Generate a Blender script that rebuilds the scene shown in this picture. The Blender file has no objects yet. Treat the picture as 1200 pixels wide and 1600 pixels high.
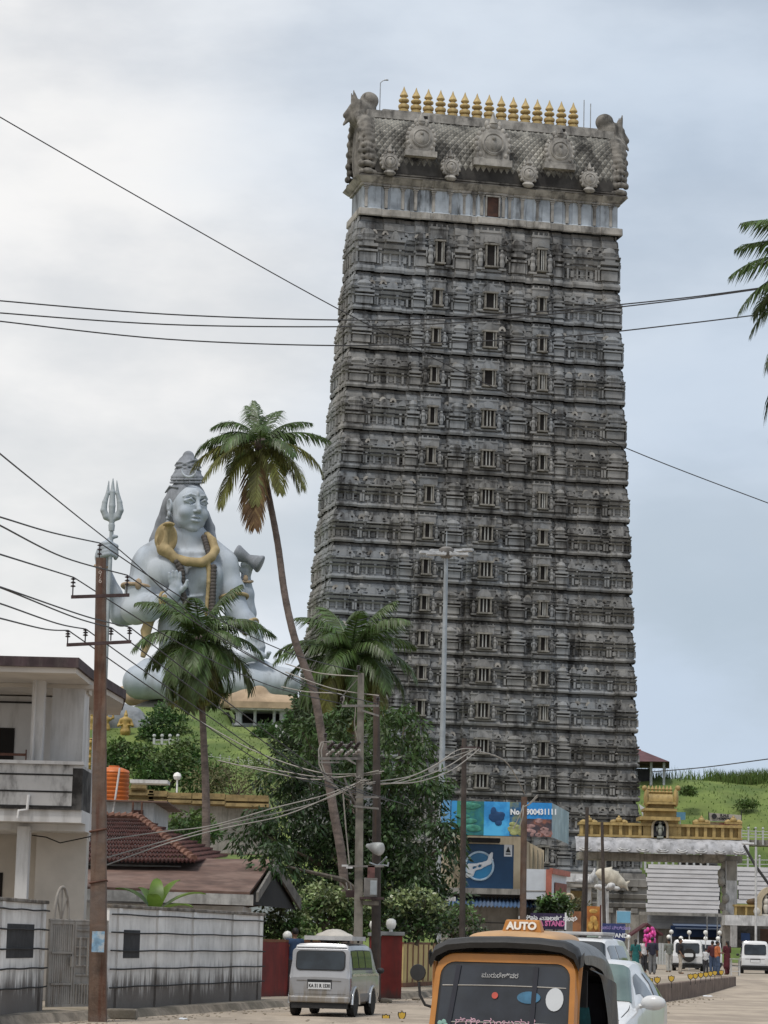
import bpy, bmesh, math, random
import numpy as np
from mathutils import Vector, Matrix

random.seed(7); rng = np.random.default_rng(11)
scene = bpy.context.scene
COL = scene.collection
PI = math.pi
# ------------------------------------------------------------------ camera
FPX = 4200.0; EYE = 1.67; PITCH = math.atan(668/FPX); ROLL = math.radians(1.4); K = FPX/3300.0
Fw = np.array([0, math.cos(PITCH), math.sin(PITCH)]); Uw = np.array([0, -math.sin(PITCH), math.cos(PITCH)]); Rw = np.array([1.0, 0, 0])
R2 = Rw*math.cos(ROLL)+Uw*math.sin(ROLL); U2 = Uw*math.cos(ROLL)-Rw*math.sin(ROLL)
cam_d = bpy.data.cameras.new('camera'); cam = bpy.data.objects.new('camera', cam_d); COL.objects.link(cam)
cam_d.sensor_fit = 'VERTICAL'; cam_d.sensor_height = 24; cam_d.lens = FPX/1600*24; cam_d.clip_start = .5; cam_d.clip_end = 6000
mw = Matrix.Identity(4)
for i, vv in enumerate((R2, U2, -Fw)):
    for j in range(3): mw[j][i] = vv[j]
mw[2][3] = EYE
cam.matrix_world = mw
scene.camera = cam

def ray(px, py): return Fw+(px-600)/FPX*R2+(800-py)/FPX*U2
def A(px, py, y33):
    """a surveyed point: its bearing and its distance along the road (in 1/K metres)"""
    d = ray(px, py); t = y33*K/d[1]; return Vector((0, 0, EYE))+Vector(d*t)
def G(px, py, z=0.0):
    d = ray(px, py); t = (z-EYE)/d[2]; return Vector((0, 0, EYE))+Vector(d*t)
def zg(y): 
    t = min(1, max(0, (y-89)/38)); return .35*t*t*(3-2*t)

# ------------------------------------------------------------------ mesh builder
class MB:
    def __init__(s): s.v = []; s.f = []; s.mi = []; s.m = 0
    def add(s, vs, fs):
        o = len(s.v); s.v += [tuple(p) for p in vs]
        for f in fs: s.f.append(tuple(i+o for i in f)); s.mi.append(s.m)
        return s
    def hexa(s, p):  # p: 8 points, bottom 4 ccw then top 4
        return s.add(p, [(3,2,1,0),(4,5,6,7),(0,1,5,4),(1,2,6,5),(2,3,7,6),(3,0,4,7)])
    def box(s, c, d, rz=0, tx=1, ty=1):
        cx, cy, cz = c; hx, hy, hz = d[0]/2, d[1]/2, d[2]/2; co, si = math.cos(rz), math.sin(rz); P = []
        for k, zz in ((1, -hz), (0, hz)):
            for x, y in ((-hx,-hy),(hx,-hy),(hx,hy),(-hx,hy)):
                if not k: x *= tx; y *= ty
                P.append((cx+x*co-y*si, cy+x*si+y*co, cz+zz))
        return s.hexa(P)
    def bb(s, x0, x1, y0, y1, z0, z1):
        return s.box(((x0+x1)/2, (y0+y1)/2, (z0+z1)/2), (abs(x1-x0), abs(y1-y0), abs(z1-z0)))
    def slab(s, a, b, z0, z1, t):
        """vertical wall panel from a to b (xy), thickness t to the left of a->b"""
        a = Vector((a[0], a[1])); b = Vector((b[0], b[1])); d = (b-a).normalized(); n = Vector((-d.y, d.x))*t
        q = [a, b, b+n, a+n]
        return s.hexa([(p.x, p.y, z0) for p in q]+[(p.x, p.y, z1) for p in q])
    def tube(s, pts, r, n=8, cap=True):
        pts = [Vector(p) for p in pts]; m = len(pts)
        if not hasattr(r, '__len__'): r = [r]*m
        vs = []; prev = None
        for i, p in enumerate(pts):
            t = (pts[min(i+1, m-1)]-pts[max(i-1, 0)])
            if t.length < 1e-9: t = Vector((0, 0, 1))
            t.normalize()
            if prev is None: 
                a = Vector((0, 0, 1)) if abs(t.z) < .9 else Vector((1, 0, 0)); u = t.cross(a).normalized()
            else: u = (prev-t*prev.dot(t)).normalized()
            prev = u; w = t.cross(u)
            for k in range(n):
                an = 2*PI*k/n; vs.append(p+(u*math.cos(an)+w*math.sin(an))*r[i])
        fs = [(i*n+k, i*n+(k+1) % n, (i+1)*n+(k+1) % n, (i+1)*n+k) for i in range(m-1) for k in range(n)]
        if cap: fs += [tuple(range(n-1, -1, -1)), tuple((m-1)*n+k for k in range(n))]
        return s.add(vs, fs)
    def lathe(s, prof, loc=(0, 0, 0), n=16, M=None, sx=1, sy=1):
        vs = []; 
        for r, z in prof:
            for k in range(n):
                an = 2*PI*k/n; p = Vector((r*math.cos(an)*sx, r*math.sin(an)*sy, z))
                if M is not None: p = M @ p
                vs.append(p+Vector(loc))
        m = len(prof)
        fs = [(i*n+k, i*n+(k+1) % n, (i+1)*n+(k+1) % n, (i+1)*n+k) for i in range(m-1) for k in range(n)]
        fs += [tuple(range(n-1, -1, -1)), tuple((m-1)*n+k for k in range(n))]
        return s.add(vs, fs)
    def ball(s, c, r, n=10, rr=None):
        rx, ry, rz = rr or (r, r, r); m = max(4, n//2); vs = []; fs = []
        vs.append((c[0], c[1], c[2]-rz))
        for i in range(1, m):
            a = -PI/2+PI*i/m
            for k in range(n):
                b = 2*PI*k/n; vs.append((c[0]+rx*math.cos(a)*math.cos(b), c[1]+ry*math.cos(a)*math.sin(b), c[2]+rz*math.sin(a)))
        vs.append((c[0], c[1], c[2]+rz)); L = len(vs)-1
        for k in range(n):
            fs.append((0, 1+(k+1) % n, 1+k)); fs.append((L, 1+(m-2)*n+k, 1+(m-2)*n+(k+1) % n))
        for i in range(m-2):
            for k in range(n): fs.append((1+i*n+k, 1+i*n+(k+1) % n, 1+(i+1)*n+(k+1) % n, 1+(i+1)*n+k))
        return s.add(vs, fs)
    def extr(s, poly, vec):
        n = len(poly); P = [Vector(p) for p in poly]; V = Vector(vec)
        return s.add(P+[p+V for p in P], [tuple(range(n-1, -1, -1)), tuple(range(n, 2*n))]+[(i, (i+1) % n, n+(i+1) % n, n+i) for i in range(n)])
    def quad(s, *p): return s.add(p, [tuple(range(len(p)))])
    def grid(s, rows, closed=False):
        m = len(rows); n = len(rows[0]); vs = [p for r in rows for p in r]; fs = []
        for i in range(m-1):
            for k in range(n if closed else n-1): fs.append((i*n+k, i*n+(k+1) % n, (i+1)*n+(k+1) % n, (i+1)*n+k))
        return s.add(vs, fs)
    def xf(s, M, i0=0):
        s.v[i0:] = [tuple(M @ Vector(p)) for p in s.v[i0:]]; return s

def tag(o, label=None, cat=None, group=None, kind=None):
    if label: o['label'] = label
    if cat: o['category'] = cat
    if group: o['group'] = group
    if kind: o['kind'] = kind
    return o
def thing(name, label, cat, loc=(0, 0, 0), rz=0, group=None):
    o = bpy.data.objects.new(name, None); COL.objects.link(o); o.empty_display_size = .3
    o.location = loc; o.rotation_euler = (0, 0, rz); return tag(o, label, cat, group)
def finish(me, mats, smooth):
    for m in (mats if isinstance(mats, (list, tuple)) else [mats]): me.materials.append(m)
    if smooth is not None:
        me.polygons.foreach_set('use_smooth', [True]*len(me.polygons))
        if smooth < 179: me.set_sharp_from_angle(angle=math.radians(smooth))
def obj(name, mb, mats, parent=None, w=False, smooth=None, bevel=0, seg=2, label=None):
    me = bpy.data.meshes.new(name); v = mb.v; loc = None
    if w:
        if parent is not None: L = parent.location
        else:
            a = np.array(v); L = Vector(((a[:, 0].min()+a[:, 0].max())/2, (a[:, 1].min()+a[:, 1].max())/2, a[:, 2].min())); loc = L
        v = [(p[0]-L[0], p[1]-L[1], p[2]-L[2]) for p in v]
        if parent is not None and parent.parent is not None: raise Exception('w with deep parent')
    me.from_pydata(v, [], mb.f)
    bm = bmesh.new(); bm.from_mesh(me); bmesh.ops.recalc_face_normals(bm, faces=bm.faces); bm.to_mesh(me); bm.free()
    if any(mb.mi): me.polygons.foreach_set('material_index', mb.mi)
    finish(me, mats, smooth)
    o = bpy.data.objects.new(name, me); COL.objects.link(o)
    if parent is not None: o.parent = parent
    if loc is not None: o.location = loc
    if bevel:
        b = o.modifiers.new('bevel', 'BEVEL'); b.width = bevel; b.segments = seg; b.limit_method = 'ANGLE'; b.angle_limit = math.radians(35)
    if label: o['label'] = label
    return o
def npmesh(name, V, Fq, mats, parent=None, loc=None, smooth=None, attr=None):
    """big mesh from numpy arrays; Fq (n,k) faces"""
    me = bpy.data.meshes.new(name); n, k = Fq.shape
    me.vertices.add(len(V)); me.vertices.foreach_set('co', np.ascontiguousarray(V, dtype=np.float32).ravel())
    me.loops.add(n*k); me.loops.foreach_set('vertex_index', np.ascontiguousarray(Fq, dtype=np.int32).ravel())
    me.polygons.add(n); me.polygons.foreach_set('loop_start', np.arange(0, n*k, k, dtype=np.int32))
    me.update(calc_edges=True); me.validate()
    finish(me, mats, smooth)
    o = bpy.data.objects.new(name, me); COL.objects.link(o)
    if parent is not None: o.parent = parent
    if loc is not None: o.location = loc
    return o
def copy_tree(o, parent=None):
    c = o.copy(); COL.objects.link(c); c.parent = parent
    for ch in [x for x in KIDS.get(o.name, list(o.children))]: copy_tree(ch, c)
    return c
KIDS = {}

# ------------------------------------------------------------------ materials
MATS = {}
def M(name, col=(.5, .5, .5), rough=.8, var=.2, sc=3.0, metal=0, bump=0, bsc=None, streak=None, ssc=(6, 6, .5), samt=.6, patch=None, psc=.6, pamt=.5,
      low=None, lowz=(0, .6), trans=0, spec=.4, isl=0, coat=0, emit=None, alpha=None, detail=6):
    if name in MATS: return MATS[name]
    m = bpy.data.materials.new(name); m.use_nodes = True; nt = m.node_tree; nt.nodes.clear(); N = nt.nodes.new; L = nt.links.new
    out = N('ShaderNodeOutputMaterial'); b = N('ShaderNodeBsdfPrincipled'); L(b.outputs[0], out.inputs[0])
    b.inputs['Roughness'].default_value = rough; b.inputs['Metallic'].default_value = metal; b.inputs['Specular IOR Level'].default_value = spec
    if coat: b.inputs['Coat Weight'].default_value = coat; b.inputs['Coat Roughness'].default_value = .08
    tc = N('ShaderNodeTexCoord'); gm = N('ShaderNodeNewGeometry')
    def noise(scale, det=detail, vec=None, rough_=.6):
        n = N('ShaderNodeTexNoise'); n.inputs['Scale'].default_value = scale; n.inputs['Detail'].default_value = det; n.inputs['Roughness'].default_value = rough_
        L(vec or tc.outputs['Object'], n.inputs['Vector']); return n.outputs['Fac']
    def mix(fac, a, bb):
        x = N('ShaderNodeMix'); x.data_type = 'RGBA'
        for s_, val in ((0, fac), (6, a), (7, bb)):
            if hasattr(val, 'is_linked') or isinstance(val, bpy.types.NodeSocket): L(val, x.inputs[s_])
            else: x.inputs[s_].default_value = val if s_ == 0 else (*val[:3], 1)
        return x.outputs[2]
    def ramp(fac, a, bb, o0=0, o1=1):
        x = N('ShaderNodeMapRange'); x.inputs[1].default_value = a; x.inputs[2].default_value = bb; x.inputs[3].default_value = o0; x.inputs[4].default_value = o1
        x.interpolation_type = 'SMOOTHSTEP'; L(fac, x.inputs[0]); return x.outputs[0]
    def mul(a, c):
        x = N('ShaderNodeMath'); x.operation = 'MULTIPLY'; L(a, x.inputs[0])
        if isinstance(c, bpy.types.NodeSocket): L(c, x.inputs[1])
        else: x.inputs[1].default_value = c
        return x.outputs[0]
    dark = tuple(c*(1-var) for c in col); lite = tuple(min(1, c*(1+var)) for c in col)
    c = mix(ramp(noise(sc), .3, .7), dark, lite)
    if patch: c = mix(mul(ramp(noise(psc, 5), .45, .62), pamt), c, patch)
    if isl:
        h = N('ShaderNodeHueSaturation'); L(ramp(gm.outputs['Random Per Island'], 0, 1, 1-isl, 1+isl), h.inputs['Value'])
        L(ramp(gm.outputs['Random Per Island'], 0, 1, .485, .515), h.inputs['Hue']); L(c, h.inputs['Color']); c = h.outputs[0]
    if streak:
        mp = N('ShaderNodeMapping'); mp.inputs['Scale'].default_value = ssc; L(tc.outputs['Object'], mp.inputs[0])
        c = mix(mul(ramp(noise(1, 6, mp.outputs[0], .65), .47, .68), samt), c, streak)
    if low:
        sp = N('ShaderNodeSeparateXYZ'); L(tc.outputs['Object'], sp.inputs[0])
        mp = N('ShaderNodeMapping'); mp.inputs['Scale'].default_value = (5, 5, .7); L(tc.outputs['Object'], mp.inputs[0])
        ad = N('ShaderNodeMath'); ad.operation = 'ADD'; L(sp.outputs[2], ad.inputs[0])
        L(ramp(noise(1, 6, mp.outputs[0], .7), .3, .7, -.5*(lowz[1]-lowz[0]), .5*(lowz[1]-lowz[0])), ad.inputs[1])
        c = mix(mul(ramp(ad.outputs[0], lowz[0], lowz[1], 1, 0), .88), c, low)
    L(c, b.inputs['Base Color'])
    if bump:
        bp = N('ShaderNodeBump'); bp.inputs['Strength'].default_value = bump; bp.inputs['Distance'].default_value = .05
        L(noise(bsc or sc*4, 8), bp.inputs['Height']); L(bp.outputs[0], b.inputs['Normal'])
    if trans:
        t = N('ShaderNodeBsdfTranslucent'); L(c, t.inputs[0]); ms = N('ShaderNodeMixShader'); ms.inputs[0].default_value = trans
        L(b.outputs[0], ms.inputs[1]); L(t.outputs[0], ms.inputs[2]); L(ms.outputs[0], out.inputs[0])
    if emit: b.inputs['Emission Color'].default_value = (*emit, 1); b.inputs['Emission Strength'].default_value = 1
    MATS[name] = m; return m
def glass(name, col=(.02, .025, .03), rough=.06):
    return M(name, col, rough=rough, var=.15, sc=2, spec=.7)
def text(name, s, size, mat, parent, M4, depth=.004, align='CENTER', sx=1.0, bold=0):
    cu = bpy.data.curves.new(name, 'FONT'); cu.body = s; cu.size = size; cu.align_x = align; cu.align_y = 'CENTER'; cu.extrude = depth; cu.offset = bold
    cu.resolution_u = 3
    t = bpy.data.objects.new('tmp', cu); COL.objects.link(t); bpy.context.view_layer.update()
    me = bpy.data.meshes.new_from_object(t.evaluated_get(bpy.context.evaluated_depsgraph_get())); bpy.data.objects.remove(t)
    me.name = name; me.transform(M4 @ Matrix.Diagonal((sx, 1, 1, 1))); me.materials.clear(); me.materials.append(mat)
    o = bpy.data.objects.new(name, me); COL.objects.link(o); o.parent = parent; return o
def face_mat(o, ex, ez=(0, 0, 1)):
    """matrix: local x -> ex, local y -> ez, local z -> outward normal"""
    ex = Vector(ex).normalized(); ez = Vector(ez).normalized(); n = ex.cross(ez).normalized(); ez = n.cross(ex)
    m = Matrix.Identity(4)
    for i, vv in enumerate((ex, ez, n)):
        for j in range(3): m[j][i] = vv[j]
    for j in range(3): m[j][3] = o[j]
    return m

# ------------------------------------------------------------------ signed distance modelling (smooth bodies)
class SDF:
    def __init__(s, lo, hi, h):
        s.lo = np.array(lo, float); s.h = h; s.n = np.ceil((np.array(hi)-s.lo)/h).astype(int)+1
        s.d = np.full(s.n, 1e3, np.float32)
    def _sub(s, lo, hi, pad):
        a = np.clip(np.floor((np.array(lo)-pad-s.lo)/s.h).astype(int), 0, s.n-1); b = np.clip(np.ceil((np.array(hi)+pad-s.lo)/s.h).astype(int)+1, 1, s.n)
        sl = tuple(slice(a[i], b[i]) for i in range(3))
        g = [(np.arange(a[i], b[i], dtype=np.float32)*s.h+s.lo[i]) for i in range(3)]
        return sl, g[0][:, None, None], g[1][None, :, None], g[2][None, None, :]
    def _mix(s, sl, d, k, cut):
        o = s.d[sl]
        if d.size == 0: return
        if cut: d = -d; h = np.clip(.5-.5*(d-o)/k, 0, 1); h = np.clip(.5+.5*(d-o)/k, 0, 1); s.d[sl] = o*(1-h)+d*h+k*h*(1-h)
        else: h = np.clip(.5+.5*(o-d)/k, 0, 1); s.d[sl] = o*(1-h)+d*h-k*h*(1-h)
    def cone(s, a, b, r0, r1, k=None, cut=False, flat=None):
        a = np.array(a, float); b = np.array(b, float); R = max(r0, r1); k = k or .4*min(r0, r1)+s.h*.5
        sl, X, Y, Z = s._sub(np.minimum(a, b)-R, np.maximum(a, b)+R, k*1.2+2*s.h)
        ba = b-a; L = float(ba@ba)+1e-9
        t = np.clip(((X-a[0])*ba[0]+(Y-a[1])*ba[1]+(Z-a[2])*ba[2])/L, 0, 1)
        d = np.sqrt((X-a[0]-t*ba[0])**2+(Y-a[1]-t*ba[1])**2+(Z-a[2]-t*ba[2])**2)-(r0+(r1-r0)*t)
        s._mix(sl, d, k, cut); return s
    def chain(s, pts, rs, k=None):
        for i in range(len(pts)-1): s.cone(pts[i], pts[i+1], rs[i], rs[i+1], k)
        return s
    def ell(s, c, r, k=None, cut=False, rot=None):
        c = np.array(c, float); r = np.array(r, float); R = r.max(); k = k or .3*r.min()+s.h*.5
        sl, X, Y, Z = s._sub(c-R, c+R, k*1.2+2*s.h)
        x, y, z = X-c[0], Y-c[1], Z-c[2]
        if rot is not None:
            rot = np.array(rot); x, y, z = [rot[i, 0]*x+rot[i, 1]*y+rot[i, 2]*z for i in range(3)]
        k0 = np.sqrt((x/r[0])**2+(y/r[1])**2+(z/r[2])**2); k1 = np.sqrt((x/r[0]**2)**2+(y/r[1]**2)**2+(z/r[2]**2)**2)+1e-6
        s._mix(sl, k0*(k0-1)/k1, k, cut); return s
    def mesh(s):
        d = s.d; n = s.n; neg = d < 0
        c = np.zeros(n-1, np.int8)
        for i in (0, 1):
            for j in (0, 1):
                for k in (0, 1): c += neg[i:n[0]-1+i, j:n[1]-1+j, k:n[2]-1+k]
        act = (c > 0) & (c < 8); idx = np.argwhere(act); ids = np.full(n-1, -1, np.int32); ids[act] = np.arange(len(idx))
        acc = np.zeros((len(idx), 3)); cnt = np.zeros(len(idx))
        cs = [(i, j, k) for i in (0, 1) for j in (0, 1) for k in (0, 1)]
        vals = {q: d[idx[:, 0]+q[0], idx[:, 1]+q[1], idx[:, 2]+q[2]] for q in cs}
        for q in cs:
            for ax in range(3):
                if q[ax]: continue
                q2 = list(q); q2[ax] = 1; q2 = tuple(q2); a, b = vals[q], vals[q2]; m = (a < 0) != (b < 0)
                t = np.where(m, a/(a-b+1e-12), 0); p = np.array(q, float)[None, :]+np.zeros((len(idx), 3)); p[:, ax] += t
                acc[m] += p[m]; cnt[m] += 1
        V = (idx+acc/np.maximum(cnt, 1)[:, None])*s.h+s.lo
        Fs = []
        for ax in range(3):
            u, w = (ax+1) % 3, (ax+2) % 3
            sl0 = [slice(1, n[i]-1) for i in range(3)]; sl0[ax] = slice(0, n[ax]-1); sl1 = list(sl0); sl1[ax] = slice(1, n[ax])
            a = neg[tuple(sl0)]; b = neg[tuple(sl1)]; e = np.argwhere(a != b); fl = a[tuple(e.T)]
            e = e+np.array([0 if i == ax else 1 for i in range(3)])
            q = []
            for du, dw in ((-1, -1), (0, -1), (0, 0), (-1, 0)):
                x = e.copy(); x[:, u] += du; x[:, w] += dw; q.append(ids[tuple(x.T)])
            q = np.array(q).T; q[~fl] = q[~fl][:, ::-1]; Fs.append(q)
        Fs = np.concatenate(Fs); Fs = Fs[(Fs >= 0).all(1)]
        return V, Fs
# ------------------------------------------------------------------ sky and sun
SUN_EL = math.radians(64); SUN_AZ = math.radians(205)   # azimuth clockwise from +Y
w = bpy.data.worlds.new('World'); scene.world = w; w.use_nodes = True; nt = w.node_tree; nt.nodes.clear(); N = nt.nodes.new; L = nt.links.new
wo = N('ShaderNodeOutputWorld'); sky = N('ShaderNodeTexSky'); sky.sky_type = 'NISHITA'; sky.sun_disc = False
sky.sun_elevation = SUN_EL; sky.sun_rotation = SUN_AZ; sky.air_density = 1.2; sky.dust_density = 2.5
b1 = N('ShaderNodeBackground'); b1.inputs[1].default_value = .085; L(sky.outputs[0], b1.inputs[0])
tc = N('ShaderNodeTexCoord'); mp = N('ShaderNodeMapping'); mp.inputs['Scale'].default_value = (5.5, 3, 13); mp.inputs['Location'].default_value = (1.3, .2, .75)
L(tc.outputs['Generated'], mp.inputs[0])
n1 = N('ShaderNodeTexNoise'); n1.inputs['Scale'].default_value = 1.0; n1.inputs['Detail'].default_value = 6; n1.inputs['Roughness'].default_value = .55; L(mp.outputs[0], n1.inputs['Vector'])
r1 = N('ShaderNodeMapRange'); r1.interpolation_type = 'SMOOTHSTEP'; r1.inputs[1].default_value = .34; r1.inputs[2].default_value = .64; L(n1.outputs[0], r1.inputs[0])
mp2 = N('ShaderNodeMapping'); mp2.inputs['Scale'].default_value = (2.5, 2, 6); mp2.inputs['Location'].default_value = (4.1, 2.2, .3); L(tc.outputs['Generated'], mp2.inputs[0])
n2 = N('ShaderNodeTexNoise'); n2.inputs['Scale'].default_value = 1.0; n2.inputs['Detail'].default_value = 6; n2.inputs['Roughness'].default_value = .5; L(mp2.outputs[0], n2.inputs['Vector'])
# clouds are brighter towards the veiled sun side (left) and lower right is greyer
sp = N('ShaderNodeSeparateXYZ'); L(tc.outputs['Generated'], sp.inputs[0])
gx = N('ShaderNodeMapRange'); gx.inputs[1].default_value = -.16; gx.inputs[2].default_value = .12; gx.interpolation_type = 'SMOOTHSTEP'; gx.inputs[3].default_value = .42; gx.inputs[4].default_value = -.30; L(sp.outputs[0], gx.inputs[0])
gz = N('ShaderNodeMath'); gz.operation = 'MULTIPLY_ADD'; L(sp.outputs[2], gz.inputs[0]); gz.inputs[1].default_value = .25; L(gx.outputs[0], gz.inputs[2])
ad = N('ShaderNodeMath'); ad.operation = 'ADD'; L(n2.outputs[0], ad.inputs[0]); L(gz.outputs[0], ad.inputs[1])
cr = N('ShaderNodeValToRGB'); cr.color_ramp.interpolation = 'EASE'; e = cr.color_ramp.elements
e[0].position = .12; e[0].color = (.56, .66, .79, 1); e[1].position = .95; e[1].color = (.94, .935, .93, 1); x = e.new(.5); x.color = (.70, .77, .86, 1)
L(ad.outputs[0], cr.inputs[0])
b2 = N('ShaderNodeBackground'); b2.inputs[1].default_value = 1.0; L(cr.outputs[0], b2.inputs[0])
mr = N('ShaderNodeMapRange'); mr.inputs[3].default_value = .68; mr.inputs[4].default_value = 1.0; L(r1.outputs[0], mr.inputs[0])
ms = N('ShaderNodeMixShader'); L(mr.outputs[0], ms.inputs[0]); L(b1.outputs[0], ms.inputs[1]); L(b2.outputs[0], ms.inputs[2]); L(ms.outputs[0], wo.inputs[0])
sd = bpy.data.lights.new('sun', 'SUN'); sd.energy = 2.1; sd.angle = math.radians(10); sd.color = (1, .96, .9)
so = bpy.data.objects.new('sun', sd); COL.objects.link(so)
sdir = Vector((math.sin(SUN_AZ)*math.cos(SUN_EL), math.cos(SUN_AZ)*math.cos(SUN_EL), math.sin(SUN_EL)))
so.rotation_euler = sdir.to_track_quat('Z', 'Y').to_euler(); so.location = (-40, -40, 90)
scene.view_settings.view_transform = 'Standard'; scene.view_settings.look = 'None'; scene.view_settings.exposure = 0
try:
    scene.cycles.max_bounces = 6; scene.cycles.transparent_max_bounces = 8
except Exception: pass

# ------------------------------------------------------------------ ground, road, pavement, hills
m_ground = M('dusty_ground', (.31, .265, .21), rough=.95, var=.16, sc=.35, bump=.25, bsc=12, patch=(.25, .20, .15), psc=.12, pamt=.6)
m_road = M('dusty_road', (.40, .335, .265), rough=.93, var=.13, sc=1.3, bump=.3, bsc=30, patch=(.27, .225, .18), psc=.3, pamt=.75, streak=(.24, .20, .16), ssc=(.9, .12, 1), samt=.6, detail=9)
m_pave = M('pavement_concrete', (.31, .265, .21), rough=.95, var=.18, sc=1.5, bump=.3, bsc=14, patch=(.16, .14, .10), psc=.5, pamt=.6)
m_kerb = M('kerb_stone', (.21, .18, .145), rough=.95, var=.3, sc=3, bump=.5, bsc=9, patch=(.09, .08, .06), psc=1.0, pamt=.7)
xs = [-2500, -400, -120, -60, -30, 0, 30, 60, 120, 400, 2500]; ys = [-300, -30, 0, 40, 80]+[89+38*i/10 for i in range(11)]+[160, 240, 340, 500, 1000, 2500]
g = MB(); g.grid([[(x, y, zg(y)) for x in xs] for y in ys])
o = obj('ground', g, m_ground, w=False); tag(o, kind='structure')
KL = [Vector((-13.5, 18)), Vector((-9.2, 40)), G(60, 1600).xy, G(250, 1588).xy, G(410, 1577).xy, G(530, 1568).xy, G(660, 1560).xy, Vector((4.2, 104)), Vector((9.5, 126))]
RD = (G(1150, 1548).xy-G(1035, 1567).xy).normalized()
def med(t): return G(1035, 1567).xy+RD*t       # right face of the median, t in metres along the road
def _px(P):
    q = np.array((P.x, P.y, .3))-np.array([0, 0, EYE]); return 600+FPX*(q@R2)/(q@Fw)
M0 = min(np.linspace(-45, 0, 300), key=lambda t: abs(_px(med(t)+Vector((-RD.y, RD.x))*1.5)-715)); M1 = (G(1150, 1548).xy-G(1035, 1567).xy).length
RN = Vector((-RD.y, RD.x))
def strip(rows): 
    g = MB(); g.grid(rows); return g
def dense(pts, n=8):
    out = []
    for a, b in zip(pts, pts[1:]): out += [a.lerp(b, i/n) for i in range(n)]
    return out+[pts[-1]]
kl = dense(KL)
rows = [[(p.x+(26 if p.y > 30 else 30)*u*(1+p.y*.01), p.y-3*u, zg(p.y)+.006) for u in np.linspace(-.01, 1, 9)] for p in kl]
o = obj('road', strip(rows), m_road); tag(o, kind='structure')
# raised pavement on the left with a broken kerb edge
jit = [random.uniform(-.07, .07) for _ in kl]
rows = []
for p, j in zip(kl, jit):
    rows.append([(p.x-9, p.y+1, .20), (p.x-3.0, p.y+.3, .18), (p.x-.32+j, p.y, .16+j*.15)])
o = obj('pavement', strip(rows), m_pave); tag(o, kind='structure')
rows = []
for p, j in zip(kl, jit): rows.append([(p.x-.34+j, p.y, .12), (p.x-.33+j, p.y, .175+j*.2), (p.x-.12+j*1.4, p.y-.02, .165+j*.3), (p.x+j*1.3, p.y-.03, .0)])
o = obj('kerb', strip(rows), m_kerb); tag(o, kind='structure')
# median: low retaining wall with a dusty filled top
m_med = M('median_wall_plaster', (.17, .125, .10), rough=.95, var=.3, sc=2, streak=(.06, .045, .035), ssc=(3, 3, .4), samt=.8, bump=.4, bsc=8)
rt = thing('road_median', 'low brown plastered median wall dividing the two roadways', 'median', (med(M1/2).x, med(M1/2).y, 0))
a, b = med(M0), med(M1); MH = .56
g = MB(); g.slab(a, b, -.05, MH, .22); e2 = b+RN*1.5; g.slab(b+RN*.22, e2, -.05, MH-.003, .2)
obj('retaining_wall', g, m_med, rt, w=True, bevel=.03)
g = MB(); q = [a+RN*.21, b+RN*.21, e2, a+RN*1.5]; g.grid([[(x.x, x.y, MH-.03) for x in (a.lerp(b, t)+RN*.2, a.lerp(b, t)+RN*1.4)] for t in np.linspace(0, .995, 30)])
g.grid([[(x.x, x.y, zz) for x, zz in ((a.lerp(b, t)+RN*1.4, MH-.03), (a.lerp(b, t)+RN*1.6, .1), (a.lerp(b, t)+RN*1.75, -.02))] for t in np.linspace(0, .995, 30)])
obj('earth_fill', g, m_ground, rt, w=True)
m_gold = M('marker_gold', (.55, .36, .05), rough=.45, var=.1)
m_blackp = M('black_paint', (.015, .015, .016), rough=.5, var=.3)
shp = [(-.5, .9), (-.25, .82), (0, 1.0), (.25, .82), (.5, .9), (.52, .5), (.36, .12), (0, -.15), (-.36, .12), (-.52, .5)]
sh = thing('shield_marker', 'x', 'marker')
g = MB(); g.extr([(x*.24, .008, z*.24) for x, z in shp], (0, .02, 0)); obj('rim', g, m_blackp, sh)
g = MB(); g.extr([(x*.185, -.004, z*.185+.025) for x, z in shp], (0, .01, 0)); obj('face', g, m_gold, sh)
g = MB(); g.tube([(0, .018, -.24), (0, .018, 0)], .012, 6); obj('stake', g, m_blackp, sh)
spots = [(603, 1592), (628, 1588), (1000, 1538), (1015, 1537.5), (1027, 1536), (1049, 1533.5), (1079, 1530), (1086.5, 1529), (1095, 1527.5), (1103, 1526.5), (1110, 1525), (1117, 1524), (1127, 1523)]
lab = {0: 'gold shield marker nearest the camera, cut by the bottom edge beside the rickshaw mirror', 1: 'gold shield marker with black rim standing just left of the rickshaw mirror'}
for i, (px, py) in enumerate(spots):
    o = sh if i == 0 else copy_tree(sh)
    # on the median top, near its left edge
    P = A(px, py-2, 46) if i < 2 else None
    if P is None: P = G(px, py, MH+.16)
    o.location = (P.x, P.y, P.z-.06 if i < 2 else MH+.16); s = .72 if i < 2 else .72
    o.scale = (s, s, s)
    if i < 2: o.location = (P.x, P.y, P.z-.09)
    o['label'] = lab.get(i, 'small gold shield marker in the distant row along the median top'); o['group'] = 'shield markers along the median'

# hills
def sm(t): t = min(1, max(0, t)); return t*t*(3-2*t)
def nz(x, y): return math.sin(x*.31+y*.17)*.5+math.sin(x*.13-y*.29+1)*.6+math.sin(x*.71+y*.53+2)*.22
m_lawn = M('hill_grass', (.135, .18, .045), rough=.95, var=.22, sc=.25, bump=.8, bsc=3, patch=(.06, .105, .022), psc=.12, pamt=.75, detail=8)
m_hill = M('hill_scrub', (.07, .11, .03), rough=.95, var=.4, sc=.4, bump=1, bsc=2, patch=(.10, .14, .03), psc=.12, pamt=.6, detail=8)
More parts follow.
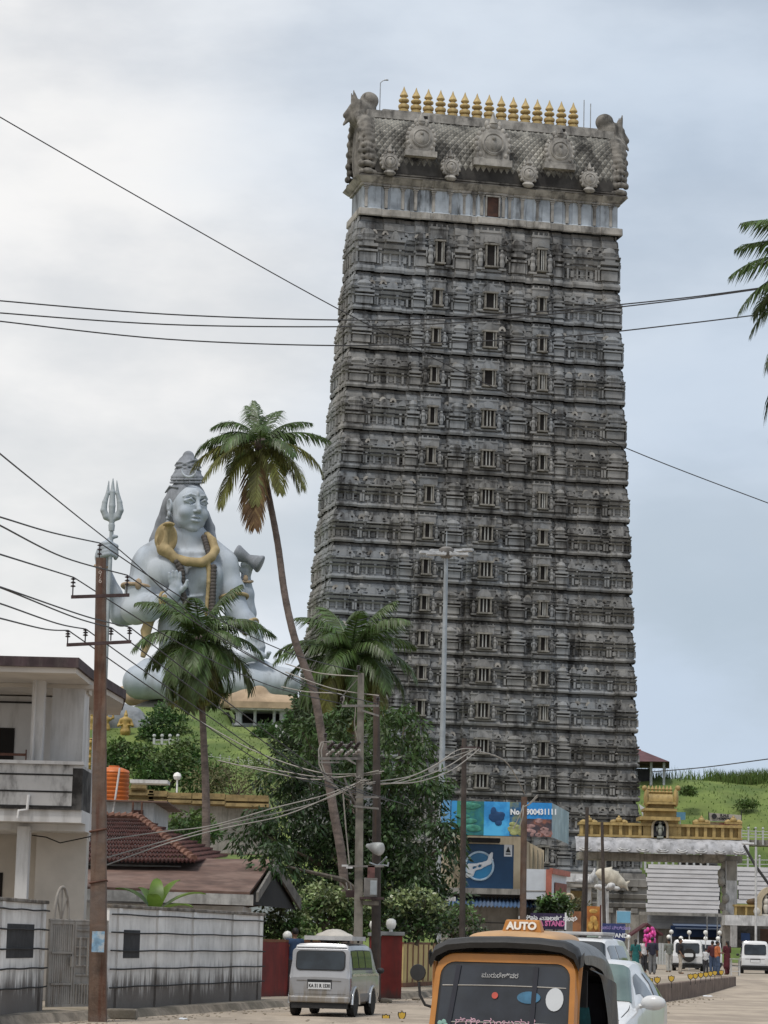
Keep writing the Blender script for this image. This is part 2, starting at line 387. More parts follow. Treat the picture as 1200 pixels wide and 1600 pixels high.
# statue hill: toe, slope and a flat top that carries the statue
SY = 280*K
ST0 = A(300, 1090, 280)          # base of the statue
PX0, PX1, PZ = A(352, 1140, 250).x, A(490, 1140, 250).x, A(425, 1142, 250).z
def hill1(x, y):
    top = A(300, 1106, 258).z
    t = (y-150*K)/(258*K-150*K)
    zz = top*min(1, max(0, t*.92+.08*sm(t))) + nz(x, y)*.5*sm(t*3)*(1-sm((t-.8)*5))
    if PX0 < x < PX1 and y > 242*K: zz = min(zz, PZ)
    e = sm((x-(ST0.x-62))/30)*sm((ST0.x+42-x)/22)
    return max(-.5, zz*e - (1-e)*1)
xs = np.linspace(ST0.x-65, ST0.x+45, 90); ys = list(np.linspace(146*K, 262*K, 60))+list(np.linspace(270*K, 330*K, 8))
g = MB(); g.grid([[(x, y, hill1(x, y) if y < 300*K else hill1(x, y)*(330*K-y)/(30*K)) for x in xs] for y in ys])
o = obj('statue_hill', g, m_lawn, smooth=180); tag(o, kind='structure')
# grassy hill to the right of the tower
HR = A(1100, 1222, 240)
def hill2(x, y):
    t = (y-196*K)/(44*K)
    crest = HR.z+.012*(x-HR.x)*0+.55*math.sin(x*.09+.6)+.035*(x-HR.x)
    zz = zg(y)+crest*(.14*sm(t*6)+.86*sm(t)) + nz(x*1.3, y)*.35*sm(t*2)
    e = sm((x-(HR.x-26))/12)
    return zz*e-(1-e)*1
xs = np.linspace(HR.x-28, HR.x+110, 150); ys = list(np.linspace(194*K, 241*K, 50))+[250*K, 280*K]
g = MB(); g.grid([[(x, y, hill2(x, y) if y < 245*K else hill2(x, 241*K)*(.97 if y < 260*K else 0)) for x in xs] for y in ys])
o = obj('grass_hill', g, m_lawn, smooth=180); tag(o, kind='structure')
# tall grass tufts along the crest of the right hill: nobody could count the blades
def blades(n, fn, h0, h1, wd, name, mat, kind='stuff'):
    P = np.array([fn() for _ in range(n)]); an = rng.uniform(0, 2*PI, n); hh = rng.uniform(h0, h1, n); ln = rng.normal(0, .25, (n, 2))*hh[:, None]
    dx = np.stack([np.cos(an), np.sin(an), 0*an], 1)*wd*rng.uniform(.6, 1.4, n)[:, None]
    T = P+np.stack([ln[:, 0], ln[:, 1], hh], 1); Mid = P+np.stack([ln[:, 0]*.3, ln[:, 1]*.3, hh*.6], 1)
    V = np.concatenate([P-dx, P+dx, Mid+dx*.7, T, Mid-dx*.7]); i = np.arange(n)
    Fq = np.concatenate([np.stack([i, i+n, i+2*n, i+4*n], 1), np.stack([i+4*n, i+2*n, i+3*n, i+3*n], 1)])
    Fq = Fq[:n]; F3 = np.stack([i+4*n, i+2*n, i+3*n], 1)
    me_v = V
    o = npmesh(name, me_v, np.concatenate([np.concatenate([Fq[:, :3], Fq[:, [0, 2, 3]]]), F3]), mat); tag(o, kind=kind); return o
m_blade = M('grass_blades', (.10, .15, .035), rough=.8, var=.25, sc=.3, isl=.3, trans=.3)
def f2():
    x = HR.x+random.uniform(-14, 45); y = random.uniform(236, 241)*K
    if random.random() < .6: x = HR.x+random.choice([2, 4, 6, 9, 14, 17, 21])+random.gauss(0, 1.3)
    return (x, y, hill2(x, y)-.1)
blades(5000, f2, .5, 1.7, .05, 'crest_grass', m_blade)
def f3():
    x = HR.x+random.uniform(-20, 45); y = random.uniform(200, 240)*K; return (x, y, hill2(x, y)-.05)
blades(7000, f3, .12, .4, .07, 'slope_grass', m_blade)
def f4():
    x = ST0.x+random.uniform(-10, 16); y = random.uniform(215, 257)*K; return (x, y, hill1(x, y)-.05)
blades(2500, f4, .1, .3, .06, 'lawn_grass', m_blade)
# ------------------------------------------------------------------ temple tower
m_stone = M('weathered_stone', (.212, .208, .20), rough=.92, var=.42, sc=.35, streak=(.028, .026, .025), ssc=(.85, .85, .12), samt=.9, patch=(.25, .27, .29), psc=.10, pamt=.7, bump=.5, bsc=3, detail=8)
m_stone_hi = M('pale_stone_trim', (.30, .285, .26), rough=.9, var=.34, sc=.8, streak=(.045, .042, .04), ssc=(.8, .8, .25), samt=.8, bump=.4, bsc=4, detail=8)
m_blueplaster = M('blue_grey_plaster', (.33, .365, .40), rough=.9, var=.28, sc=.5, streak=(.05, .048, .046), ssc=(1.1, 1.1, .2), samt=.9, bump=.3, bsc=3, detail=8)
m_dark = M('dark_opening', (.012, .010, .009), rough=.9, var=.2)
m_doorbrown = M('brown_door', (.045, .018, .010), rough=.7, var=.4, sc=2)
m_goldfin = M('gold_finial', (.42, .31, .13), rough=.6, var=.25, sc=1.2, streak=(.2, .11, .05), ssc=(3, 3, .8), samt=.5)
m_whitebar = M('pale_window_bar', (.36, .36, .34), rough=.7, var=.1)  # pale upright strips in front of the dark window panes
PHI = math.radians(12.5)
TC = Vector((A(747, 1250, 235.9/K).x-math.sin(PHI)*5.75, 235.9+5.75*math.cos(PHI), zg(230)))
tower = thing('temple_tower', 'tall grey tiered stone temple gateway tower with a row of gold finials', 'tower', TC, PHI)
def uc(z): return .15+.0155*(z-14)*(1 if z > 14 else .3)
def hwd(z): return 12.15+(66-z)*.049 if z > 20 else 14.4+(20-z)*.03
def dep(z): return 11.5-(11.5-4.5)*z/66
LED = [66.5, 61.3, 57.65, 54.04, 50.44, 46.56, 43.0, 39.5, 36.27, 33.0, 29.77, 26.66, 23.69, 20.44, 17.33, 14.35]
LED = [z-TC.z for z in LED]+[11.0, 7.6]
# plan of a face: (s in -1..1, projection) steps
FRONT = [(-1, .0), (-.99, .32), (-.87, .32), (-.865, .05), (-.80, .05), (-.795, .22), (-.645, .22), (-.64, .0), (-.565, .0), (-.56, .3), (-.49, .3), (-.485, .15), (-.465, .15), (-.46, .5), (-.33, .5), (-.325, .25), (-.27, .25), (-.265, .52), (-.17, .52), (-.165, .3), (-.12, .3), (-.115, .72)]
FRONT = FRONT+[(-s, o_) for s, o_ in reversed(FRONT)]
SIDE = [(-1, 0), (-.95, .3), (-.72, .3), (-.7, .05), (-.5, .05), (-.48, .3), (-.36, .3), (-.34, .1), (-.22, .1), (-.2, .5)]
SIDE = SIDE+[(-s, o_) for s, o_ in reversed(SIDE)]
PROF = [(.0, .26), (.012, .28), (.05, .34), (.095, .30), (.118, .06), (.15, .08), (.155, -.02), (.215, -.02), (.22, .07), (.238, .07), (.243, -.03), (.34, -.04), (.345, .14), (.385, .30), (.395, -.08), (.43, -.08), (.435, .20), (.50, .34), (.51, -.02), (.545, -.02), (.55, .26), (.595, .36), (.61, -.06), (.645, -.06), (.65, .08), (.668, .08), (.673, -.08), (.76, -.09), (.765, .02), (.785, .02), (.79, -.11), (.84, -.12), (.90, -.20), (.93, -.5), (1.0, -.55)]
def ring(z, zm, po, k=1.0):
    w_, d_, c_ = hwd(zm)+.12, dep(zm)/2, uc(zm); P = []; ps = po*.5
    for s, q in FRONT: P.append((c_+s*w_ + (ps if s >= .985 else -ps if s <= -.985 else 0), -d_-po-q*k, z))
    for s, q in SIDE: P.append((c_+w_+ps+q*k*.4, s*d_, z))
    P.append((c_+w_+ps, d_+po, z)); P.append((c_-w_-ps, d_+po, z))
    for s, q in reversed(SIDE): P.append((c_-w_-ps-q*k*.4, s*d_, z))
    return P
BAYS = [(-.93, .09, .32), (-.72, .12, .22), (-.525, .055, .3), (-.215, .075, .52), (.215, .075, .52), (.525, .055, .3), (.72, .12, .22), (.93, .09, .32)]
def front_y(zm, q, po=0): return -dep(zm)/2-q-po
def arch(g, u, y, z, r, d=.18, n=9, point=1.25):
    g.extr([(u+r*math.cos(PI*i/n), y, z+r*point*math.sin(PI*i/n)) for i in range(n+1)], (0, d, 0))
def window(parent, u, y, z0, hw_, h, bars):
    g = MB(); t = .12
    g.bb(u-hw_-t, u-hw_, y-.12, y+.5, z0, z0+h); g.bb(u+hw_, u+hw_+t, y-.12, y+.5, z0, z0+h)
    g.bb(u-hw_-t-.12, u+hw_+t+.12, y-.2, y+.5, z0+h+.002, z0+h+.16); g.bb(u-hw_-t-.1, u+hw_+t+.1, y-.22, y+.5, z0-.14, z0-.002)
    g.m = 1; g.quad((u-hw_, y+.1, z0), (u+hw_, y+.1, z0), (u+hw_, y+.1, z0+h), (u-hw_, y+.1, z0+h))
    g.m = 2
    for b in bars: g.bb(u+b*hw_-.05, u+b*hw_+.05, y+.02, y+.09, z0, z0+h)
    return obj('window', g, [M('window_frame_stone', (.20, .19, .17), rough=.9, var=.35, sc=1.5, streak=(.05, .047, .043), ssc=(2, 2, .5), samt=.7), m_dark, m_whitebar], parent)
def figure(g, u, y, z, h):   # small attendant relief beside a window
    g.ball((u, y, z+h*.88), h*.1, 6); g.ball((u, y, z+h*.62), 0, 7, (h*.17, h*.13, h*.2)); g.ball((u, y, z+h*.3), 0, 7, (h*.15, h*.12, h*.3))
    g.ball((u+h*.2, y, z+h*.5), 0, 6, (h*.05, h*.07, h*.2)); g.ball((u-h*.2, y, z+h*.5), 0, 6, (h*.05, h*.07, h*.2)); g.bb(u-h*.2, u+h*.2, y-.15, y+.2, z-.15, z+.02)
for i in range(len(LED)-1):
    z1, z0 = LED[i], LED[i+1]; h = z1-z0; zm = (z0+z1)/2; c_, w_ = uc(zm), hwd(zm)
    g = MB(); rows = [ring(z0+p*h, zm, po) for p, po in PROF]
    g.grid(rows, closed=True); g.add(rows[-1], [tuple(range(len(rows[-1])))])
    R_ = random.Random(i*7+1)
    # pilasters and panel ribs between the mouldings
    for s0, hwB, q in BAYS:
        uu = c_+s0*w_; bw = hwB*w_; y = front_y(zm, q)
        n = max(2, int(bw*2/.75))
        for k in range(n+1):
            x = uu-bw+.12+(2*bw-.24)*k/n; g.bb(x-.085, x+.085, y-.13, y+.1, z0+.155*h, z0+.345*h)
            if k % 2 == 0: g.bb(x-.11, x+.11, y-.19, y+.1, z0+.395*h, z0+.432*h)
        for k in range(n):
            x = uu-bw+.12+(2*bw-.24)*(k+.5)/n
            if R_.random() < .6: g.bb(x-.06, x+.06, y-.16, y+.1, z0+.51*h, z0+.548*h)
            if R_.random() < .5: g.bb(x-.16, x+.16, y-.055, y+.1, z0+.19*h, z0+.30*h)
        # roofed niche on the bay with arched gable
        arch(g, uu, y-.1, z0+.60*h, min(.5, bw*.5), .5); arch(g, uu, y-.2, z0+.605*h, min(.22, bw*.25), .3)
        g.bb(uu-bw*.62, uu+bw*.62, y-.42, y+.1, z0+.552*h, z0+.59*h)
        for sgn in (-1, 1):
            if bw > .9: arch(g, uu+sgn*bw*.62, y-.05, z0+.60*h, .3, .45); arch(g, uu+sgn*bw*.62, y-.12, z0+.602*h, .15, .3)
        if bw < 1.2:   # tower-like clusters
            g.bb(uu-bw*.7, uu+bw*.7, y-.28, y+.1, z0+.16*h, z0+.33*h); g.bb(uu-bw*.8, uu+bw*.8, y-.42, y+.1, z0+.35*h, z0+.385*h); g.bb(uu-bw*.8, uu+bw*.8, y-.46, y+.1, z0+.44*h, z0+.495*h)
            g.bb(uu-bw*.45, uu+bw*.45, y-.36, y+.1, z0+.50*h, z0+.55*h)
            g.ball((uu, y-.1, z0+.66*h), 0, 8, (bw*.62, .42, h*.11))
    # side clusters on the visible left and right faces
    for s in (-.83, -.42, 0, .42, .83):
        yy = s*dep(zm)/2
        for sg in (-1, 1):
            x = c_+sg*(w_+.05); g.box((x, yy, z0+.25*h), (.7, .55, .18*h)); g.box((x, yy, z0+.46*h), (.75, .75, .06*h)); g.ball((x, yy, z0+.64*h), 0, 8, (.3, .45, h*.12))
    y = front_y(zm, .3)
    for s in (-.30, .30, -.14, .14, -.60, .60): arch(g, c_+s*w_, y-.05, z0+.61*h, .36, .4); arch(g, c_+s*w_, y-.12, z0+.61*h, .17, .3)
    # window surrounds
    wins = [(-.392, .27, .5, (.72,)), (0, .46, .72, (-.3, .36) if i > 3 else (.7,)), (.392, .27, .5, (.72,) if i % 3 else (-.1, .6))]
    for s, hw_, prj, bars in wins:
        u = c_+s*w_; y = front_y(zm, prj if s else .72)
        g.bb(u-hw_-.55, u+hw_+.55, y-.05, y+.2, z0+.62*h, z0+.86*h)
        g.bb(u-hw_-.6, u+hw_+.6, y-.12, y+.2, z0+.845*h, z0+.885*h)
        arch(g, u, y-.2, z0+.665*h, hw_+.22, .4, point=1.0); arch(g, u, y-.32, z0+.67*h, (hw_+.22)*.5, .3)
        for k in range(4): g.bb(u-hw_-.45+k*(2*hw_+.9)/3-.05, u-hw_-.45+k*(2*hw_+.9)/3+.05, y-.1, y+.1, z0+.88*h, z0+.93*h)
        for sg in (-1, 1):
            figure(g, u+sg*(hw_+.55), y-.3, z0+.19*h, h*.36)
        g.bb(u-hw_-.5, u+hw_+.5, y-.35, y+.2, z0+.13*h, z0+.17*h)
    # rows of little horseshoe arches with dark eyes along the parapet band
    x = c_-w_+.5
    while x < c_+w_-.4:
        q = 0
        s_n = (x-c_)/w_
        for (sa, oa), (sb, ob_) in zip(FRONT, FRONT[1:]):
            if sa <= s_n <= sb: q = max(oa, ob_)
        if min(abs(s_n), abs(s_n-.392), abs(s_n+.392)) > .075:
            rr_ = .27+.07*R_.random(); yk = front_y(zm, q); zk = z0+(.665+.03*R_.random())*h
            g.m = 0 if R_.random() < .6 else 1; arch(g, x, yk-.06, zk, rr_, .4, 7, 1.35)
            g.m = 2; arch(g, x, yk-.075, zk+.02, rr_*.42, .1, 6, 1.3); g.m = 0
            if R_.random() < .45: g.bb(x-.09, x+.09, yk-.02, yk+.3, zk+rr_*1.3, zk+rr_*1.3+.22)
            if R_.random() < .35: g.m = 1; g.bb(x-.2, x+.2, yk-.16, yk+.1, z0+.36*h, z0+.385*h); g.m = 0
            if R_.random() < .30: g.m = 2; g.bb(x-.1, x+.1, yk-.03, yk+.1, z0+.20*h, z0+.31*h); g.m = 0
        x += .92+.2*R_.random()
    st = obj('storey', g, [m_stone, m_stone_hi, m_dark], tower)
    for s, hw_, prj, bars in wins:
        u = c_+s*w_; y = front_y(zm, prj if s else .72)
        window(st, u, y-.50, z0+.225*h, hw_, h*.375, bars)
# base storeys: tall plinth with plain wall and heavy mouldings
zb = LED[-1]
PB = [(0, 1.7), (.06, 1.7), (.065, 1.4), (.12, 1.4), (.13, 1.1), (.17, 1.15), (.18, .95), (.205, .95), (.21, .5), (.62, .45), (.63, .75), (.67, .85), (.69, .5), (.72, .5), (.725, .8), (.77, .95), (.78, .55), (.85, .55), (.855, .9), (.93, .9), (.94, .5), (1, .4)]
g = MB(); rows = [ring(-.4+p*(zb+.4), 3, po, .8) for p, po in PB]; g.grid(rows, closed=True); g.add(rows[-1], [tuple(range(len(rows[-1])))])
for s in np.linspace(-.94, .94, 26):
    u = uc(3)+s*hwd(3); g.bb(u-.16, u+.16, front_y(3, 0, .75), front_y(3, 0, -.5), .22*zb, .60*zb); g.bb(u-.3, u+.3, front_y(3, 0, 1.0), front_y(3, 0, -.5), .545*zb, .60*zb)
    arch(g, u, front_y(3, .3, .8), .80*zb, .3, .6)
obj('plinth', g, M('plinth_stone', (.20, .19, .175), rough=.92, var=.3, sc=.5, streak=(.05, .047, .043), ssc=(.8, .8, .15), samt=.7, bump=.5, bsc=3), tower)
# top wall with pilasters and door
z0, z1 = LED[0], 70.1-TC.z; zm = z0; c_, w_ = uc(zm)+.15, hwd(zm)-.15; h = z1-z0
PT = [(0, .45), (.03, .52), (.19, .50), (.205, .3), (.24, .12), (.80, .12), (.81, .3), (.86, .35), (.87, .45), (1.0, .9)]
def ring2(z, po, k):
    d_ = dep(zm)/2; P = []
    for s, q in FRONT: P.append((c_+s*w_+(po if s >= .985 else -po if s <= -.985 else 0), -d_-po-q*k, z))
    for s, q in SIDE: P.append((c_+w_+po, s*d_, z))
    P += [(c_+w_+po, d_+po, z), (c_-w_-po, d_+po, z)]
    for s, q in reversed(SIDE): P.append((c_-w_-po, s*d_, z))
    return P
g = MB(); rows = [ring2(z0+p*h, po, .45) for p, po in PT]
for a_ in range(len(rows)-1): g.m = 1 if a_ < 3 or a_ > 4 else 0; g.grid(rows[a_:a_+2], closed=True)
g.m = 0; g.add(rows[-1], [tuple(range(len(rows[-1])))])
uw = obj('upper_wall', g, [m_blueplaster, m_stone_hi], tower)
for s in (-.985, -.83, -.70, -.60, -.46, -.33, -.22, -.14, -.085, .085, .14, .24, .36, .48, .60, .70, .82, .95):
    u = c_+s*w_; y = -dep(zm)/2-.12-(.34 if abs(s) < .13 else .12); g = MB()
    g.bb(u-.13, u+.13, y-.12, y+.3, z0+.24*h, z0+.76*h)
    for k in range(3): g.bb(u-.17-.07*k, u+.17+.07*k, y-.16-.06*k, y+.3, z0+(.705+.045*k)*h, z0+(.735+.045*k)*h)
    obj('pilaster', g, m_stone_hi, uw)
g = MB(); y = -dep(zm)/2-.50; u = c_; g.bb(u-.55, u+.55, y-.06, y+.3, z0+.235*h, z0+.735*h)
obj('doorway', g, m_doorbrown, uw)
g = MB(); g.bb(u-.68, u-.552, y-.2, y+.2, z0+.235*h, z0+.735*h); g.bb(u+.552, u+.68, y-.2, y+.2, z0+.235*h, z0+.735*h); g.bb(u-.68, u+.68, y-.2, y+.2, z0+.74*h, z0+.78*h)
obj('door_frame', g, m_stone_hi, uw)
# barrel vault roof with diamond lattice
vz0, vz1 = z1, 76.15-TC.z; u0, u1 = c_-w_-.1, c_+w_+.35
def vault(t):     # t 0..1 from front eave to ridge
    a = t*PI/2; return (-dep(zm)/2-.9+1.0*(1-math.cos(a))+1.15*t**2.2, vz0+.45+(vz1-vz0-.45)*math.sin(a*.98)**.92)
NU, NT = 60, 30; g = MB(); rows = []
for j in range(NT+1):
    y, z = vault(j/NT); rows.append([(u0+.9+(u1-u0-1.8)*i/NU, y, z) for i in range(NU+1)])
g.grid(rows)
g.grid([[(u, -y, z) for (u, y, z) in r] for r in [[rows[j][0], rows[j][-1]] for j in range(0, NT+1, 3)]])
lat = MB(); nj = 15; du = .56
for j in range(nj):
    t = .13+.76*j/nj; dt = .76/nj*.96; off = (j % 2)*du/2
    (ya, za), (yc, zc), (yb_, zb2) = vault(t-dt), vault(t), vault(t+dt); ny, nz_ = -(zb2-za), (yb_-ya); ln = math.hypot(ny, nz_); ny, nz_ = ny/ln, nz_/ln
    u = u0+1.0+off
    while u < u1-1.0:
        hh = .17+.03*math.sin(u*3+j); k_ = .47
        lat.add([(u, ya, za), (u+du*k_, yc, zc), (u, yb_, zb2), (u-du*k_, yc, zc), (u, yc+ny*hh, zc+nz_*hh)], [(0, 1, 4), (1, 2, 4), (2, 3, 4), (3, 0, 4)])
        u += du
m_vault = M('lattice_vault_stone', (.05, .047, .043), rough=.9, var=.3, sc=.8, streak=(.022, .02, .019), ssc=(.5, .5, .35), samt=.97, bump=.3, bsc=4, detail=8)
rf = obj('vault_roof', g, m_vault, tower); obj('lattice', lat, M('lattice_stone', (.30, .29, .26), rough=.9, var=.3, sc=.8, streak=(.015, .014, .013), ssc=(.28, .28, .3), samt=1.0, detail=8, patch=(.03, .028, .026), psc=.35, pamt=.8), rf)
g = MB()   # eave mouldings under the vault
yb = -dep(zm)/2
for k, (po, a, b_) in enumerate(((1.05, 0, .12), (.85, .125, .24), (.98, .245, .36), (.85, .365, .5))):
    g.bb(u0-po*.4, u1+po*.4, yb-po, -yb+po, vz0+a*1.0+.0, vz0+b_*1.0)
obj('eave_moulding', g, M('stained_eave', (.085, .078, .07), rough=.92, var=.5, sc=.6, patch=(.17, .16, .14), psc=.5, pamt=.7, streak=(.02, .019, .018), ssc=(.7, .7, .4), samt=.9), rf)
yr, zr = vault(1.0); g = MB()
g.bb(u0+.5, u1-.5, yr-.35, -yr+.35, zr-.25, zr+.02); g.bb(u0+.4, u1-.4, yr-.55, -yr+.55, zr+.022, zr+.72); g.bb(u0+1.9, u1-1.9, yr-.3, -yr+.3, zr+.722, zr+.95)
obj('ridge_beam', g, m_stone_hi, rf)
for k in range(3):
    g = MB(); x = c_-6.2+k*6.6; g.bb(x-.2, x+.2, yr-.56, yr-.40, zr+.25, zr+.55); obj('ridge_vent', g, m_dark, rf)
# 15 gold finials
fp = [(.50, 0), (.50, .12), (.42, .2), (.42, .42), (.30, .50), (.44, .58), (.47, .72), (.40, .86), (.24, .95), (.2, 1.0), (.40, 1.1), (.44, 1.22), (.36, 1.34), (.2, 1.42), (.2, 1.48), (.33, 1.56), (.35, 1.62), (.26, 1.8), (.13, 2.05), (.02, 2.4)]
fin0 = None
for k in range(15):
    x = c_-7.95+k*(16.35/14)
    if fin0 is None: g = MB(); g.lathe([(r*1.15, z*1.14) for r, z in fp], n=12); fin0 = obj('finial', g, m_goldfin, tower, smooth=40); f = fin0
    else: f = fin0.copy(); COL.objects.link(f); f.parent = tower
    f.location = (x, 0, zr+.95)
# medallions on the vault
def medallion(u, t, W_, H_, big):
    y, z = vault(t); zb_ = z-H_*.45; g = MB(); yy = -dep(zm)/2-1.0-(.35 if big else .25)
    Mx = Matrix.Rotation(PI/2, 4, 'X')
    if big:
        g.bb(u-W_*.58, u+W_*.58, yy-.25, yy+1.1, zb_, zb_+H_*.16); g.bb(u-W_*.5, u+W_*.5, yy-.1, yy+1.0, zb_+H_*.162, zb_+H_*.5)
    cz = zb_+H_*.52
    g.lathe([(W_*.50, -.9), (W_*.50, .12), (W_*.42, .2)], (u, yy, cz), 20, Mx)
    for k in range(15 if big else 11):
        a = -PI*.22+PI*1.44*k/(14 if big else 10); g.ball((u+W_*.50*math.cos(a), yy-.02, cz+W_*.52*math.sin(a)), 0, 7, (W_*.085, .2, W_*.10))
    g.lathe([(W_*.36, -.3), (W_*.36, .28), (W_*.30, .34), (W_*.27, .26), (W_*.24, .32), (W_*.1, .38)], (u, yy, cz), 18, Mx)
    g.ball((u, yy-.33, cz-.05*W_), 0, 8, (W_*.12, .12, W_*.17)); g.ball((u, yy-.36, cz+W_*.15), W_*.07, 7)
    g.ball((u, yy, cz+W_*.58), 0, 8, (W_*.16, .3, W_*.14)); g.lathe([(W_*.14, 0), (W_*.1, .12*W_), (W_*.02, .34*W_)], (u, yy, cz+W_*.62), 8)
    for sg in (-1, 1): g.ball((u+sg*W_*.2, yy, cz+W_*.60), 0, 7, (W_*.08, .18, W_*.13))
    if not big: g.ball((u, yy-.05, zb_+H_*.08), 0, 8, (W_*.34, .35, H_*.13))
    obj('medallion', g, m_stone_hi, rf, smooth=50)
for u, W_ in ((-6.05, 2.55), (.72, 3.1), (7.1, 2.6)): medallion(u+.1, .36, W_, W_*1.3, True)
for u in (-8.9, -3.2, 4.15, 10.0): medallion(u+.1, .07, 1.7, 2.3, False)
# gable ends: carved frames, horned beast heads and curls
for sg in (-1, 1):
    ue = u0 if sg < 0 else u1; s = SDF((-3.2, -4.6, -1), (3.2, 4.6, 9.5), .13)
    for k in range(15):         # frame of curls following the vault outline, both faces
        t = k/14; y, z = vault(t*.97); y *= 1.0; z -= vz0
        for sy in (-1, 1):
            s.ell((.12*math.sin(k*2.1), sy*abs(y), z), (.55, .30, .30), .1); s.ell((-.55-.1*math.cos(k*3.), sy*abs(y)*.93, z-.1), (.3, .32, .32), .1)
            s.ell((.5+.15*(k % 2), sy*abs(y)*.9, z), (.3, .25, .34), .1)
    s.ell((0.1, 0, 3.2), (.55, 2.6, 3.4), .2)
    for sy in (-1, 1): s.chain([(-.3, sy*1.9, 4.6), (-.7, sy*2.35, 3.6), (-.75, sy*2.7, 2.4), (-.6, sy*2.9, 1.2)], [.42, .4, .36, .28], .12)
    # head
    ht = vz1-vz0
    s.ell((.2, 0, ht+1.1), (1.05, 1.0, .95), .2); s.ell((.35, 0, ht+.2), (.9, 1.2, .9), .3); s.cone((-.55, 0, ht+2.05), (-.75, 0, ht+2.0), .78, .74, .1)
    s.ell((-.65, 0, ht+2.05), (.78, .5, .78), .1); s.chain([(-.7, 0, ht+1.3), (-1.0, 0, ht+.5), (-1.9, 0, ht+.35)], [.55, .5, .42], .2)
    for sy in (-.45, .45): s.cone((.7, sy, ht+1.5), (1.0, sy, ht+2.75), .32, .08, .1); s.ell((.95, sy, ht+1.2), (.3, .24, .3), .08)
    s.cone((.9, 0, ht+1.0), (1.55, 0, ht+.4), .5, .3, .2); s.cone((1.3, 0, ht+.1), (1.75, 0, ht-.5), .25, .12, .1)
    V, Fq = s.mesh(); V = V*np.array([-sg if False else sg, 1, 1])[None, :]+np.array([ue-sg*.25, 0, vz0])
    if sg < 0: Fq = Fq[:, ::-1]
    npmesh('gable_ornament', V, Fq, M('ornament_stone', (.17, .158, .14), rough=.9, var=.4, sc=1.2, streak=(.03, .028, .025), ssc=(1.3, 1.3, .4), samt=.9, bump=.7, bsc=4), tower, smooth=180)
# thin roof masts with a lamp
for u, hgt, lamp in ((-9.0, 5.2, 1), (10.7, 5.4, 0), (11.35, 5.1, 0)):
    g = MB(); zz = zr; g.tube([(u, .5, zz), (u, .5, zz+hgt-1.2)], .045, 6)
    if lamp: g.tube([(u, .5, zz+hgt-1.2), (u+.2, .45, zz+hgt-1.0), (u+.45, .4, zz+hgt-.92)], .04, 6); g.ball((u+.55, .4, zz+hgt-.9), 0, 7, (.22, .1, .08))
    obj('roof_mast', g, M('mast_steel', (.30, .31, .32), rough=.5, metal=.6), tower)
# ------------------------------------------------------------------ giant seated statue
m_stat = M('statue_grey_paint', (.35, .395, .45), rough=.7, var=.14, sc=.25, streak=(.22, .235, .25), ssc=(.5, .5, .12), samt=.6, patch=(.46, .49, .52), psc=.12, pamt=.6, bump=.15, bsc=1.5, detail=8)
m_stat_d = M('statue_hair_grey', (.21, .225, .25), rough=.8, var=.25, sc=.5, streak=(.11, .12, .13), ssc=(1.2, 1.2, .3), samt=.6)
m_snake = M('statue_ochre_paint', (.34, .26, .135), rough=.75, var=.22, sc=.5, streak=(.16, .11, .05), ssc=(.6, .6, .3), samt=.6)
m_bead = M('statue_bead_brown', (.075, .065, .06), rough=.8, var=.3)
m_cloth = M('statue_cloth_beige', (.36, .27, .18), rough=.85, var=.25, sc=.4)
statue = thing('seated_statue', 'giant pale grey four-armed seated statue holding a trident, with a golden cobra round its neck', 'statue', ST0)
PM = 280*K/FPX        # metres per surveyed unit
def S(px, py, dep_=0): # unit coords -> (x, depth, up) in statue units
    q = A(px, py, 280+dep_/PM*0)-ST0
    return (q.x/PM, q.y/PM+dep_, q.z/PM)
def statue_mesh(name, s, mat, parent=statue):
    V, Fq = s.mesh(); return npmesh(name, V*PM, Fq, mat, parent, smooth=180)
s = SDF((-175, -100, -48), (190, 62, 330), 1.4)
# torso
s.ell(S(296, 1040, 2), (58, 40, 40), 12); s.cone(S(296, 1040, 2), S(296, 975, 0), 46, 44, 10)
s.ell(S(295, 985, -2), (47, 34, 45), 14); s.ell(S(293, 915, -2), (66, 36, 48), 14); s.ell(S(290, 880, 2), (62, 30, 30), 14)
s.ell(S(262, 899, -29), (30, 17, 27), 5); s.ell(S(322, 902, -26), (27, 16, 26), 5); s.cone(S(293, 885, -30), S(294, 960, -34), 2.5, 2.5, 7, cut=True)
s.ell(S(300, 995, -30), (30, 12, 30), 10); s.ell(S(301, 1003, -43), (3, 5, 3), 3, cut=True)
for zz in (938, 958, 978): s.chain([S(274, zz-3, -33), S(295, zz, -37), S(318, zz-3, -32)], [1.6, 1.8, 1.6], 3)
s.chain([S(236, 905, -30), S(262, 926, -41), S(292, 920, -42)], [1.5, 2, 1.5], 3)
s.cone(S(235, 868, 6), S(285, 838, 6), 20, 22, 14); s.cone(S(352, 876, 8), S(305, 840, 6), 18, 20, 14)
s.cone(S(292, 860, 2), S(296, 815, -2), 21, 20, 8)
for a_, b_ in (((262, 862, -28), (290, 868, -24)), ((328, 866, -20), (298, 868, -24))): s.cone(S(*a_), S(*b_), 3, 3, 6)
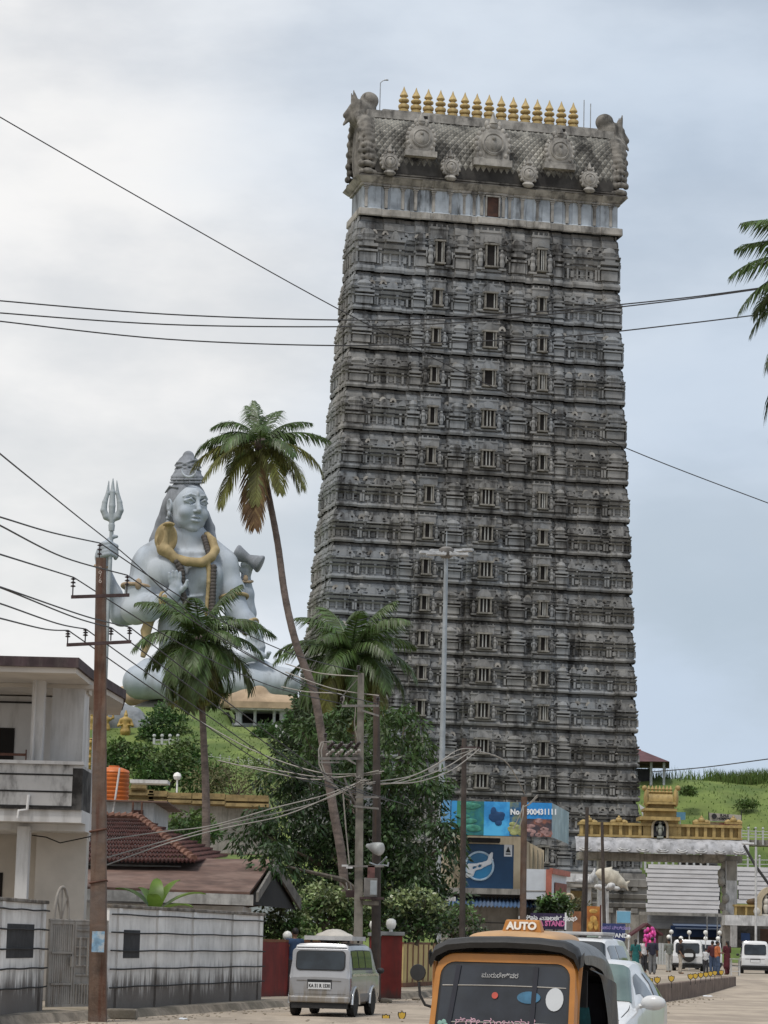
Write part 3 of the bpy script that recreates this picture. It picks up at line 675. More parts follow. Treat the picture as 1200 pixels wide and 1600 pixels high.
# front right arm (image left): raised palm
s.ell(S(232, 882, -2), (26, 25, 28), 8); s.chain([S(230, 890, -3), S(222, 925, -8), S(216, 955, -14)], [25, 25, 21], 7)
s.chain([S(212, 955, -14), S(236, 954, -34), S(266, 946, -50)], [22, 20, 14], 8); s.chain([S(266, 946, -50), S(275, 936, -54)], [13, 11], 4)
s.ell(S(279, 925, -56), (11, 6, 13), 4)
for k, (dx, ln) in enumerate(((-10, 13), (-4.5, 17), (1, 17), (6.5, 14))): s.chain([S(279+dx*.8, 918, -57), S(279+dx*.95, 914-ln*.35, -58), S(279+dx*1.0, 914-ln*.8, -59)], [3.3, 3.0, 2.4], 1.2)
s.chain([S(288, 930, -58), S(294, 924, -62), S(297, 916, -64)], [4, 3.4, 2.6], 2)
# back right arm holding the trident
s.chain([S(232, 900, 16), S(205, 950, 26), S(188, 958, 28)], [22, 20, 18], 8); s.chain([S(186, 955, 28), S(172, 925, 26), S(158, 882, 22)], [18, 15.5, 10], 6); s.ell(S(196, 958, 28), (17, 14, 12), 8)
s.chain([S(158, 882, 22), S(157, 868, 18)], [10, 11], 5); s.ell(S(163, 860, 14), (14, 9, 12), 5)
for k, dz in enumerate((-9, -3.2, 2.6, 8)): s.chain([S(160, 858+dz, 8), S(171, 858+dz*1.0-1, 0), S(181, 861+dz*.9, 6), S(179, 863+dz*.9, 15)], [4.2, 4.0, 3.7, 3.2], 1.2)
s.chain([S(162, 850, 12), S(171, 842, 6), S(177, 838, 4), S(182, 838, 3)], [5, 3.8, 3.2, 2.6], 2)
# front left arm (image right) resting on the knee
s.ell(S(350, 888, 2), (23, 24, 27), 8); s.chain([S(352, 895, 0), S(363, 925, -6), S(370, 957, -14)], [21, 20, 17], 7)
s.chain([S(371, 957, -14), S(385, 975, -26), S(398, 988, -36)], [18, 16, 11.5], 7); s.ell(S(402, 999, -40), (12, 9, 13), 4)
for k, (dx, ln) in enumerate(((-9, 18), (-3, 22), (3.4, 23), (9, 19))): s.chain([S(402+dx, 1006, -43), S(404+dx*1.05, 1006+ln*.5, -45), S(404+dx*.95, 1006+ln, -42)], [3.6, 3.3, 2.6], 1.2)
s.chain([S(392, 998, -42), S(387, 1008, -46), S(388, 1018, -46)], [4, 3.5, 2.7], 2)
# back left arm with the drum
s.chain([S(352, 905, 20), S(378, 955, 30), S(384, 955, 30)], [19, 16, 15], 8); s.chain([S(384, 955, 30), S(384, 925, 28), S(383, 900, 24)], [14, 11.5, 8], 5); s.ell(S(384, 890, 22), (9, 8, 9), 4)
for k in range(4): s.chain([S(379+k*4.2, 887, 20), S(378+k*4.6, 880, 13), S(381+k*4.8, 873-k*.4, 10)], [3, 2.8, 2.2], 1.2)
s.chain([S(377, 890, 18), S(371, 884, 14), S(370, 878, 12)], [3.2, 2.8, 2.2], 1.2)
# folded legs
s.chain([S(270, 1062, -8), S(240, 1064, -30), S(224, 1072, -50)], [38, 30, 23], 14); s.chain([S(222, 1070, -52), S(280, 1078, -58), S(340, 1066, -56)], [25, 21, 15], 10)
s.chain([S(330, 1062, -4), S(395, 1064, -14), S(447, 1070, -26)], [40, 33, 22], 14); s.chain([S(447, 1070, -26), S(390, 1072, -46), S(345, 1070, -52)], [21, 22, 18], 10)
s.chain([S(345, 1056, -56), S(375, 1036, -58), S(408, 1029, -54)], [12, 9, 7], 6); s.ell(S(398, 1031, -55), (22, 9, 6.5), 4)
for k in range(5): s.ell(S(421+ (2-k)*.8, 1026+k*1.6, -60+k*3), (4.2-k*.3, 2.6, 2.8), 1)
statue_mesh('body', s, m_stat)
# head
hx, hz = S(293, 795)[0], S(293, 795)[2]; psi = math.radians(33); cp, sp_ = math.cos(psi), math.sin(psi)
def Hd(a, b, c): 
    return (hx+a*cp+b*sp_+.03*c, a*sp_-b*cp, hz+c)
RH = np.array([[cp, sp_, 0], [sp_, -cp, 0], [0, 0, 1]])
s = SDF((hx-48, -52, hz-52), (hx+48, 52, hz+48), .72)
s.ell(Hd(0, -4, 10), (30, 34, 33), 4, rot=RH); s.ell(Hd(0, 6, -2), (27.5, 27, 36), 6, rot=RH); s.ell(Hd(0, 10, -20), (24.5, 20, 18), 7, rot=RH); s.ell(Hd(0, 21, -34), (10, 7.5, 6), 5, rot=RH)
s.ell(Hd(0, 24, 14), (20, 8, 15), 6, rot=RH)
for g_ in (-1, 1):
    s.ell(Hd(g_*13, 31, 8), (10.5, 6, 5.6), 2.2, cut=True, rot=RH)
    s.ell(Hd(g_*16, 23, -10), (9, 8, 9), 6, rot=RH)
    s.chain([Hd(g_*5, 32.2, 16.8), Hd(g_*13, 31.0, 18.2), Hd(g_*22, 23.5, 14.5)], [1.3, 1.5, 1.0], 1.6)
    s.ell(Hd(g_*12.8, 26.0, 7.6), (8.4, 4.8, 4.8), .6, rot=RH)
    s.chain([Hd(g_*5, 30, 7.4), Hd(g_*12.5, 32.2, 11.2), Hd(g_*21.5, 26.2, 7.4)], [1.3, 1.9, 1.2], .6)
    s.chain([Hd(g_*5.5, 29.3, 7), Hd(g_*12.5, 30.0, 3.9), Hd(g_*20, 26, 7.2)], [.9, 1.1, .8], .8)
    s.ell(Hd(g_*4.3, 33.5, -8.4), (3.0, 3.4, 2.6), 1.2, rot=RH)
    s.ell(Hd(g_*31, -3, 2), (3.4, 7.5, 12), 1.5, rot=RH); s.ell(Hd(g_*34, -2, 4), (2.5, 4.5, 7), 1.2, cut=True, rot=RH); s.ell(Hd(g_*32, -1, -12), (2.6, 3.6, 5), 1.5, rot=RH)
s.chain([Hd(0, 31, 11), Hd(0, 35.5, 0), Hd(0, 38.2, -6.2)], [2.8, 3.4, 4.3], 1.8); s.ell(Hd(0, 37, -8.5), (3.2, 3.4, 2.4), 1.6, rot=RH)
s.chain([Hd(-12, 27, -18.6), Hd(-4, 32.6, -16.6), Hd(0, 32.8, -17.2), Hd(4, 32.6, -16.6), Hd(12, 27, -18.6)], [.9, 1.8, 1.6, 1.8, .9], .7)
s.chain([Hd(-10.5, 27.2, -21), Hd(-5, 31.2, -22.8), Hd(0, 32, -23.2), Hd(5, 31.2, -22.8), Hd(10.5, 27.2, -21)], [1.0, 2.2, 2.5, 2.2, 1.0], 1); s.chain([Hd(-9.5, 30.5, -19.5), Hd(0, 35, -19.5), Hd(9.5, 30.5, -19.5)], [.5, .6, .5], .5, ) if False else None
s.ell(Hd(0, 31, 20), (2, 3, 5), 1, rot=RH)
s.cone(Hd(0, -2, -30), Hd(0, -4, -50), 17, 18, 5)
head = statue_mesh('head', s, m_stat)
# hair: cap, top knot tiers, fall behind the shoulder
s = SDF((hx-75, -35, hz-70), (hx+50, 66, hz+105), 1.1)
s.ell(Hd(0, -7, 13), (32.5, 33.5, 34), 4, rot=RH)
s.ell(Hd(0, 34, 8), (21.5, 26, 26), 3, cut=True, rot=RH); s.ell(Hd(0, 30, -24), (40, 30, 22), 4, cut=True, rot=RH)
s.chain([S(266, 785, 16), S(256, 815, 26), S(243, 842, 30)], [14, 14, 13], 6); s.chain([S(272, 800, 22), S(266, 840, 30)], [16, 18], 8); s.chain([S(318, 800, 22), S(326, 822, 22), S(331, 842, 16)], [8, 8, 7], 5)
s.ell(S(292, 747, 6), (26, 24, 13), 4); s.ell(S(292.5, 739, 6), (22, 21, 8), 3); s.cone(S(293, 740, 6), S(293.5, 727, 6), 17, 18, 3); s.ell(S(293.5, 727, 6), (20, 19, 9), 3); s.ell(S(294, 713, 6), (9.5, 9.5, 10), 2)
s.ell(S(294, 720, 6), (13, 12, 5), 3)
for k in range(5): a_ = .8*k; s.chain([S(293.5-20*math.cos(t), 738-(k*3.2)-5*math.sin(t*2.0)*(1 if k%2 else -1), 6-19.5*math.sin(t)) for t in np.linspace(.2, PI-.2, 7)], [1.5]*7, .8)
for k in range(3): s.chain([S(292-(26-k)*math.cos(t), 753-k*4.5+4*math.sin(t), 6-(25-k)*math.sin(t)) for t in np.linspace(.1, PI-.1, 8)], [1.8]*8, .8)
for dx in (-26, -18, -10): s.chain([Hd(dx, 10, 30), Hd(dx*1.15, -8, 34), Hd(dx*1.1, -24, 26)], [1.6, 1.6, 1.4], .8)
statue_mesh('hair', s, m_stat_d)
g = MB(); cres = []    # crescent moon ornament on the hair knot
for t in np.linspace(-1.9, 1.9, 16): cres.append(Vector(S(297+11*math.sin(t), 743+11*math.cos(t)-4, -26-2*math.cos(t)))*PM)
g.tube(cres, [.03+.16*math.sin(PI*i/15) for i in range(16)], 8); obj('crescent', g, m_stat, statue, smooth=60)
g = MB()
for px, py, d_ in ((263, 812, -14), (263, 818, -14)): g.ball(Vector(S(px, py, d_))*PM, .28, 10)
g.tube([Vector(S(263, 805, -13))*PM, Vector(S(263, 822, -14))*PM], .09, 6); obj('earring', g, m_stat, statue, smooth=60)
# cobra
s = SDF((-75, -80, 60), (80, 62, 290), .9)
s.chain([S(268, 872, -40), S(258, 864, -38), S(256, 850, -34), S(262, 838, -34), S(266, 830, -38)], [7.5, 9.5, 10, 8, 5], 3)
s.ell(S(262, 846, -34), (18, 5, 25), 3); s.ell(S(254, 846, -41), (5, 4, 17), 2, cut=True); s.ell(S(271, 846, -41), (5, 4, 17), 2, cut=True); s.ell(S(262.5, 848, -39), (3.4, 4, 22), 2); s.ell(S(267, 825, -42), (7.5, 9, 3.6), 2); s.cone(S(260, 826, -44), S(274, 826, -44), 2.5, 2.5, 1.5)
s.chain([S(264, 866, -42), S(276, 878, -42), S(296, 884, -46), S(318, 885, -44), S(332, 876, -38), S(338, 864, -30), S(333, 848, -20), S(324, 838, -6), S(316, 832, 12)], [8.5, 7.6, 7.2, 7.2, 7.2, 7, 6.6, 6, 5], 2)
s.chain([S(326, 880, -42), S(329, 895, -40), S(329, 915, -42), S(327, 940, -42), S(325, 965, -44)], [4.6, 4, 3.6, 3.3, 3], 2)
statue_mesh('cobra', s, m_snake)
g = MB()
for k in range(20): g.ball(Vector(S(*[ (280+3*math.sin(k*.5)+k*1.2 if k < 12 else 294), 884+k*5.2, -46-(k*.3)]))*PM, .5, 8)
for k in range(18): g.ball(Vector(S(336-(k*.15), 892+k*5.4, -40-k*.45))*PM, .48, 8)
for k in range(9): g.ball(Vector(S(320+k*1.4, 842+k*4.6, -19-k*2.6))*PM, .42, 8)
obj('bead_garland', g, m_bead, statue, smooth=60)['kind'] = 'stuff'
def band(pts, rs, name, mat, k=1.0): 
    g = MB(); g.tube([Vector(S(*p))*PM for p in pts], [r*PM for r in rs], 8); return obj(name, g, mat, statue, smooth=60)
def ringb(c, ax, r, t, name, mat):
    c = Vector(S(*c)); ax = Vector(ax).normalized(); u = ax.cross(Vector((0, 1, 0.01))).normalized(); v_ = ax.cross(u); g = MB()
    g.tube([(c+(u*math.cos(a)+v_*math.sin(a))*r)*PM for a in np.linspace(0, 2*PI, 25)], t*PM, 8, cap=False)
    f_ = c+Vector((0, -r, 3)); g.ball(f_*PM, t*2.0*PM, 8, (t*2*PM, t*1.2*PM, t*3.2*PM)); return obj(name, g, mat, statue, smooth=60)
ringb((219, 920, -6), (-.12, -.1, -1), 28, 3.0, 'arm_band', m_cloth); ringb((365, 935, -8), (.15, -.15, -1), 22.5, 2.8, 'arm_band', m_snake)
ringb((262, 947, -48), (1, -.5, .25), 15.5, 2.6, 'bracelet', m_snake); ringb((393, 983, -32), (.7, -.4, -.6), 14.5, 2.6, 'bracelet', m_snake)
ringb((383, 905, 25), (0, -.2, 1), 10.5, 2.0, 'bracelet', m_cloth); ringb((158, 882, 22), (.1, -.2, 1), 12, 2.0, 'bracelet', m_cloth)
# snake bands hanging, waist cloth
band([(246, 958, -20), (236, 972, -24), (230, 990, -28), (232, 1010, -30), (226, 1030, -36)], [7, 8, 9, 7, 4], 'snake_tail', m_snake)
s = SDF((-130, -40, -60), (70, 60, 30), 1.5); s.chain([S(262, 1084, 0), S(225, 1082, 4), S(190, 1076, 10)], [16, 15, 5], 6); s.chain([S(240, 1090, 6), S(205, 1090, 10), S(178, 1083, 14)], [12, 11, 3], 4); s.ell(S(290, 1095, -10), (70, 32, 14), 6)
statue_mesh('waist_cloth', s, m_cloth)
# trident
g = MB(); P_ = lambda x, y, d_=2: Vector(S(x, y, d_))*PM
g.tube([P_(164, 1095, -2), P_(169, 950, 0), P_(174, 830, 4)], [3.0*PM, 3.0*PM, 3.3*PM], 10)
g.tube([P_(173.8, 829, 4), P_(174.1, 820, 4), P_(174.4, 816, 4)], [4.6*PM, 5.4*PM, 4*PM], 10)
for q in ((0, 1), ):
    pass
s = SDF((-165, -16, 245), (-92, 20, 352), .8)
s.chain([S(174.3, 815, 4), S(174.8, 790, 4), S(175.6, 768, 4), S(176.3, 747, 4)], [4.4, 5.2, 4.0, .8], 1.2)
for g_ in (-1, 1):
    s.chain([S(174.4+g_*2, 812, 4), S(174.5+g_*9, 807, 4), S(174.6+g_*13, 797, 4), S(175+g_*11.5, 784, 4), S(175.6+g_*7.6, 770, 4), S(176+g_*6.2, 750, 4)], [3.6, 5.2, 5.2, 4.2, 3.0, .7], 1.2)
    s.ell(S(174.6+g_*5, 806, 4), (5, 3.4, 5), 2)
V, Fq = s.mesh(); 
tr = obj('trident', g, M('trident_grey', (.34, .375, .40), rough=.6, var=.15, sc=.4), statue, smooth=50); o = npmesh('prongs', V*PM, Fq, MATS['trident_grey'], tr, smooth=180)
# drum
g = MB(); a_, b_ = Vector(S(367, 862, 12)), Vector(S(408, 881, 8)); ax = (b_-a_).normalized(); rotm = ax.to_track_quat('Z', 'Y').to_matrix().to_4x4(); L_ = (b_-a_).length
g.lathe([(r*PM, z*PM) for r, z in ((13, 0), (14, 1), (14, 3.5), (12.4, 7), (8, L_*.42), (7, L_*.5), (8, L_*.58), (12.4, L_-7), (14.2, L_-3.5), (14.2, L_-1), (13, L_))], a_*PM, 20, rotm)
obj('drum', g, m_stat_d, statue, smooth=50)

# pedestal of rough rock under the folded legs
s = SDF((-150, -110, -95), (190, 70, 4), 3.0); s.ell((0, -15, -40), (105, 55, 42), 10); s.ell((80, -20, -35), (85, 48, 36), 10); s.ell((20, -30, -70), (140, 60, 40), 10)
statue_mesh('pedestal', s, M('pedestal_rock', (.20, .195, .185), rough=.9, var=.3, sc=.4, bump=.6, bsc=2))
# ------------------------------------------------------------------ palms, trees, shrubs
m_frond = M('palm_frond', (.07, .115, .03), rough=.45, var=.3, sc=1.5, isl=.35, trans=.3, spec=.5)
m_frond_y = M('palm_frond_yellowing', (.16, .165, .045), rough=.5, var=.3, sc=1.5, isl=.35, trans=.3)
m_frond_d = M('palm_frond_dry', (.15, .095, .045), rough=.8, var=.3, sc=1.5, isl=.3, trans=.2)
m_palmbark = M('palm_bark', (.145, .115, .10), rough=.95, var=.3, sc=3, bump=.6, bsc=10, streak=(.06, .05, .045), ssc=(2, 2, 8), samt=.6)
m_nut = M('coconut_green', (.11, .12, .03), rough=.5, var=.3, sc=3)
def frond(L_, az, el, droop, R_, nl=54, stiff=1.0, lw=.031):
    """one feather leaf: rachis tube + two rows of leaflets; base at origin"""
    n = 14; pts = [Vector((0, 0, 0))]; ds = []; a = el; step = L_/n; ha = Vector((math.cos(az), math.sin(az), 0)); sd = Vector((-ha.y, ha.x, 0)); tw = R_.uniform(-.25, .25)
    for i in range(n):
        t = (i+.5)/n; ang = el-droop*t**1.25; d = ha*math.cos(ang)+Vector((0, 0, math.sin(ang))); d = (d+sd*tw*t*.5).normalized(); ds.append(d); pts.append(pts[-1]+d*step)
    g = MB(); g.tube(pts, [.035*L_/3*(1-.85*i/n)+.004 for i in range(n+1)], 5)
    for k in range(nl):
        t = .12+.88*(k+R_.random()*.6)/nl; i = min(n-1, int(t*n)); p = pts[i].lerp(pts[i+1], t*n-i); d = ds[i]; s_ = sd
        up = s_.cross(d).normalized()
        if up.z < 0 and abs(el) < 1.3: up = -up
        l = L_*.33*(math.sin(PI*(.12+.84*t))**.7)*R_.uniform(.85, 1.1)
        for sg in (-1, 1):
            fw = .55+.75*t; v = (s_*sg*stiff+d*fw+up*R_.uniform(.0, .25)+Vector((0, 0, -.25-.35*R_.random()))).normalized()
            v2 = (v+Vector((0, 0, -.75-R_.random()*.5))).normalized()
            wv = d.cross(v).cross(v).normalized()*lw*L_/3*1.0
            m_ = p+v*l*.5; e_ = m_+v2*l*.55
            g.add([p-wv*.6, p+wv*.6, m_+wv, m_-wv, e_], [(0, 1, 2, 3), (3, 2, 4)])
    return g
def palm(label, base_pts, rad, L_, seed, spec, crown_h=.0, nuts=True, group=None, bark_lab=None):
    R_ = random.Random(seed); top = base_pts[-1]
    t = thing('palm_tree', label, 'palm tree', base_pts[0], 0, group)
    # smooth trunk
    P = []; m = len(base_pts)
    for i in range(m-1):
        p0, p1, p2, p3 = [base_pts[min(max(j, 0), m-1)] for j in (i-1, i, i+1, i+2)]
        for u in np.linspace(0, 1, 9)[:-1]:
            u = float(u); P.append(.5*((2*p1)+(p2-p0)*u+(2*p0-5*p1+4*p2-p3)*u*u+(3*p1-p0-3*p2+p3)*u**3))
    P.append(top); g = MB(); g.tube(P, [rad*(1.25-.5*i/(len(P)-1)+.035*(i % 2)) for i in range(len(P))], 10); obj('trunk', g, m_palmbark, t, w=True, smooth=60)
    g = MB(); g.ball(top+Vector((0, 0, .1)), 0, 9, (rad*1.7, rad*1.7, rad*2.6)); obj('crown_core', g, m_palmbark, t, w=True, smooth=60)
    for (az, el, dr, sc_, mt) in spec:
        g = frond(L_*sc_*R_.uniform(.93, 1.07), math.radians(az)+R_.uniform(-.08, .08), math.radians(el), math.radians(dr), R_)
        o = obj('frond', g, mt, t); o.location = top+Vector((0, 0, .15))-t.location
    if nuts:
        for k in range(6): a_ = k*1.05; g = MB(); g.ball((0, 0, 0), 0, 9, (.12, .12, .15)); o = obj('coconut', g, m_nut, t, smooth=60); o.location = top+Vector((math.cos(a_)*rad*1.5, math.sin(a_)*rad*1.5, -.25-.1*(k % 2)))-t.location
    return t
F, Y_, D_ = m_frond, m_frond_y, m_frond_d
def spec(n, seed, elmin=-35, elmax=75, base=[]):
    R_ = random.Random(seed); out = list(base)
    for k in range(n):
        u = k/(n-1); out.append((k*137.5+R_.uniform(-15, 15), elmax+(elmin-elmax)*u**.85+R_.uniform(-6, 6), 55+70*(u**.5)*R_.uniform(.7, 1.1), R_.uniform(.85, 1.0), F if u < .72 else Y_))
    return out
y1 = 68
tp = [G(546, 1440).xy]; B1 = A(545, 1420, y1); B1.z = -.1
pts1 = [Vector((B1.x, B1.y, -.2))]+[A(x, y, y1) for x, y in ((537, 1370), (520, 1260), (505, 1165), (490, 1080), (464, 1010), (446, 935), (434, 850), (420, 775), (406, 700))]
# bearings: 0 = right, 180 = left, 270 = towards the road, 90 = away
palm('tall curving coconut palm leaning left between the statue and the tower', pts1, .128, 2.5, 5, [
 (178, 30, 95, .95, F), (186, 8, 70, 1.05, Y_), (205, -8, 62, 1.05, Y_), (160, 45, 110, .9, F), (150, 25, 80, .9, F), (172, 62, 100, .8, F), (115, 78, 60, .75, F), (100, 80, 35, .75, F), (60, 72, 60, .8, F), (45, 60, 120, .75, F), (20, 52, 60, .8, F), (8, 32, 60, .95, F), (355, 10, 80, 1.0, Y_), (335, -12, 70, .95, Y_), (350, -25, 55, .95, Y_), (300, -30, 50, .9, Y_),
 (255, -62, 30, 1.15, D_), (268, -60, 22, .9, Y_), (215, -35, 50, 1.05, Y_), (270, 40, 80, .8, F), (90, 45, 80, .85, F), (240, 25, 90, .85, F), (310, 15, 80, .85, F), (65, 20, 90, .85, F), (130, 10, 80, .85, F)], nuts=True)
y2 = 95; c2 = A(312, 1010, y2); b2_ = A(322, 1300, y2)
palm('coconut palm with drooping crown standing in front of the seated statue', [Vector((b2_.x+.1, b2_.y, 1.0)), b2_, A(321, 1220, y2), A(317, 1130, y2), c2], .17, 3.7, 8, spec(40, 3, -66, 80))
y3 = 100; c3 = A(548, 1035, y3); b3 = A(556, 1300, y3)
palm('broad coconut palm behind the mango tree at the left foot of the tower', [Vector((b3.x, b3.y, 0)), b3, A(552, 1150, y3), c3], .2, 4.2, 9, spec(36, 4, -42, 82))
y4 = 44; c4 = A(1308, 425, y4); b4 = A(1300, 1500, y4)
palm('coconut palm at the right edge with only frond tips in view', [Vector((b4.x, b4.y, 0)), A(1290, 1100, y4), A(1312, 700, y4), c4], .16, 2.15, 12,
 [(180, 54, 70, 1.1, F), (176, 38, 62, 1.12, F), (181, 20, 62, 1.08, F), (183, 0, 60, 1.1, F), (178, -18, 48, 1.2, F), (185, -38, 42, 1.35, F), (174, -52, 30, 1.6, F), (180, -62, 18, 1.75, F), (200, 5, 60, .9, F), (165, 60, 60, .9, F)]+[(k*48-40, 35-(k % 3)*30, 70, 1, F) for k in range(6)])

def leaves(C, nper, spread, ln, wd, mat, name, parent, droop=.6, R_=rng, face=None, flat=.5):
    """C (m,3) clump centres; leaf blades around each, drooping; returns mesh object (local to parent)"""
    m = len(C); n = m*nper; c = np.repeat(C, nper, 0); sp_ = np.repeat(np.asarray(spread, float).reshape(-1, 1)*np.ones((m, 1)), nper, 0)
    u = R_.normal(0, 1, (n, 3)); u /= np.linalg.norm(u, axis=1)[:, None]; u[:, 2] *= .75
    p = c+u*sp_*R_.uniform(.35, 1.0, (n, 1))**.6
    d = u*.8+R_.normal(0, .45, (n, 3)); d[:, 2] -= droop; d /= np.linalg.norm(d, axis=1)[:, None]
    s_ = np.cross(d, R_.normal(0, 1, (n, 3))+np.array([0, 0, flat*3])); s_ /= np.linalg.norm(s_, axis=1)[:, None]+1e-9
    l = ln*R_.uniform(.6, 1.25, (n, 1)); w_ = wd*R_.uniform(.7, 1.2, (n, 1))
    nrm = np.cross(s_, d)
    V = np.concatenate([p, p+d*l*.45+s_*w_-nrm*l*.04, p+d*l, p+d*l*.45-s_*w_-nrm*l*.04]); i = np.arange(n)
    return npmesh(name, V-np.array(parent.location)[None, :], np.stack([i, i+n, i+2*n, i+3*n], 1), mat, parent)
m_bark = M('tree_bark', (.10, .08, .06), rough=.95, var=.35, sc=3, bump=.7, bsc=9)
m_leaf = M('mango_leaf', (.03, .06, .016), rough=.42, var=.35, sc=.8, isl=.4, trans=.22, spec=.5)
m_leaf_l = M('mango_leaf_toplit', (.058, .10, .027), rough=.42, var=.3, sc=.8, isl=.35, trans=.25)  # lighter copy of the leaf colour, painting the top-lit clumps
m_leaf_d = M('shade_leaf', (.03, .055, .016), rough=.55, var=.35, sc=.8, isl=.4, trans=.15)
def tree(name, label, cat, base, blobs, trunk_r, nclump, nper, ln, wd, mats, seed, group=None, spread=.55, limbs=6, droop=.6, height=None):
    """blobs: ellipsoids (centre, radii) that the crown fills; clumps sit in their shells"""
    R_ = random.Random(seed); t = thing(name, label, cat, base, 0, group); tops = []
    vol = [b[1][0]*b[1][1]*b[1][2] for b in blobs]; tot = sum(v**.67 for v in vol); C = []
    for (c, r), v in zip(blobs, vol):
        for _ in range(max(3, int(nclump*v**.67/tot))):
            while True:
                d = Vector((R_.gauss(0, 1), R_.gauss(0, 1), R_.gauss(0, 1))).normalized()
                if d.z > -.75: break
            f = R_.uniform(.45, 1.0)**.5; C.append((c[0]+d.x*r[0]*f, c[1]+d.y*r[1]*f, c[2]+d.z*r[2]*f))
    C = np.array(C); b0 = Vector(base); cc = Vector(C.mean(0)); fork = b0.lerp(Vector((cc.x, cc.y, b0.z)), .3); fork.z = b0.z+(C[:, 2].min()-b0.z)*.7+.3*(cc.z-C[:, 2].min())
    g = MB(); g.tube([b0, b0.lerp(fork, .5)+Vector((R_.uniform(-.1, .1), 0, 0)), fork], [trunk_r*1.25, trunk_r, trunk_r*.85], 9)
    sel = [C[i] for i in np.linspace(0, len(C)-1, limbs*4).astype(int)]
    for k, e_ in enumerate(sel):
        e_ = Vector(e_); md = fork.lerp(e_, .5)+Vector((R_.uniform(-.2, .2), R_.uniform(-.2, .2), .25)); k_ = .5 if k % 3 == 0 else .28
        g.tube([fork-Vector((0, 0, .1)), md, e_], [trunk_r*k_, trunk_r*k_*.6, trunk_r*.08], 6)
    obj('trunk', g, m_bark, t, w=True, smooth=60)
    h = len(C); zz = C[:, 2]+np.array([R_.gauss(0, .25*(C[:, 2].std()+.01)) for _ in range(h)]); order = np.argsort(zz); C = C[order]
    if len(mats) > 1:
        k = int(h*.55); idx = rng.permutation(h); hi = np.sort(np.concatenate([np.arange(int(h*.72), h), idx[:int(h*.08)]])); lo = np.setdiff1d(np.arange(h), hi)  # upper clumps take the second colour: painted top light on trees, pale leaves on shrubs
        leaves(C[lo], nper, [spread*R_.uniform(.7, 1.3) for _ in lo], ln, wd, mats[0], 'crown', t, droop); leaves(C[hi], nper, [spread*R_.uniform(.6, 1.1) for _ in hi], ln, wd, mats[1], 'lighter_top_leaves', t, droop)['kind'] = 'stuff'
    else: leaves(C, nper, [spread*R_.uniform(.7, 1.3) for _ in C], ln, wd, mats[0], 'crown', t, droop)
    return t
def blob(px, py, y33, rx, ry, rz): 
    s_ = y33/3300; return (tuple(A(px, py, y33)), (rx*s_*1.0, ry*s_, rz*s_))
y5 = 72
B = [blob(x, y, y5+dy, rx, rd, rz) for x, y, dy, rx, rd, rz in ((630, 1150, 1, 48, 60, 42), (560, 1135, 3, 50, 50, 36), (500, 1160, 2, 42, 60, 40), (448, 1215, 1, 40, 60, 50), (650, 1235, 0, 52, 70, 52), (560, 1240, 0, 75, 80, 75), (455, 1300, -1, 55, 60, 60), (680, 1330, -1, 46, 60, 62), (590, 1340, 0, 75, 80, 70), (500, 1345, 0, 55, 60, 55), (655, 1405, -1.5, 62, 50, 42), (395, 1305, 0, 26, 40, 34), (432, 1338, -14, 30, 30, 26))]
bt = G(600, 1520); bt = A(600, 1470, y5); bt.z = 0
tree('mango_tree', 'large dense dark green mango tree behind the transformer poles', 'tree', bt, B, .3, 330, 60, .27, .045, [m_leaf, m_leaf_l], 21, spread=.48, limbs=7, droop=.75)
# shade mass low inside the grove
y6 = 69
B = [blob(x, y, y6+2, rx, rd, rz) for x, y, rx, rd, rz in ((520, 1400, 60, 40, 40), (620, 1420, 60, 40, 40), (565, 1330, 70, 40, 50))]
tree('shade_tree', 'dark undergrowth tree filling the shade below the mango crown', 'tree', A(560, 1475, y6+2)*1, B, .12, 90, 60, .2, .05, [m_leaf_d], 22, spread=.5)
# pale glossy hedge shrubs over the red and yellow wall
m_pale = M('pale_shrub_leaf', (.23, .28, .12), rough=.35, var=.35, sc=1.5, isl=.45, trans=.2, spec=.6)
m_midl = M('shrub_leaf', (.09, .15, .045), rough=.4, var=.35, sc=1.5, isl=.45, trans=.2)
def shrub(label, px, py, y33, rx, rz, n, mats, seed, ln=.16, wd=.05, group=None, nper=26, name='shrub', base=None, droop=.15):
    b = A(px, py+rz, y33); b.z = max(b.z-.1, 0) if base is None else base
    s_ = y33/3300; return tree(name, label, 'shrub', b, [blob(px, py, y33, rx, rx*.7, rz), blob(px-rx*.45, py+rz*.3, y33, rx*.6, rx*.5, rz*.7), blob(px+rx*.5, py+rz*.25, y33, rx*.55, rx*.5, rz*.75)], .05, n, nper, ln, wd, mats, seed, group, spread=.30, limbs=4, droop=droop)
hy = 62
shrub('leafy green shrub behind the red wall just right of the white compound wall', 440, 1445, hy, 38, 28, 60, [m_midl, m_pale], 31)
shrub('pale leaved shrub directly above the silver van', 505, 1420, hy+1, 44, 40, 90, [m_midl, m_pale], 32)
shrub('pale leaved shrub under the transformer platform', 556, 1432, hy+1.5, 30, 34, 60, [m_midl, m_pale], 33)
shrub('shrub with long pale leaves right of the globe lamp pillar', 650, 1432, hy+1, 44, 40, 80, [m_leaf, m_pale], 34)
shrub('dark leafy shrub between the pole and the yellow wall', 715, 1445, hy+2, 36, 42, 60, [m_leaf, m_midl], 35, ln=.13, wd=.035)
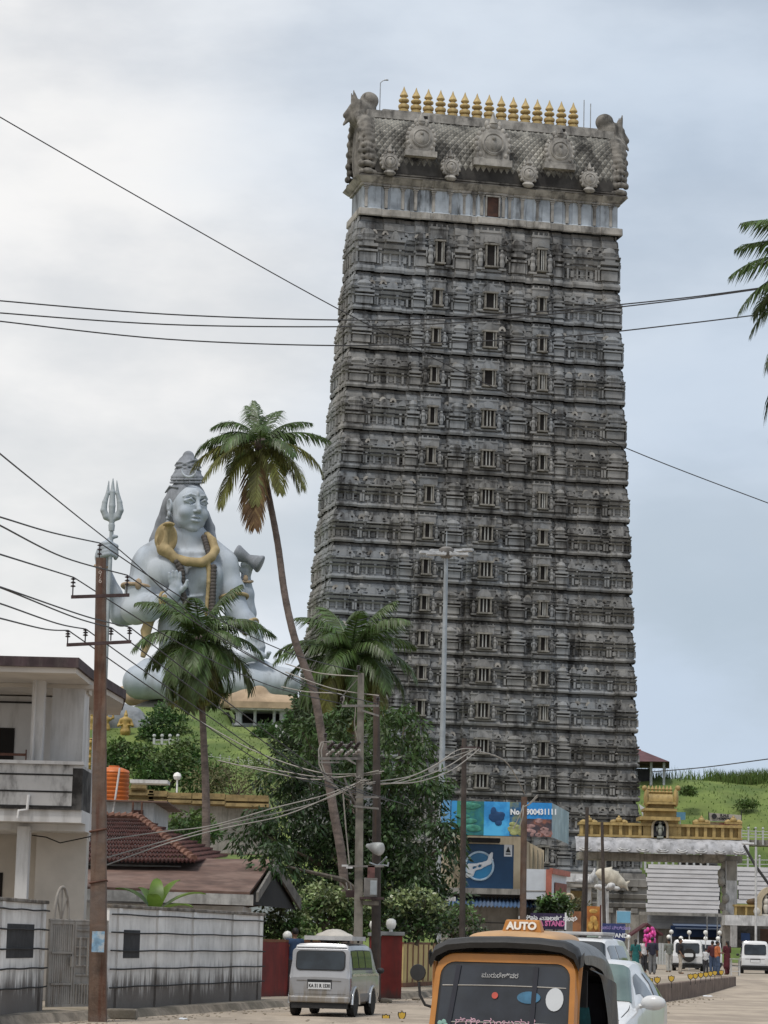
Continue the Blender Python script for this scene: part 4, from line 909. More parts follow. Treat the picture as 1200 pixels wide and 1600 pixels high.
# hill-side vegetation, statue hill
def hs(label, px, py, y33, rx, rz, n, mats, seed, cat='bush', ln=.5, wd=.14, sp=1.0, name='bush', nper=40):
    s_ = y33/3300; c = A(px, py, y33); zb = c.z-rz*s_*1.0
    t = tree(name, label, cat, (c.x, c.y, zb), [blob(px, py, y33, rx, rx*.8, rz), blob(px-rx*.5, py+rz*.35, y33-1, rx*.6, rx*.5, rz*.65), blob(px+rx*.5, py+rz*.3, y33-1, rx*.6, rx*.5, rz*.7)], .12, n, nper, ln, wd, mats, seed, spread=sp, limbs=3, droop=.1); return t
m_bush = M('hill_bush_leaf', (.05, .10, .025), rough=.6, var=.35, sc=.5, isl=.35, trans=.2)
m_bush2 = M('hill_bush_leaf_light', (.09, .14, .035), rough=.6, var=.35, sc=.5, isl=.35, trans=.2)
m_dryl = M('dry_shrub_leaf', (.12, .12, .055), rough=.8, var=.35, sc=.6, isl=.4, trans=.15)
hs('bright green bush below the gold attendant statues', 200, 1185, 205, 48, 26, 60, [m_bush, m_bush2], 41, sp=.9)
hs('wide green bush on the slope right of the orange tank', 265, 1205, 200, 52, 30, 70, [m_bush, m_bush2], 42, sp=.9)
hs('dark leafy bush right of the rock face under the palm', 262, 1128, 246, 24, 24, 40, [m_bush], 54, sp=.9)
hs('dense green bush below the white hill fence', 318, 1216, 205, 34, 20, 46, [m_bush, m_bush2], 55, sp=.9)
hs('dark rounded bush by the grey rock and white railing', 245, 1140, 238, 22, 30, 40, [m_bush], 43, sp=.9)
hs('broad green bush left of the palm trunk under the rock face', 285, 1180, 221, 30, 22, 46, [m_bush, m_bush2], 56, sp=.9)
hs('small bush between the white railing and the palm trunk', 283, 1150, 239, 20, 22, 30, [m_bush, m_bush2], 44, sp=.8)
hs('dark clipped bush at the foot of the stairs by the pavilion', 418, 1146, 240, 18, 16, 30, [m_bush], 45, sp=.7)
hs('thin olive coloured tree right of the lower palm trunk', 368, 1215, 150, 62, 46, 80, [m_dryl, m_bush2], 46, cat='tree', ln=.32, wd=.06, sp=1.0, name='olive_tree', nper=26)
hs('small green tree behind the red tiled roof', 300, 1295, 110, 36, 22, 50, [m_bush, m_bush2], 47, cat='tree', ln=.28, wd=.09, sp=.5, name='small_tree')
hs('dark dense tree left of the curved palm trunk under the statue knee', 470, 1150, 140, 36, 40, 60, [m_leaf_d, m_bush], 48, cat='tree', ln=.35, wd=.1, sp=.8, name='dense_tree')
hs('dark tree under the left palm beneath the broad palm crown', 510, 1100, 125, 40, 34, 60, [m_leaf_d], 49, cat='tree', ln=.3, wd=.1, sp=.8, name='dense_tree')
for (px, py, rx, rz, sd_, lb) in ((1076, 1236, 9, 4, 51, 'small round bush on the grassy slope behind the arch'), (1165, 1256, 14, 4, 52, 'low dark bush on the grass near the right edge'), (1168, 1222, 20, 6, 53, 'tall grass clump bush on the hill crest at right')):
    hs(lb, px, py, 226 if sd_ != 53 else 238, rx, rz, 24, [m_bush2], sd_, sp=.4, ln=.35, wd=.07)
# banana plant behind the compound wall
m_ban = M('banana_leaf', (.15, .24, .04), rough=.4, var=.25, sc=2, isl=.25, trans=.35)
bp = A(244, 1408, 49.5); t = thing('banana_plant', 'young banana plant with broad bright leaves rising behind the compound wall', 'banana plant', (bp.x, bp.y, 0))
g = MB(); g.tube([(0, 0, 0), (0.02, 0, bp.z+.1)], [.12, .07], 8); obj('stem', g, m_midl, t, smooth=60)
for k, (az, el, L_) in enumerate(((160, 48, 1.25), (20, 42, 1.35), (95, 80, 1.0), (200, 25, .9), (340, 30, 1.0), (265, 55, .8), (40, 70, 1.1), (140, 65, .9))):
    a_, e_ = math.radians(az), math.radians(el); ha = Vector((math.cos(a_), math.sin(a_), 0)); sd_ = Vector((-ha.y, ha.x, 0)); p = Vector((0, 0, bp.z-.3)); g = MB(); rows = []
    for i in range(11):
        u = i/10; ang = e_-1.0*u**1.6; w_ = .17*math.sin(PI*min(1, .08+.92*u))**.6*(1 if i < 10 else .1)*(0.15 if i == 0 else 1); nrm = Vector((0, 0, 1))
        rows.append([p-sd_*w_+Vector((0, 0, .05*w_*4)), p-Vector((0, 0, .02)), p+sd_*w_+Vector((0, 0, .05*w_*4))]); p = p+(ha*math.cos(ang)+Vector((0, 0, math.sin(ang))))*(L_/10)
    g.grid(rows); obj('leaf', g, m_ban, t, smooth=60)
# ferns and weeds along the wall foot
for k, (px, py) in enumerate(((330, 1561), (352, 1562), (318, 1563))):
    P = G(px, py, .18); g = MB(); R_ = random.Random(k)
    for j in range(26):
        a_ = R_.uniform(0, 2*PI); l = R_.uniform(.15, .42); e_ = Vector((math.cos(a_)*l, math.sin(a_)*l*.6, R_.uniform(.05, .3))); s_ = Vector((-math.sin(a_), math.cos(a_), 0))*.03
        g.add([P, P+e_*.5+s_+Vector((0, 0, .08)), P+e_, P+e_*.5-s_+Vector((0, 0, .08))], [(0, 1, 2, 3)])
    tag(obj('weed_clump', g, m_midl, w=True), ['green weed clump at the foot of the compound wall, middle of three', 'green weed clump at the foot of the compound wall, rightmost of three', 'green weed clump at the foot of the compound wall, leftmost of three'][k], 'weed', 'weeds at the wall foot')
# ------------------------------------------------------------------ left side: compound wall, gate, house, roofs, hill buildings
m_white = M('white_wall_mildew', (.72, .70, .67), rough=.9, var=.13, sc=1.2, streak=(.16, .14, .12), ssc=(5, 5, .5), samt=.16, patch=(.38, .36, .33), psc=.8, pamt=.3, bump=.2, bsc=12, low=(.075, .06, .05), lowz=(.35, .95))
m_white2 = M('white_house_paint', (.56, .55, .54), rough=.85, var=.08, sc=.8, streak=(.27, .25, .23), ssc=(3, 3, .4), samt=.5, bump=.1, bsc=10)
m_parap = M('stained_parapet', (.44, .43, .42), rough=.9, var=.1, sc=.8, streak=(.03, .027, .025), ssc=(1.4, 1.4, .6), samt=.9, bump=.1)
m_soffit = M('cream_soffit', (.50, .46, .41), rough=.9, var=.1, sc=1)
m_fascia = M('dark_roof_edge', (.05, .032, .035), rough=.8, var=.4, sc=3, streak=(.13, .11, .10), ssc=(5, 5, 1), samt=.4)
m_line = M('black_line_paint', (.018, .017, .017), rough=.8, var=.3)
m_mould = M('mildew_coping', (.13, .11, .09), rough=.95, var=.6, sc=4, bump=.5, patch=(.3, .28, .25), psc=3, pamt=.6)
m_gate = M('grey_gate_paint', (.27, .25, .225), rough=.6, var=.15, sc=3, streak=(.12, .08, .05), ssc=(8, 8, 1), samt=.5)
m_blackboard = M('black_notice_paint', (.03, .03, .032), rough=.8, var=.3, sc=5)
WZ = .17
wl = [G(-60, 1592, WZ), G(66, 1578.5, WZ), G(165, 1577.3, WZ), G(408, 1561, WZ)]
def wallpiece(label, a, b, posts, boards, HT, lines=(.28, .80, .80, .8)):
    t = thing('compound_wall', label, 'wall', (a.x, a.y, WZ-.1)); d = (b-a).xy.normalized(); n = Vector((d.y, -d.x)); L_ = (b-a).xy.length
    def P(s, off): q = a.xy+d*s+n*off; return q
    def panel(g, s0, s1, z0, z1, o0, o1):
        q = [P(s0, o1), P(s1, o1), P(s1, o0), P(s0, o0)]; g.hexa([(p.x, p.y, z0) for p in q]+[(p.x, p.y, z1) for p in q])
    g = MB(); panel(g, 0, L_, WZ-.1, WZ+HT, -.16, 0); obj('masonry', g, m_white, t, w=True)
    g = MB(); panel(g, -.03, L_+.03, WZ+HT+.002, WZ+HT+.07, -.20, .05); obj('coping', g, m_mould, t, w=True, bevel=.015)
    for s in posts: g = MB(); panel(g, s-.11, s+.11, WZ-.1, WZ+HT-.004, .002, .045); obj('pier', g, m_white, t, w=True)
    for k in range(5):
        z = WZ+HT-.13-k*.36; g = MB(); pts = [P(L_*u, .062) for u in np.linspace(0, 1, 14)]
        g.tube([(p.x, p.y, z+.008*math.sin(i*1.7+k)) for i, p in enumerate(pts)], .016, 5); obj('cable', g, m_line, t, w=True)
    for s0, s1, z0, z1 in boards: g = MB(); panel(g, s0, s1, z0, z1, .003, .012); obj('painted_panel', g, m_blackboard, t, w=True)
    return t
def along(a, b, px):  # distance along a wall line at which its bearing is px
    best = min(np.linspace(0, 1, 800), key=lambda u: abs(projx(a.lerp(b, float(u)))-px)); return best*(b-a).xy.length
def projx(P):
    q = np.array(P)-np.array([0, 0, EYE]); return 600+FPX*(q@R2)/(q@Fw)
def zat(py, px, P): # height where a sight line at (px,py) meets the distance of P
    return A(px, py, P.y/K).z
a, b = wl[0], wl[1]
wallpiece('mildewed white compound wall left of the grey gate with black painted panel', a, b, [along(a, b, 60), along(a, b, -5)], [(along(a, b, 5), along(a, b, 47), zat(1495, 25, b), zat(1444, 25, b))], 2.02)
a, b = wl[2], wl[3]
wallpiece('long mildewed white compound wall with piers right of the leaning pole', a, b, [along(a, b, x) for x in (180, 242, 298, 360, 402)], [(along(a, b, 189), along(a, b, 214), zat(1498, 200, a), zat(1453, 200, a))], 2.0)
# gate
ga, gb = wl[1].lerp(wl[2], .04), wl[2]; d = (gb-ga).xy.normalized(); n = Vector((d.y, -d.x)); GL = (gb-ga).xy.length
gt = thing('metal_gate', 'grey double leaf metal gate of slats and grid work between the white walls', 'gate', (ga.x, ga.y, .15), math.atan2(d.y, d.x))
H0, H1 = .08, 1.72
for s0, s1, nm in ((.03, GL*.41, 'slat'), (GL*.42, GL-.05, 'grid')):
    g = MB()
    for z in (H0, H1-.05): g.bb(s0, s1, -.03, .03, z, z+.05)
    for x in (s0, s1-.05): g.bb(x, x+.05, -.03, .03, H0+.051, H1-.052)
    if nm == 'slat':
        k = 0; x = s0+.055
        while x < s1-.1: g.bb(x, x+.05, -.012, .012+.02*(k % 2), H0+.051, H1-.052); x += .062; k += 1
        for z in (.5, 1.1): g.bb(s0+.052, s1-.052, -.05, -.014, z, z+.04)
        g.bb(s1-.12, s1-.06, -.09, -.052, .85, 1.05)
    else:
        g.bb(s0+.052, s1-.052, .0, .012, H0+.052, H1-.053)
        for z in (.32, .5, .68, .86, 1.05, 1.22, 1.4, 1.55): g.bb(s0+.052, s1-.052, -.035, -.002, z, z+.03)
        for i, x in enumerate(np.linspace(s0+.15, s1-.15, 4)): g.bb(x-.015, x+.015, -.06, -.036, .68 if i % 2 else .86, 1.42)
        for x in np.linspace(s0+.08, s1-.1, 11): g.bb(x-.01, x+.01, -.06, -.036, H0+.06, .52)
    obj('leaf_panel', g, m_gate, gt)
g = MB(); c_ = GL*.2; r = .34; g.tube([(c_-.16*0+r*math.cos(t)*.62, 0, H1+.02+r*1.9*math.sin(t)) for t in np.linspace(0, PI, 17)], .03, 7)
for t in (PI*.25, PI*.5, PI*.75): g.tube([(c_, 0, H1+.02), (c_+r*.6*math.cos(t), 0, H1+.02+r*1.85*math.sin(t))], .018, 6)
g.tube([(0.02, 0, H1+.02), (GL*.98, 0, H1+.021)], .028, 6); obj('fan_crest', g, m_gate, gt, smooth=60)
# house ------------------------------------------------------------
hy = 46
def X(px, y=hy): return A(px, 1250, y).x
def Z(py, y=hy, px=70): return A(px, py, y).z
h0 = A(60, 1420, hy); house = thing('white_house', 'two storey white house with stained balcony parapet and flat overhanging roof', 'house', (h0.x, h0.y, .1))
kk = K
def part(nm, mat, boxes, parent=house, bevel=0):
    g = MB()
    for bx in boxes: g.bb(*bx)
    return obj(nm, g, mat, parent, w=True, bevel=bevel)
xl = X(-190)
part('wall', m_soffit, [(xl, X(60, 48.6), 48.6*kk, 52*kk, .1, Z(1290)), (X(60, 47.2), X(142, 47.6), 47.2*kk, 47.6*kk, .1, Z(1292)), (X(60, 48.6)+.003, X(140, 52), 47.61*kk, 51.9*kk, .1, Z(1292)-.01)])
part('wall', m_white2, [(X(75, 46.6), X(133, 47.4), 46.6*kk, 47.4*kk, Z(1203), Z(1068))]); part('wall', m_white2, [(xl, X(136, 51.8), 48.91*kk, 51.8*kk, Z(1288), Z(1066))])
part('column', m_white2, [(X(29), X(48), hy*kk, hy*kk+.35, .1, Z(1292))]); part('column', m_white2, [(X(43), X(62), hy*kk, hy*kk+.35, Z(1204), Z(1058))])
part('floor_slab', m_white2, [(xl, X(128, 45.5), 45.55*kk, 48.55*kk, Z(1286), Z(1266)-.003), (xl, X(143, 47), 46.2*kk, 48.5*kk, Z(1297), Z(1286)-.003)])
par = part('balcony_parapet', m_parap, [(xl, X(127, 45.5), 45.5*kk, 45.5*kk+.16, Z(1266), Z(1197)), (X(127, 45.5)-.16, X(127, 45.5), 45.5*kk+.161, 48.5*kk, Z(1266), Z(1197))])
for y in (1213, 1239, 1262): part('groove_line', m_line, [(xl, X(113, 45.5), 45.5*kk-.012, 45.5*kk-.001, Z(y)-.018, Z(y)+.018)])
part('parapet_cap', m_white2, [(xl, X(129, 45.5), 45.45*kk, 45.5*kk+.2, Z(1197)+.003, Z(1194.5)+.04)])
part('mould_stain', M('black_mould', (.022, .02, .019), rough=.95, var=.5, sc=2, patch=(.2, .19, .18), psc=1.4, pamt=.4), [(X(112, 45.5), X(127.3, 45.5), 45.5*kk-.006, 45.5*kk-.001, Z(1267), Z(1202)), (xl, X(112, 45.5)-.002, 45.5*kk-.006, 45.5*kk-.001, Z(1267), Z(1261)), (X(127, 45.5)+.001, X(127, 45.5)+.006, 45.5*kk, 47.6*kk, Z(1267), Z(1202))])
part('window', m_dark, [(xl+.5, X(10, 48.6), 48.6*kk-.02, 48.6*kk-.003, Z(1405), Z(1360))]); part('doorway', m_dark, [(xl+.5, X(18, 48.9), 48.91*kk-.02, 48.91*kk-.003, Z(1205), Z(1119))])
part('balcony_rail', M('rust_rail', (.10, .045, .03), rough=.8, var=.4, sc=5), [(xl, X(37), hy*kk, hy*kk+.05, Z(1182), Z(1178)), (X(36.5), X(38), hy*kk-.01, hy*kk+.06, Z(1188), Z(1172))])
g = MB(); q = [Vector((X(47, 45.9), 45.93*kk, Z(y))) for y in (1058, 1150, 1245)]; g.tube(q, .03, 7); g.tube([q[-1], (X(44, 45.4), 45.42*kk, Z(1247)), (X(43, 45.4), 45.42*kk, Z(1268)), (X(30, 45.4), 45.40*kk, Z(1270)), (X(29, 45.4), 45.40*kk, Z(1282))], .035, 7); obj('drain_pipe', g, m_white2, house, w=True, smooth=60)
part('wall_conduit', m_line, [(xl, X(54, 48.9), 48.9*kk-.06, 48.9*kk-.02, Z(1078), Z(1075)), (X(80, 46.6), X(128, 46.6), 46.6*kk-.04, 46.6*kk-.003, Z(1061), Z(1058.5))])
# roof with a chamfered corner
zr0 = A(123, 1043, 44.5).z
rp = [(X(-200), 44.5), (A(123, 1036, 44.5).x, 44.5), (A(146, 1056, 46.6).x, 46.6), (A(197, 1088, 50.4).x, 50.4), (A(192, 1088, 53).x, 53), (X(-200), 53)]
g = MB(); g.extr([(x, y*kk, zr0+.001) for x, y in rp], (0, 0, .21)); rf_ = obj('roof', g, m_fascia, house, w=True)
cx_ = sum(p[0] for p in rp)/6; cy_ = sum(p[1] for p in rp)/6
g = MB(); g.extr([(x-(.06 if x > cx_ else 0), (y+(.06 if y < 50.3 else 0))*kk, zr0-.12) for x, y in rp], (0, 0, .119)); obj('soffit', g, m_soffit, house, w=True)
part('roof_beam', m_soffit, [(xl, X(140, 46.4), 46.55*kk, 46.9*kk, Z(1070), zr0-.123), (X(131, 47.4), X(137, 47.4), 46.91*kk, 47.4*kk, Z(1075), zr0-.123)])
part('side_drain', m_white2, [(X(141, 47), X(143.5, 47), 47*kk-.12, 47*kk, Z(1310), Z(1100))])
# wire on the wall
g = MB(); g.tube([A(50, 1305, 46.9), A(72, 1308, 46.9), A(94, 1317, 46.9), (A(142, 1307, 46.9))], .014, 5); obj('loose_cable', g, m_line, house, w=True)
# tiled hip roof ------------------------------------------------------
m_tile = M('red_clay_tile', (.07, .025, .021), rough=.85, var=.45, sc=5, patch=(.045, .022, .018), psc=1.2, pamt=.7, bump=.5, bsc=10)
m_tilecap = M('ridge_tile', (.17, .085, .06), rough=.85, var=.4, sc=5)
m_asb = M('brown_roof_sheet', (.125, .075, .058), rough=.9, var=.4, sc=1.2, streak=(.08, .045, .035), ssc=(1, 1, 1), samt=.6, patch=(.22, .15, .12), psc=.8, pamt=.5)
tl = thing('tiled_house', 'old house with dark red clay tiled hip roof behind the leaning pole', 'house', tuple(A(230, 1400, 62))[:2]+(0,))
r1, r2 = A(140, 1277, 62), A(216, 1279, 62); e1, e2, e3 = A(90, 1344, 57.5), A(302, 1346, 57.5), A(352, 1338, 66)
g = MB(); NR = 11
for (a0, a1, b0, b1) in ((r1, r2, e1, e2), (r2, r2, e2, e3)):
    for i in range(NR):
        u0_, u1_ = i/NR, (i+1.25)/NR; nn = ((b0-a0).cross(b1-a0)).normalized(); nn = nn if nn.z > 0 else -nn
        p = [a0.lerp(b0, u0_), a1.lerp(b1, u0_), a1.lerp(b1, u1_)+nn*.07, a0.lerp(b0, u1_)+nn*.07]
        cols = 34; rows = []
        top = [p[0].lerp(p[1], k/cols) for k in range(cols*2+1) for k in [k/2]]; bot = [p[3].lerp(p[2], k/cols)+nn*(.035*(1 if int(k*2) % 2 else -1)) for k in [q/2 for q in range(cols*2+1)]]
        g.grid([top, bot, [v-nn*.06 for v in bot]])
obj('roof', g, m_tile, tl, w=True)
g = MB()
for a_, b_ in ((r1, r2), (r2, e2)):
    m_ = 16 if a_ == r2 else 8
    for i in range(m_): p, q = a_.lerp(b_, i/m_), a_.lerp(b_, (i+1.1)/m_); g.tube([p+Vector((0, 0, .04)), q+Vector((0, 0, .09))], [.085, .11], 7)
obj('ridge_tiles', g, m_tilecap, tl, w=True, smooth=50)
g = MB(); zb_ = e1.z-.05; g.bb(e1.x+.5, e2.x-.4, 58.2*kk, 66*kk, 0, zb_); obj('wall', g, m_white2, tl, w=True)
# brown gabled roof with open dark gable -------------------------------
br = thing('brown_roofed_shed', 'low building with weathered brown sloping roof and open dark gable end', 'building', tuple(A(300, 1400, 57))[:2]+(0,))
p1, p2 = A(100, 1338, 60), A(428, 1343, 60); q1, q2 = A(100, 1384, 54.5), A(390, 1394, 54.5); q3 = A(468, 1405, 62)
g = MB(); g.extr([p1, p2, q2, q1], (0, 0, -.06)); obj('roof', g, m_asb, br, w=True); 
g = MB(); g.extr([q1+Vector((0, -.02, -.065)), q2+Vector((0.1, -.02, -.065)), q2+Vector((0.1, -.02, -.34)), q1+Vector((0, -.02, -.34))], (0, .05, 0)); obj('fascia', g, M('weathered_fascia', (.42, .41, .39), rough=.9, var=.25, sc=3, streak=(.14, .13, .12), ssc=(4, 4, .8), samt=.6), br, w=True)
g = MB(); dn = Vector((0, 0, -.30)); k_ = Vector((.05, -.05, 0))
g.extr([p2+k_, q2+k_+Vector((.12, 0, 0)), q2+k_+dn*.8+Vector((.12, 0, 0)), p2+k_+dn], (.06, .02, 0)); g2 = MB(); g2.extr([p2+k_, q3, q3+dn*1.1, p2+k_+dn*1.2], (.06, .02, 0))
m_bg = M('weathered_barge', (.15, .14, .125), rough=.9, var=.3, sc=3); obj('barge_board', g, m_bg, br, w=True); obj('barge_board', g2, m_bg, br, w=True)
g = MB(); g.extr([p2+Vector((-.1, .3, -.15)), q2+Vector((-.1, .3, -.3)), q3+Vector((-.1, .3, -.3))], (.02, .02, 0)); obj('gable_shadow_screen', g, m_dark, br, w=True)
g = MB(); g.extr([p2, p1, p1+Vector((0, 5, -2)), q3], (0, 0, -.05)); obj('roof', g, m_asb, br, w=True)
g = MB(); g.bb(q1.x, q2.x-.2, 55.2*kk, 59*kk, 0, q1.z-.4); obj('wall', g, m_white, br, w=True)
# name board behind the hedge
nb = thing('name_board', 'long pale board with black letters half hidden behind the hedge', 'sign', tuple(A(455, 1425, 64.5)))
a_ = A(388, 1411, 64.5); b_ = A(520, 1419, 64.5); g = MB(); g.extr([a_, b_, b_-Vector((0, 0, .5)), a_-Vector((0, 0, .5))], (0, .06, 0)); obj('board', g, M('pale_teal_board', (.40, .45, .45), rough=.7, var=.12, streak=(.2, .2, .19), samt=.5), nb, w=True)
text('lettering', 'PLEX', .30, m_blackp, nb, face_mat(A(456, 1425, 64.5)-nb.location+Vector((0, -.02, 0)), b_-a_), sx=1.2, bold=.012)
# back building, water tank
m_or = M('orange_tank_plastic', (.50, .13, .025), rough=.45, var=.15, sc=2, streak=(.3, .09, .03), ssc=(2, 2, .4), samt=.5)
ty = 75; tb = A(176, 1254, ty); R0 = 25/3300*ty*K*1.0/K*K/K
R0 = 25*ty/3300; HT = 57*ty/3300
tk = thing('water_tank', 'orange ribbed plastic water tank partly behind the leaning pole', 'water tank', tb)
pr = [(R0*.97, 0)]
for i in range(7): z = HT*.80*i/7; pr += [(R0, z+.02), (R0*1.0, z+HT*.07), (R0*.955, z+HT*.085), (R0*.955, z+HT*.105)]
pr += [(R0, HT*.82), (R0*.92, HT*.88), (R0*.5, HT*.95), (R0*.34, HT*.96), (R0*.34, HT), (0.01, HT*1.01)]
g = MB(); g.lathe(pr, n=24); obj('tank_body', g, m_or, tk, smooth=40)
g = MB(); g.tube([A(187, 1200, ty-1.5)-tb, A(182, 1235, ty-1.5)-tb, A(167, 1330, ty-1.5)-tb], .035, 7); obj('overflow_pipe', g, m_white2, tk, smooth=60)
ab = thing('annex_building', 'small white building with brown window below the orange water tank', 'building', (tb.x+.3, tb.y, 0))
x0, x1 = A(150, 1260, ty).x, A(246, 1260, ty).x
g = MB(); g.bb(x0, x1, (ty-1.2)*kk, (ty+4)*kk, 0, tb.z-.05); obj('wall', g, M('annex_white', (.42, .44, .46), rough=.9, var=.15, streak=(.2, .2, .2), samt=.5), ab, w=True)
g = MB(); g.bb(x0-.1, x1+.5, (ty-1.6)*kk, (ty+4.2)*kk, tb.z-.049, tb.z-.002); obj('roof', g, m_asb, ab, w=True)
g = MB(); a_ = A(205, 1284, ty-1.2); b_ = A(224, 1266, ty-1.2); g.bb(a_.x, b_.x, a_.y-.05, a_.y-.003, a_.z, b_.z); obj('window', g, M('brown_shutter', (.07, .03, .025), rough=.7), ab, w=True)
g = MB()
for px in (208, 222): p = A(px, 1253, ty-1.6); g.tube([(p.x, p.y, 0), (p.x, p.y, tb.z-.06)], .035, 6)
obj('support_post', g, M('rust_rail'), ab, w=True)
# ochre temple compound wall on the slope
m_och = M('ochre_temple_wall', (.25, .185, .085), rough=.85, var=.3, sc=1.5, streak=(.10, .07, .035), ssc=(1.5, 1.5, .4), samt=.7, bump=.4, bsc=5)
oy = 128; ow = A(270, 1285, oy); ot = thing('ochre_wall', 'stepped ochre temple compound wall above the annex with grey base', 'wall', (ow.x, ow.y, 0))
def obx(parent, nm, mat, px0, px1, py0, py1, y, d=1.0): 
    a_, b_ = A(px0, py1, y), A(px1, py0, y); g = MB(); g.bb(a_.x, b_.x, y*kk, y*kk+d, a_.z, b_.z); return obj(nm, g, mat, parent, w=True)
obx(ot, 'base', M('grey_retaining', (.26, .25, .22), rough=.9, var=.3, sc=1, streak=(.1, .1, .08), samt=.6), 236, 420, 1254, 1330, oy, 3)
for k, (x0, x1, y0, y1) in enumerate(((196, 240, 1234, 1256), (205, 228, 1226, 1234), (232, 262, 1236, 1256), (262, 300, 1239, 1256), (300, 352, 1240, 1258), (352, 420, 1243, 1262))):
    o = obx(ot, 'parapet_block', m_och, x0, x1-.4, y0, y1, oy-.4, 1.2); obx(ot, 'parapet_moulding', m_och, x0-1, x1+.4, y0+5, y0+8, oy-.7, .6); obx(ot, 'parapet_moulding', m_och, x0-1, x1+.4, y1-6, y1-2.5, oy-.8, .6)
obx(ot, 'white_ledge', m_white2, 203, 262, 1219, 1223, oy+2, 2)
g = MB(); g.ball(A(277, 1213, oy+2), .26, 8); p = A(277, 1216, oy+2); g.tube([p, p-Vector((0, 0, 1.4))], .06, 6); tag(obj('globe_lamp', g, M('globe_white', (.75, .74, .70), rough=.4), w=True), 'white globe lamp on a thin post above the ochre wall', 'lamp')
# grey rock face with golden figures
m_rock = M('grey_rock_plaster', (.22, .235, .25), rough=.9, var=.25, sc=.5, bump=.6, bsc=2, patch=(.13, .13, .14), psc=.4, pamt=.6)
m_goldst = M('golden_statue_paint', (.36, .245, .075), rough=.6, var=.25, sc=1.5)
ry = 243; c0 = A(200, 1160, ry); s = SDF((-9, -4, -4), (9, 4, 6), .25); u_ = ry/3300
for dx, dz, rx, rz in ((-20, 30, 30, 34), (5, 26, 24, 30), (22, 16, 18, 24), (33, 6, 12, 14), (-40, 24, 26, 30), (-10, 2, 50, 16)): s.ell((dx*u_, 0, dz*u_), (rx*u_, 2.2, rz*u_), .6)
V, Fq = s.mesh(); V = V+rng.normal(0, .03, V.shape); o = npmesh('rock_face', V, Fq, m_rock, loc=c0, smooth=180); tag(o, 'grey sculpted rock face behind the golden figures on the hill', 'rock')
def gfig(name, label, px, py0, py1, y, arms, group='golden attendant statues on the hill'):
    b_ = A(px, py1, y); h = (A(px, py0, y)-b_).z; s = SDF((-h*.4, -h*.22, -.05*h), (h*.4, h*.22, 1.1*h), h*.016)
    for sg in (-1, 1):
        s.chain([(sg*.075*h, 0, .0), (sg*.085*h, -.02*h, .22*h), (sg*.07*h, 0, .44*h)], [.045*h, .055*h, .075*h], .03*h); s.ell((sg*.08*h, -.05*h, .015*h), (.04*h, .08*h, .03*h), .02*h)
        if arms == 'up': s.chain([(sg*.15*h, 0, .74*h), (sg*.25*h, -.03*h, .80*h), (sg*.24*h, -.02*h, 1.0*h)], [.045*h, .04*h, .03*h], .03*h); s.ell((sg*.24*h, -.02*h, 1.03*h), (.03*h, .03*h, .04*h), .02*h)
        else: s.chain([(sg*.15*h, 0, .74*h), (sg*.21*h, -.02*h, .58*h), (sg*.11*h, -.13*h, .60*h)], [.045*h, .04*h, .032*h], .03*h)
    s.ell((0, 0, .5*h), (.13*h, .1*h, .09*h), .05*h); s.cone((0, 0, .52*h), (0, 0, .74*h), .1*h, .125*h, .06*h); s.ell((0, 0, .75*h), (.17*h, .08*h, .06*h), .05*h)
    s.cone((0, 0, .78*h), (0, 0, .85*h), .045*h, .04*h, .03*h); s.ell((0, -.01*h, .89*h), (.06*h, .065*h, .075*h), .02*h); s.cone((0, 0, .94*h), (0, 0, 1.03*h), .05*h, .02*h, .02*h)
    s.ell((0, -.075*h, .885*h), (.012*h, .02*h, .02*h), .01*h); s.cone((0, 0, .42*h), (0, 0, .5*h), .16*h, .13*h, .03*h)
    V, Fq = s.mesh(); o = npmesh(name, V, Fq, m_goldst, loc=b_, smooth=180); tag(o, label, 'statue', group)
gfig('golden_statue', 'golden standing figure in front of the grey rock face right of the pole', 195, 1112, 1164, 239, 'down')
gfig('golden_statue', 'golden figure with raised arms just left of the leaning pole', 141, 1112, 1160, 240, 'up')
gfig('golden_statue', 'golden figure with raised arms partly behind the leaning pole', 164, 1112, 1158, 240.5, 'up')
gg = thing('golden_pillar_shrine', 'stacked golden carved shrine pillar squeezed between the white house and the pole', 'shrine', A(139, 1226, 215))
for k in range(6):
    z = k*12*215/3300; g = MB(); g.lathe([(.55-.03*k, 0), (.6-.03*k, .12), (.42, .2), (.42, .5), (.55-.03*k, .58), (.5, .7), (.3, .78)], (0, 0, z), 10); g.ball((0, -.4, z+.38), 0, 8, (.22, .2, .25)); obj('tier', g, m_goldst, gg, smooth=50)
# white railing and lamp posts on the lawn
m_rail = M('white_railing', (.42, .43, .43), rough=.7, var=.1, sc=2)
def railing(label, pts, y, h, posts, group=None, balls=True, rails=3, mat=m_rail):
    P = [A(px, py, yy) for (px, py), yy in zip(pts, y)]; t = thing('railing', label, 'railing', P[0], 0, group); n = len(P)
    g = MB(); L_ = P[-1]-P[0]
    for k in range(rails): g.tube([p+Vector((0, 0, h*(k+1)/(rails+.5))) for p in P], .05*h/1.2, 6)
    obj('rails', g, mat, t, w=True)
    for k in range(posts+1):
        u = k/posts*(n-1); i = min(n-2, int(u)); p = P[i].lerp(P[i+1], u-i); g = MB(); g.box((p.x, p.y, p.z+h*.5-.2), (.16*h, .16*h, h*1.0+.4))
        if balls: g.ball((p.x, p.y, p.z+h+.16*h), .13*h, 8)
        obj('post', g, mat, t, w=True)
    return t
railing('white post and rail fence beside the grey rock face', [(240, 1176), (277, 1176)], (233, 233), 1.6, 3)
railing('long low white fence crossing the lawn below the pavilion', [(285, 1187), (330, 1191), (372, 1196), (420, 1200)], (228, 226, 224, 222), .7, 9)
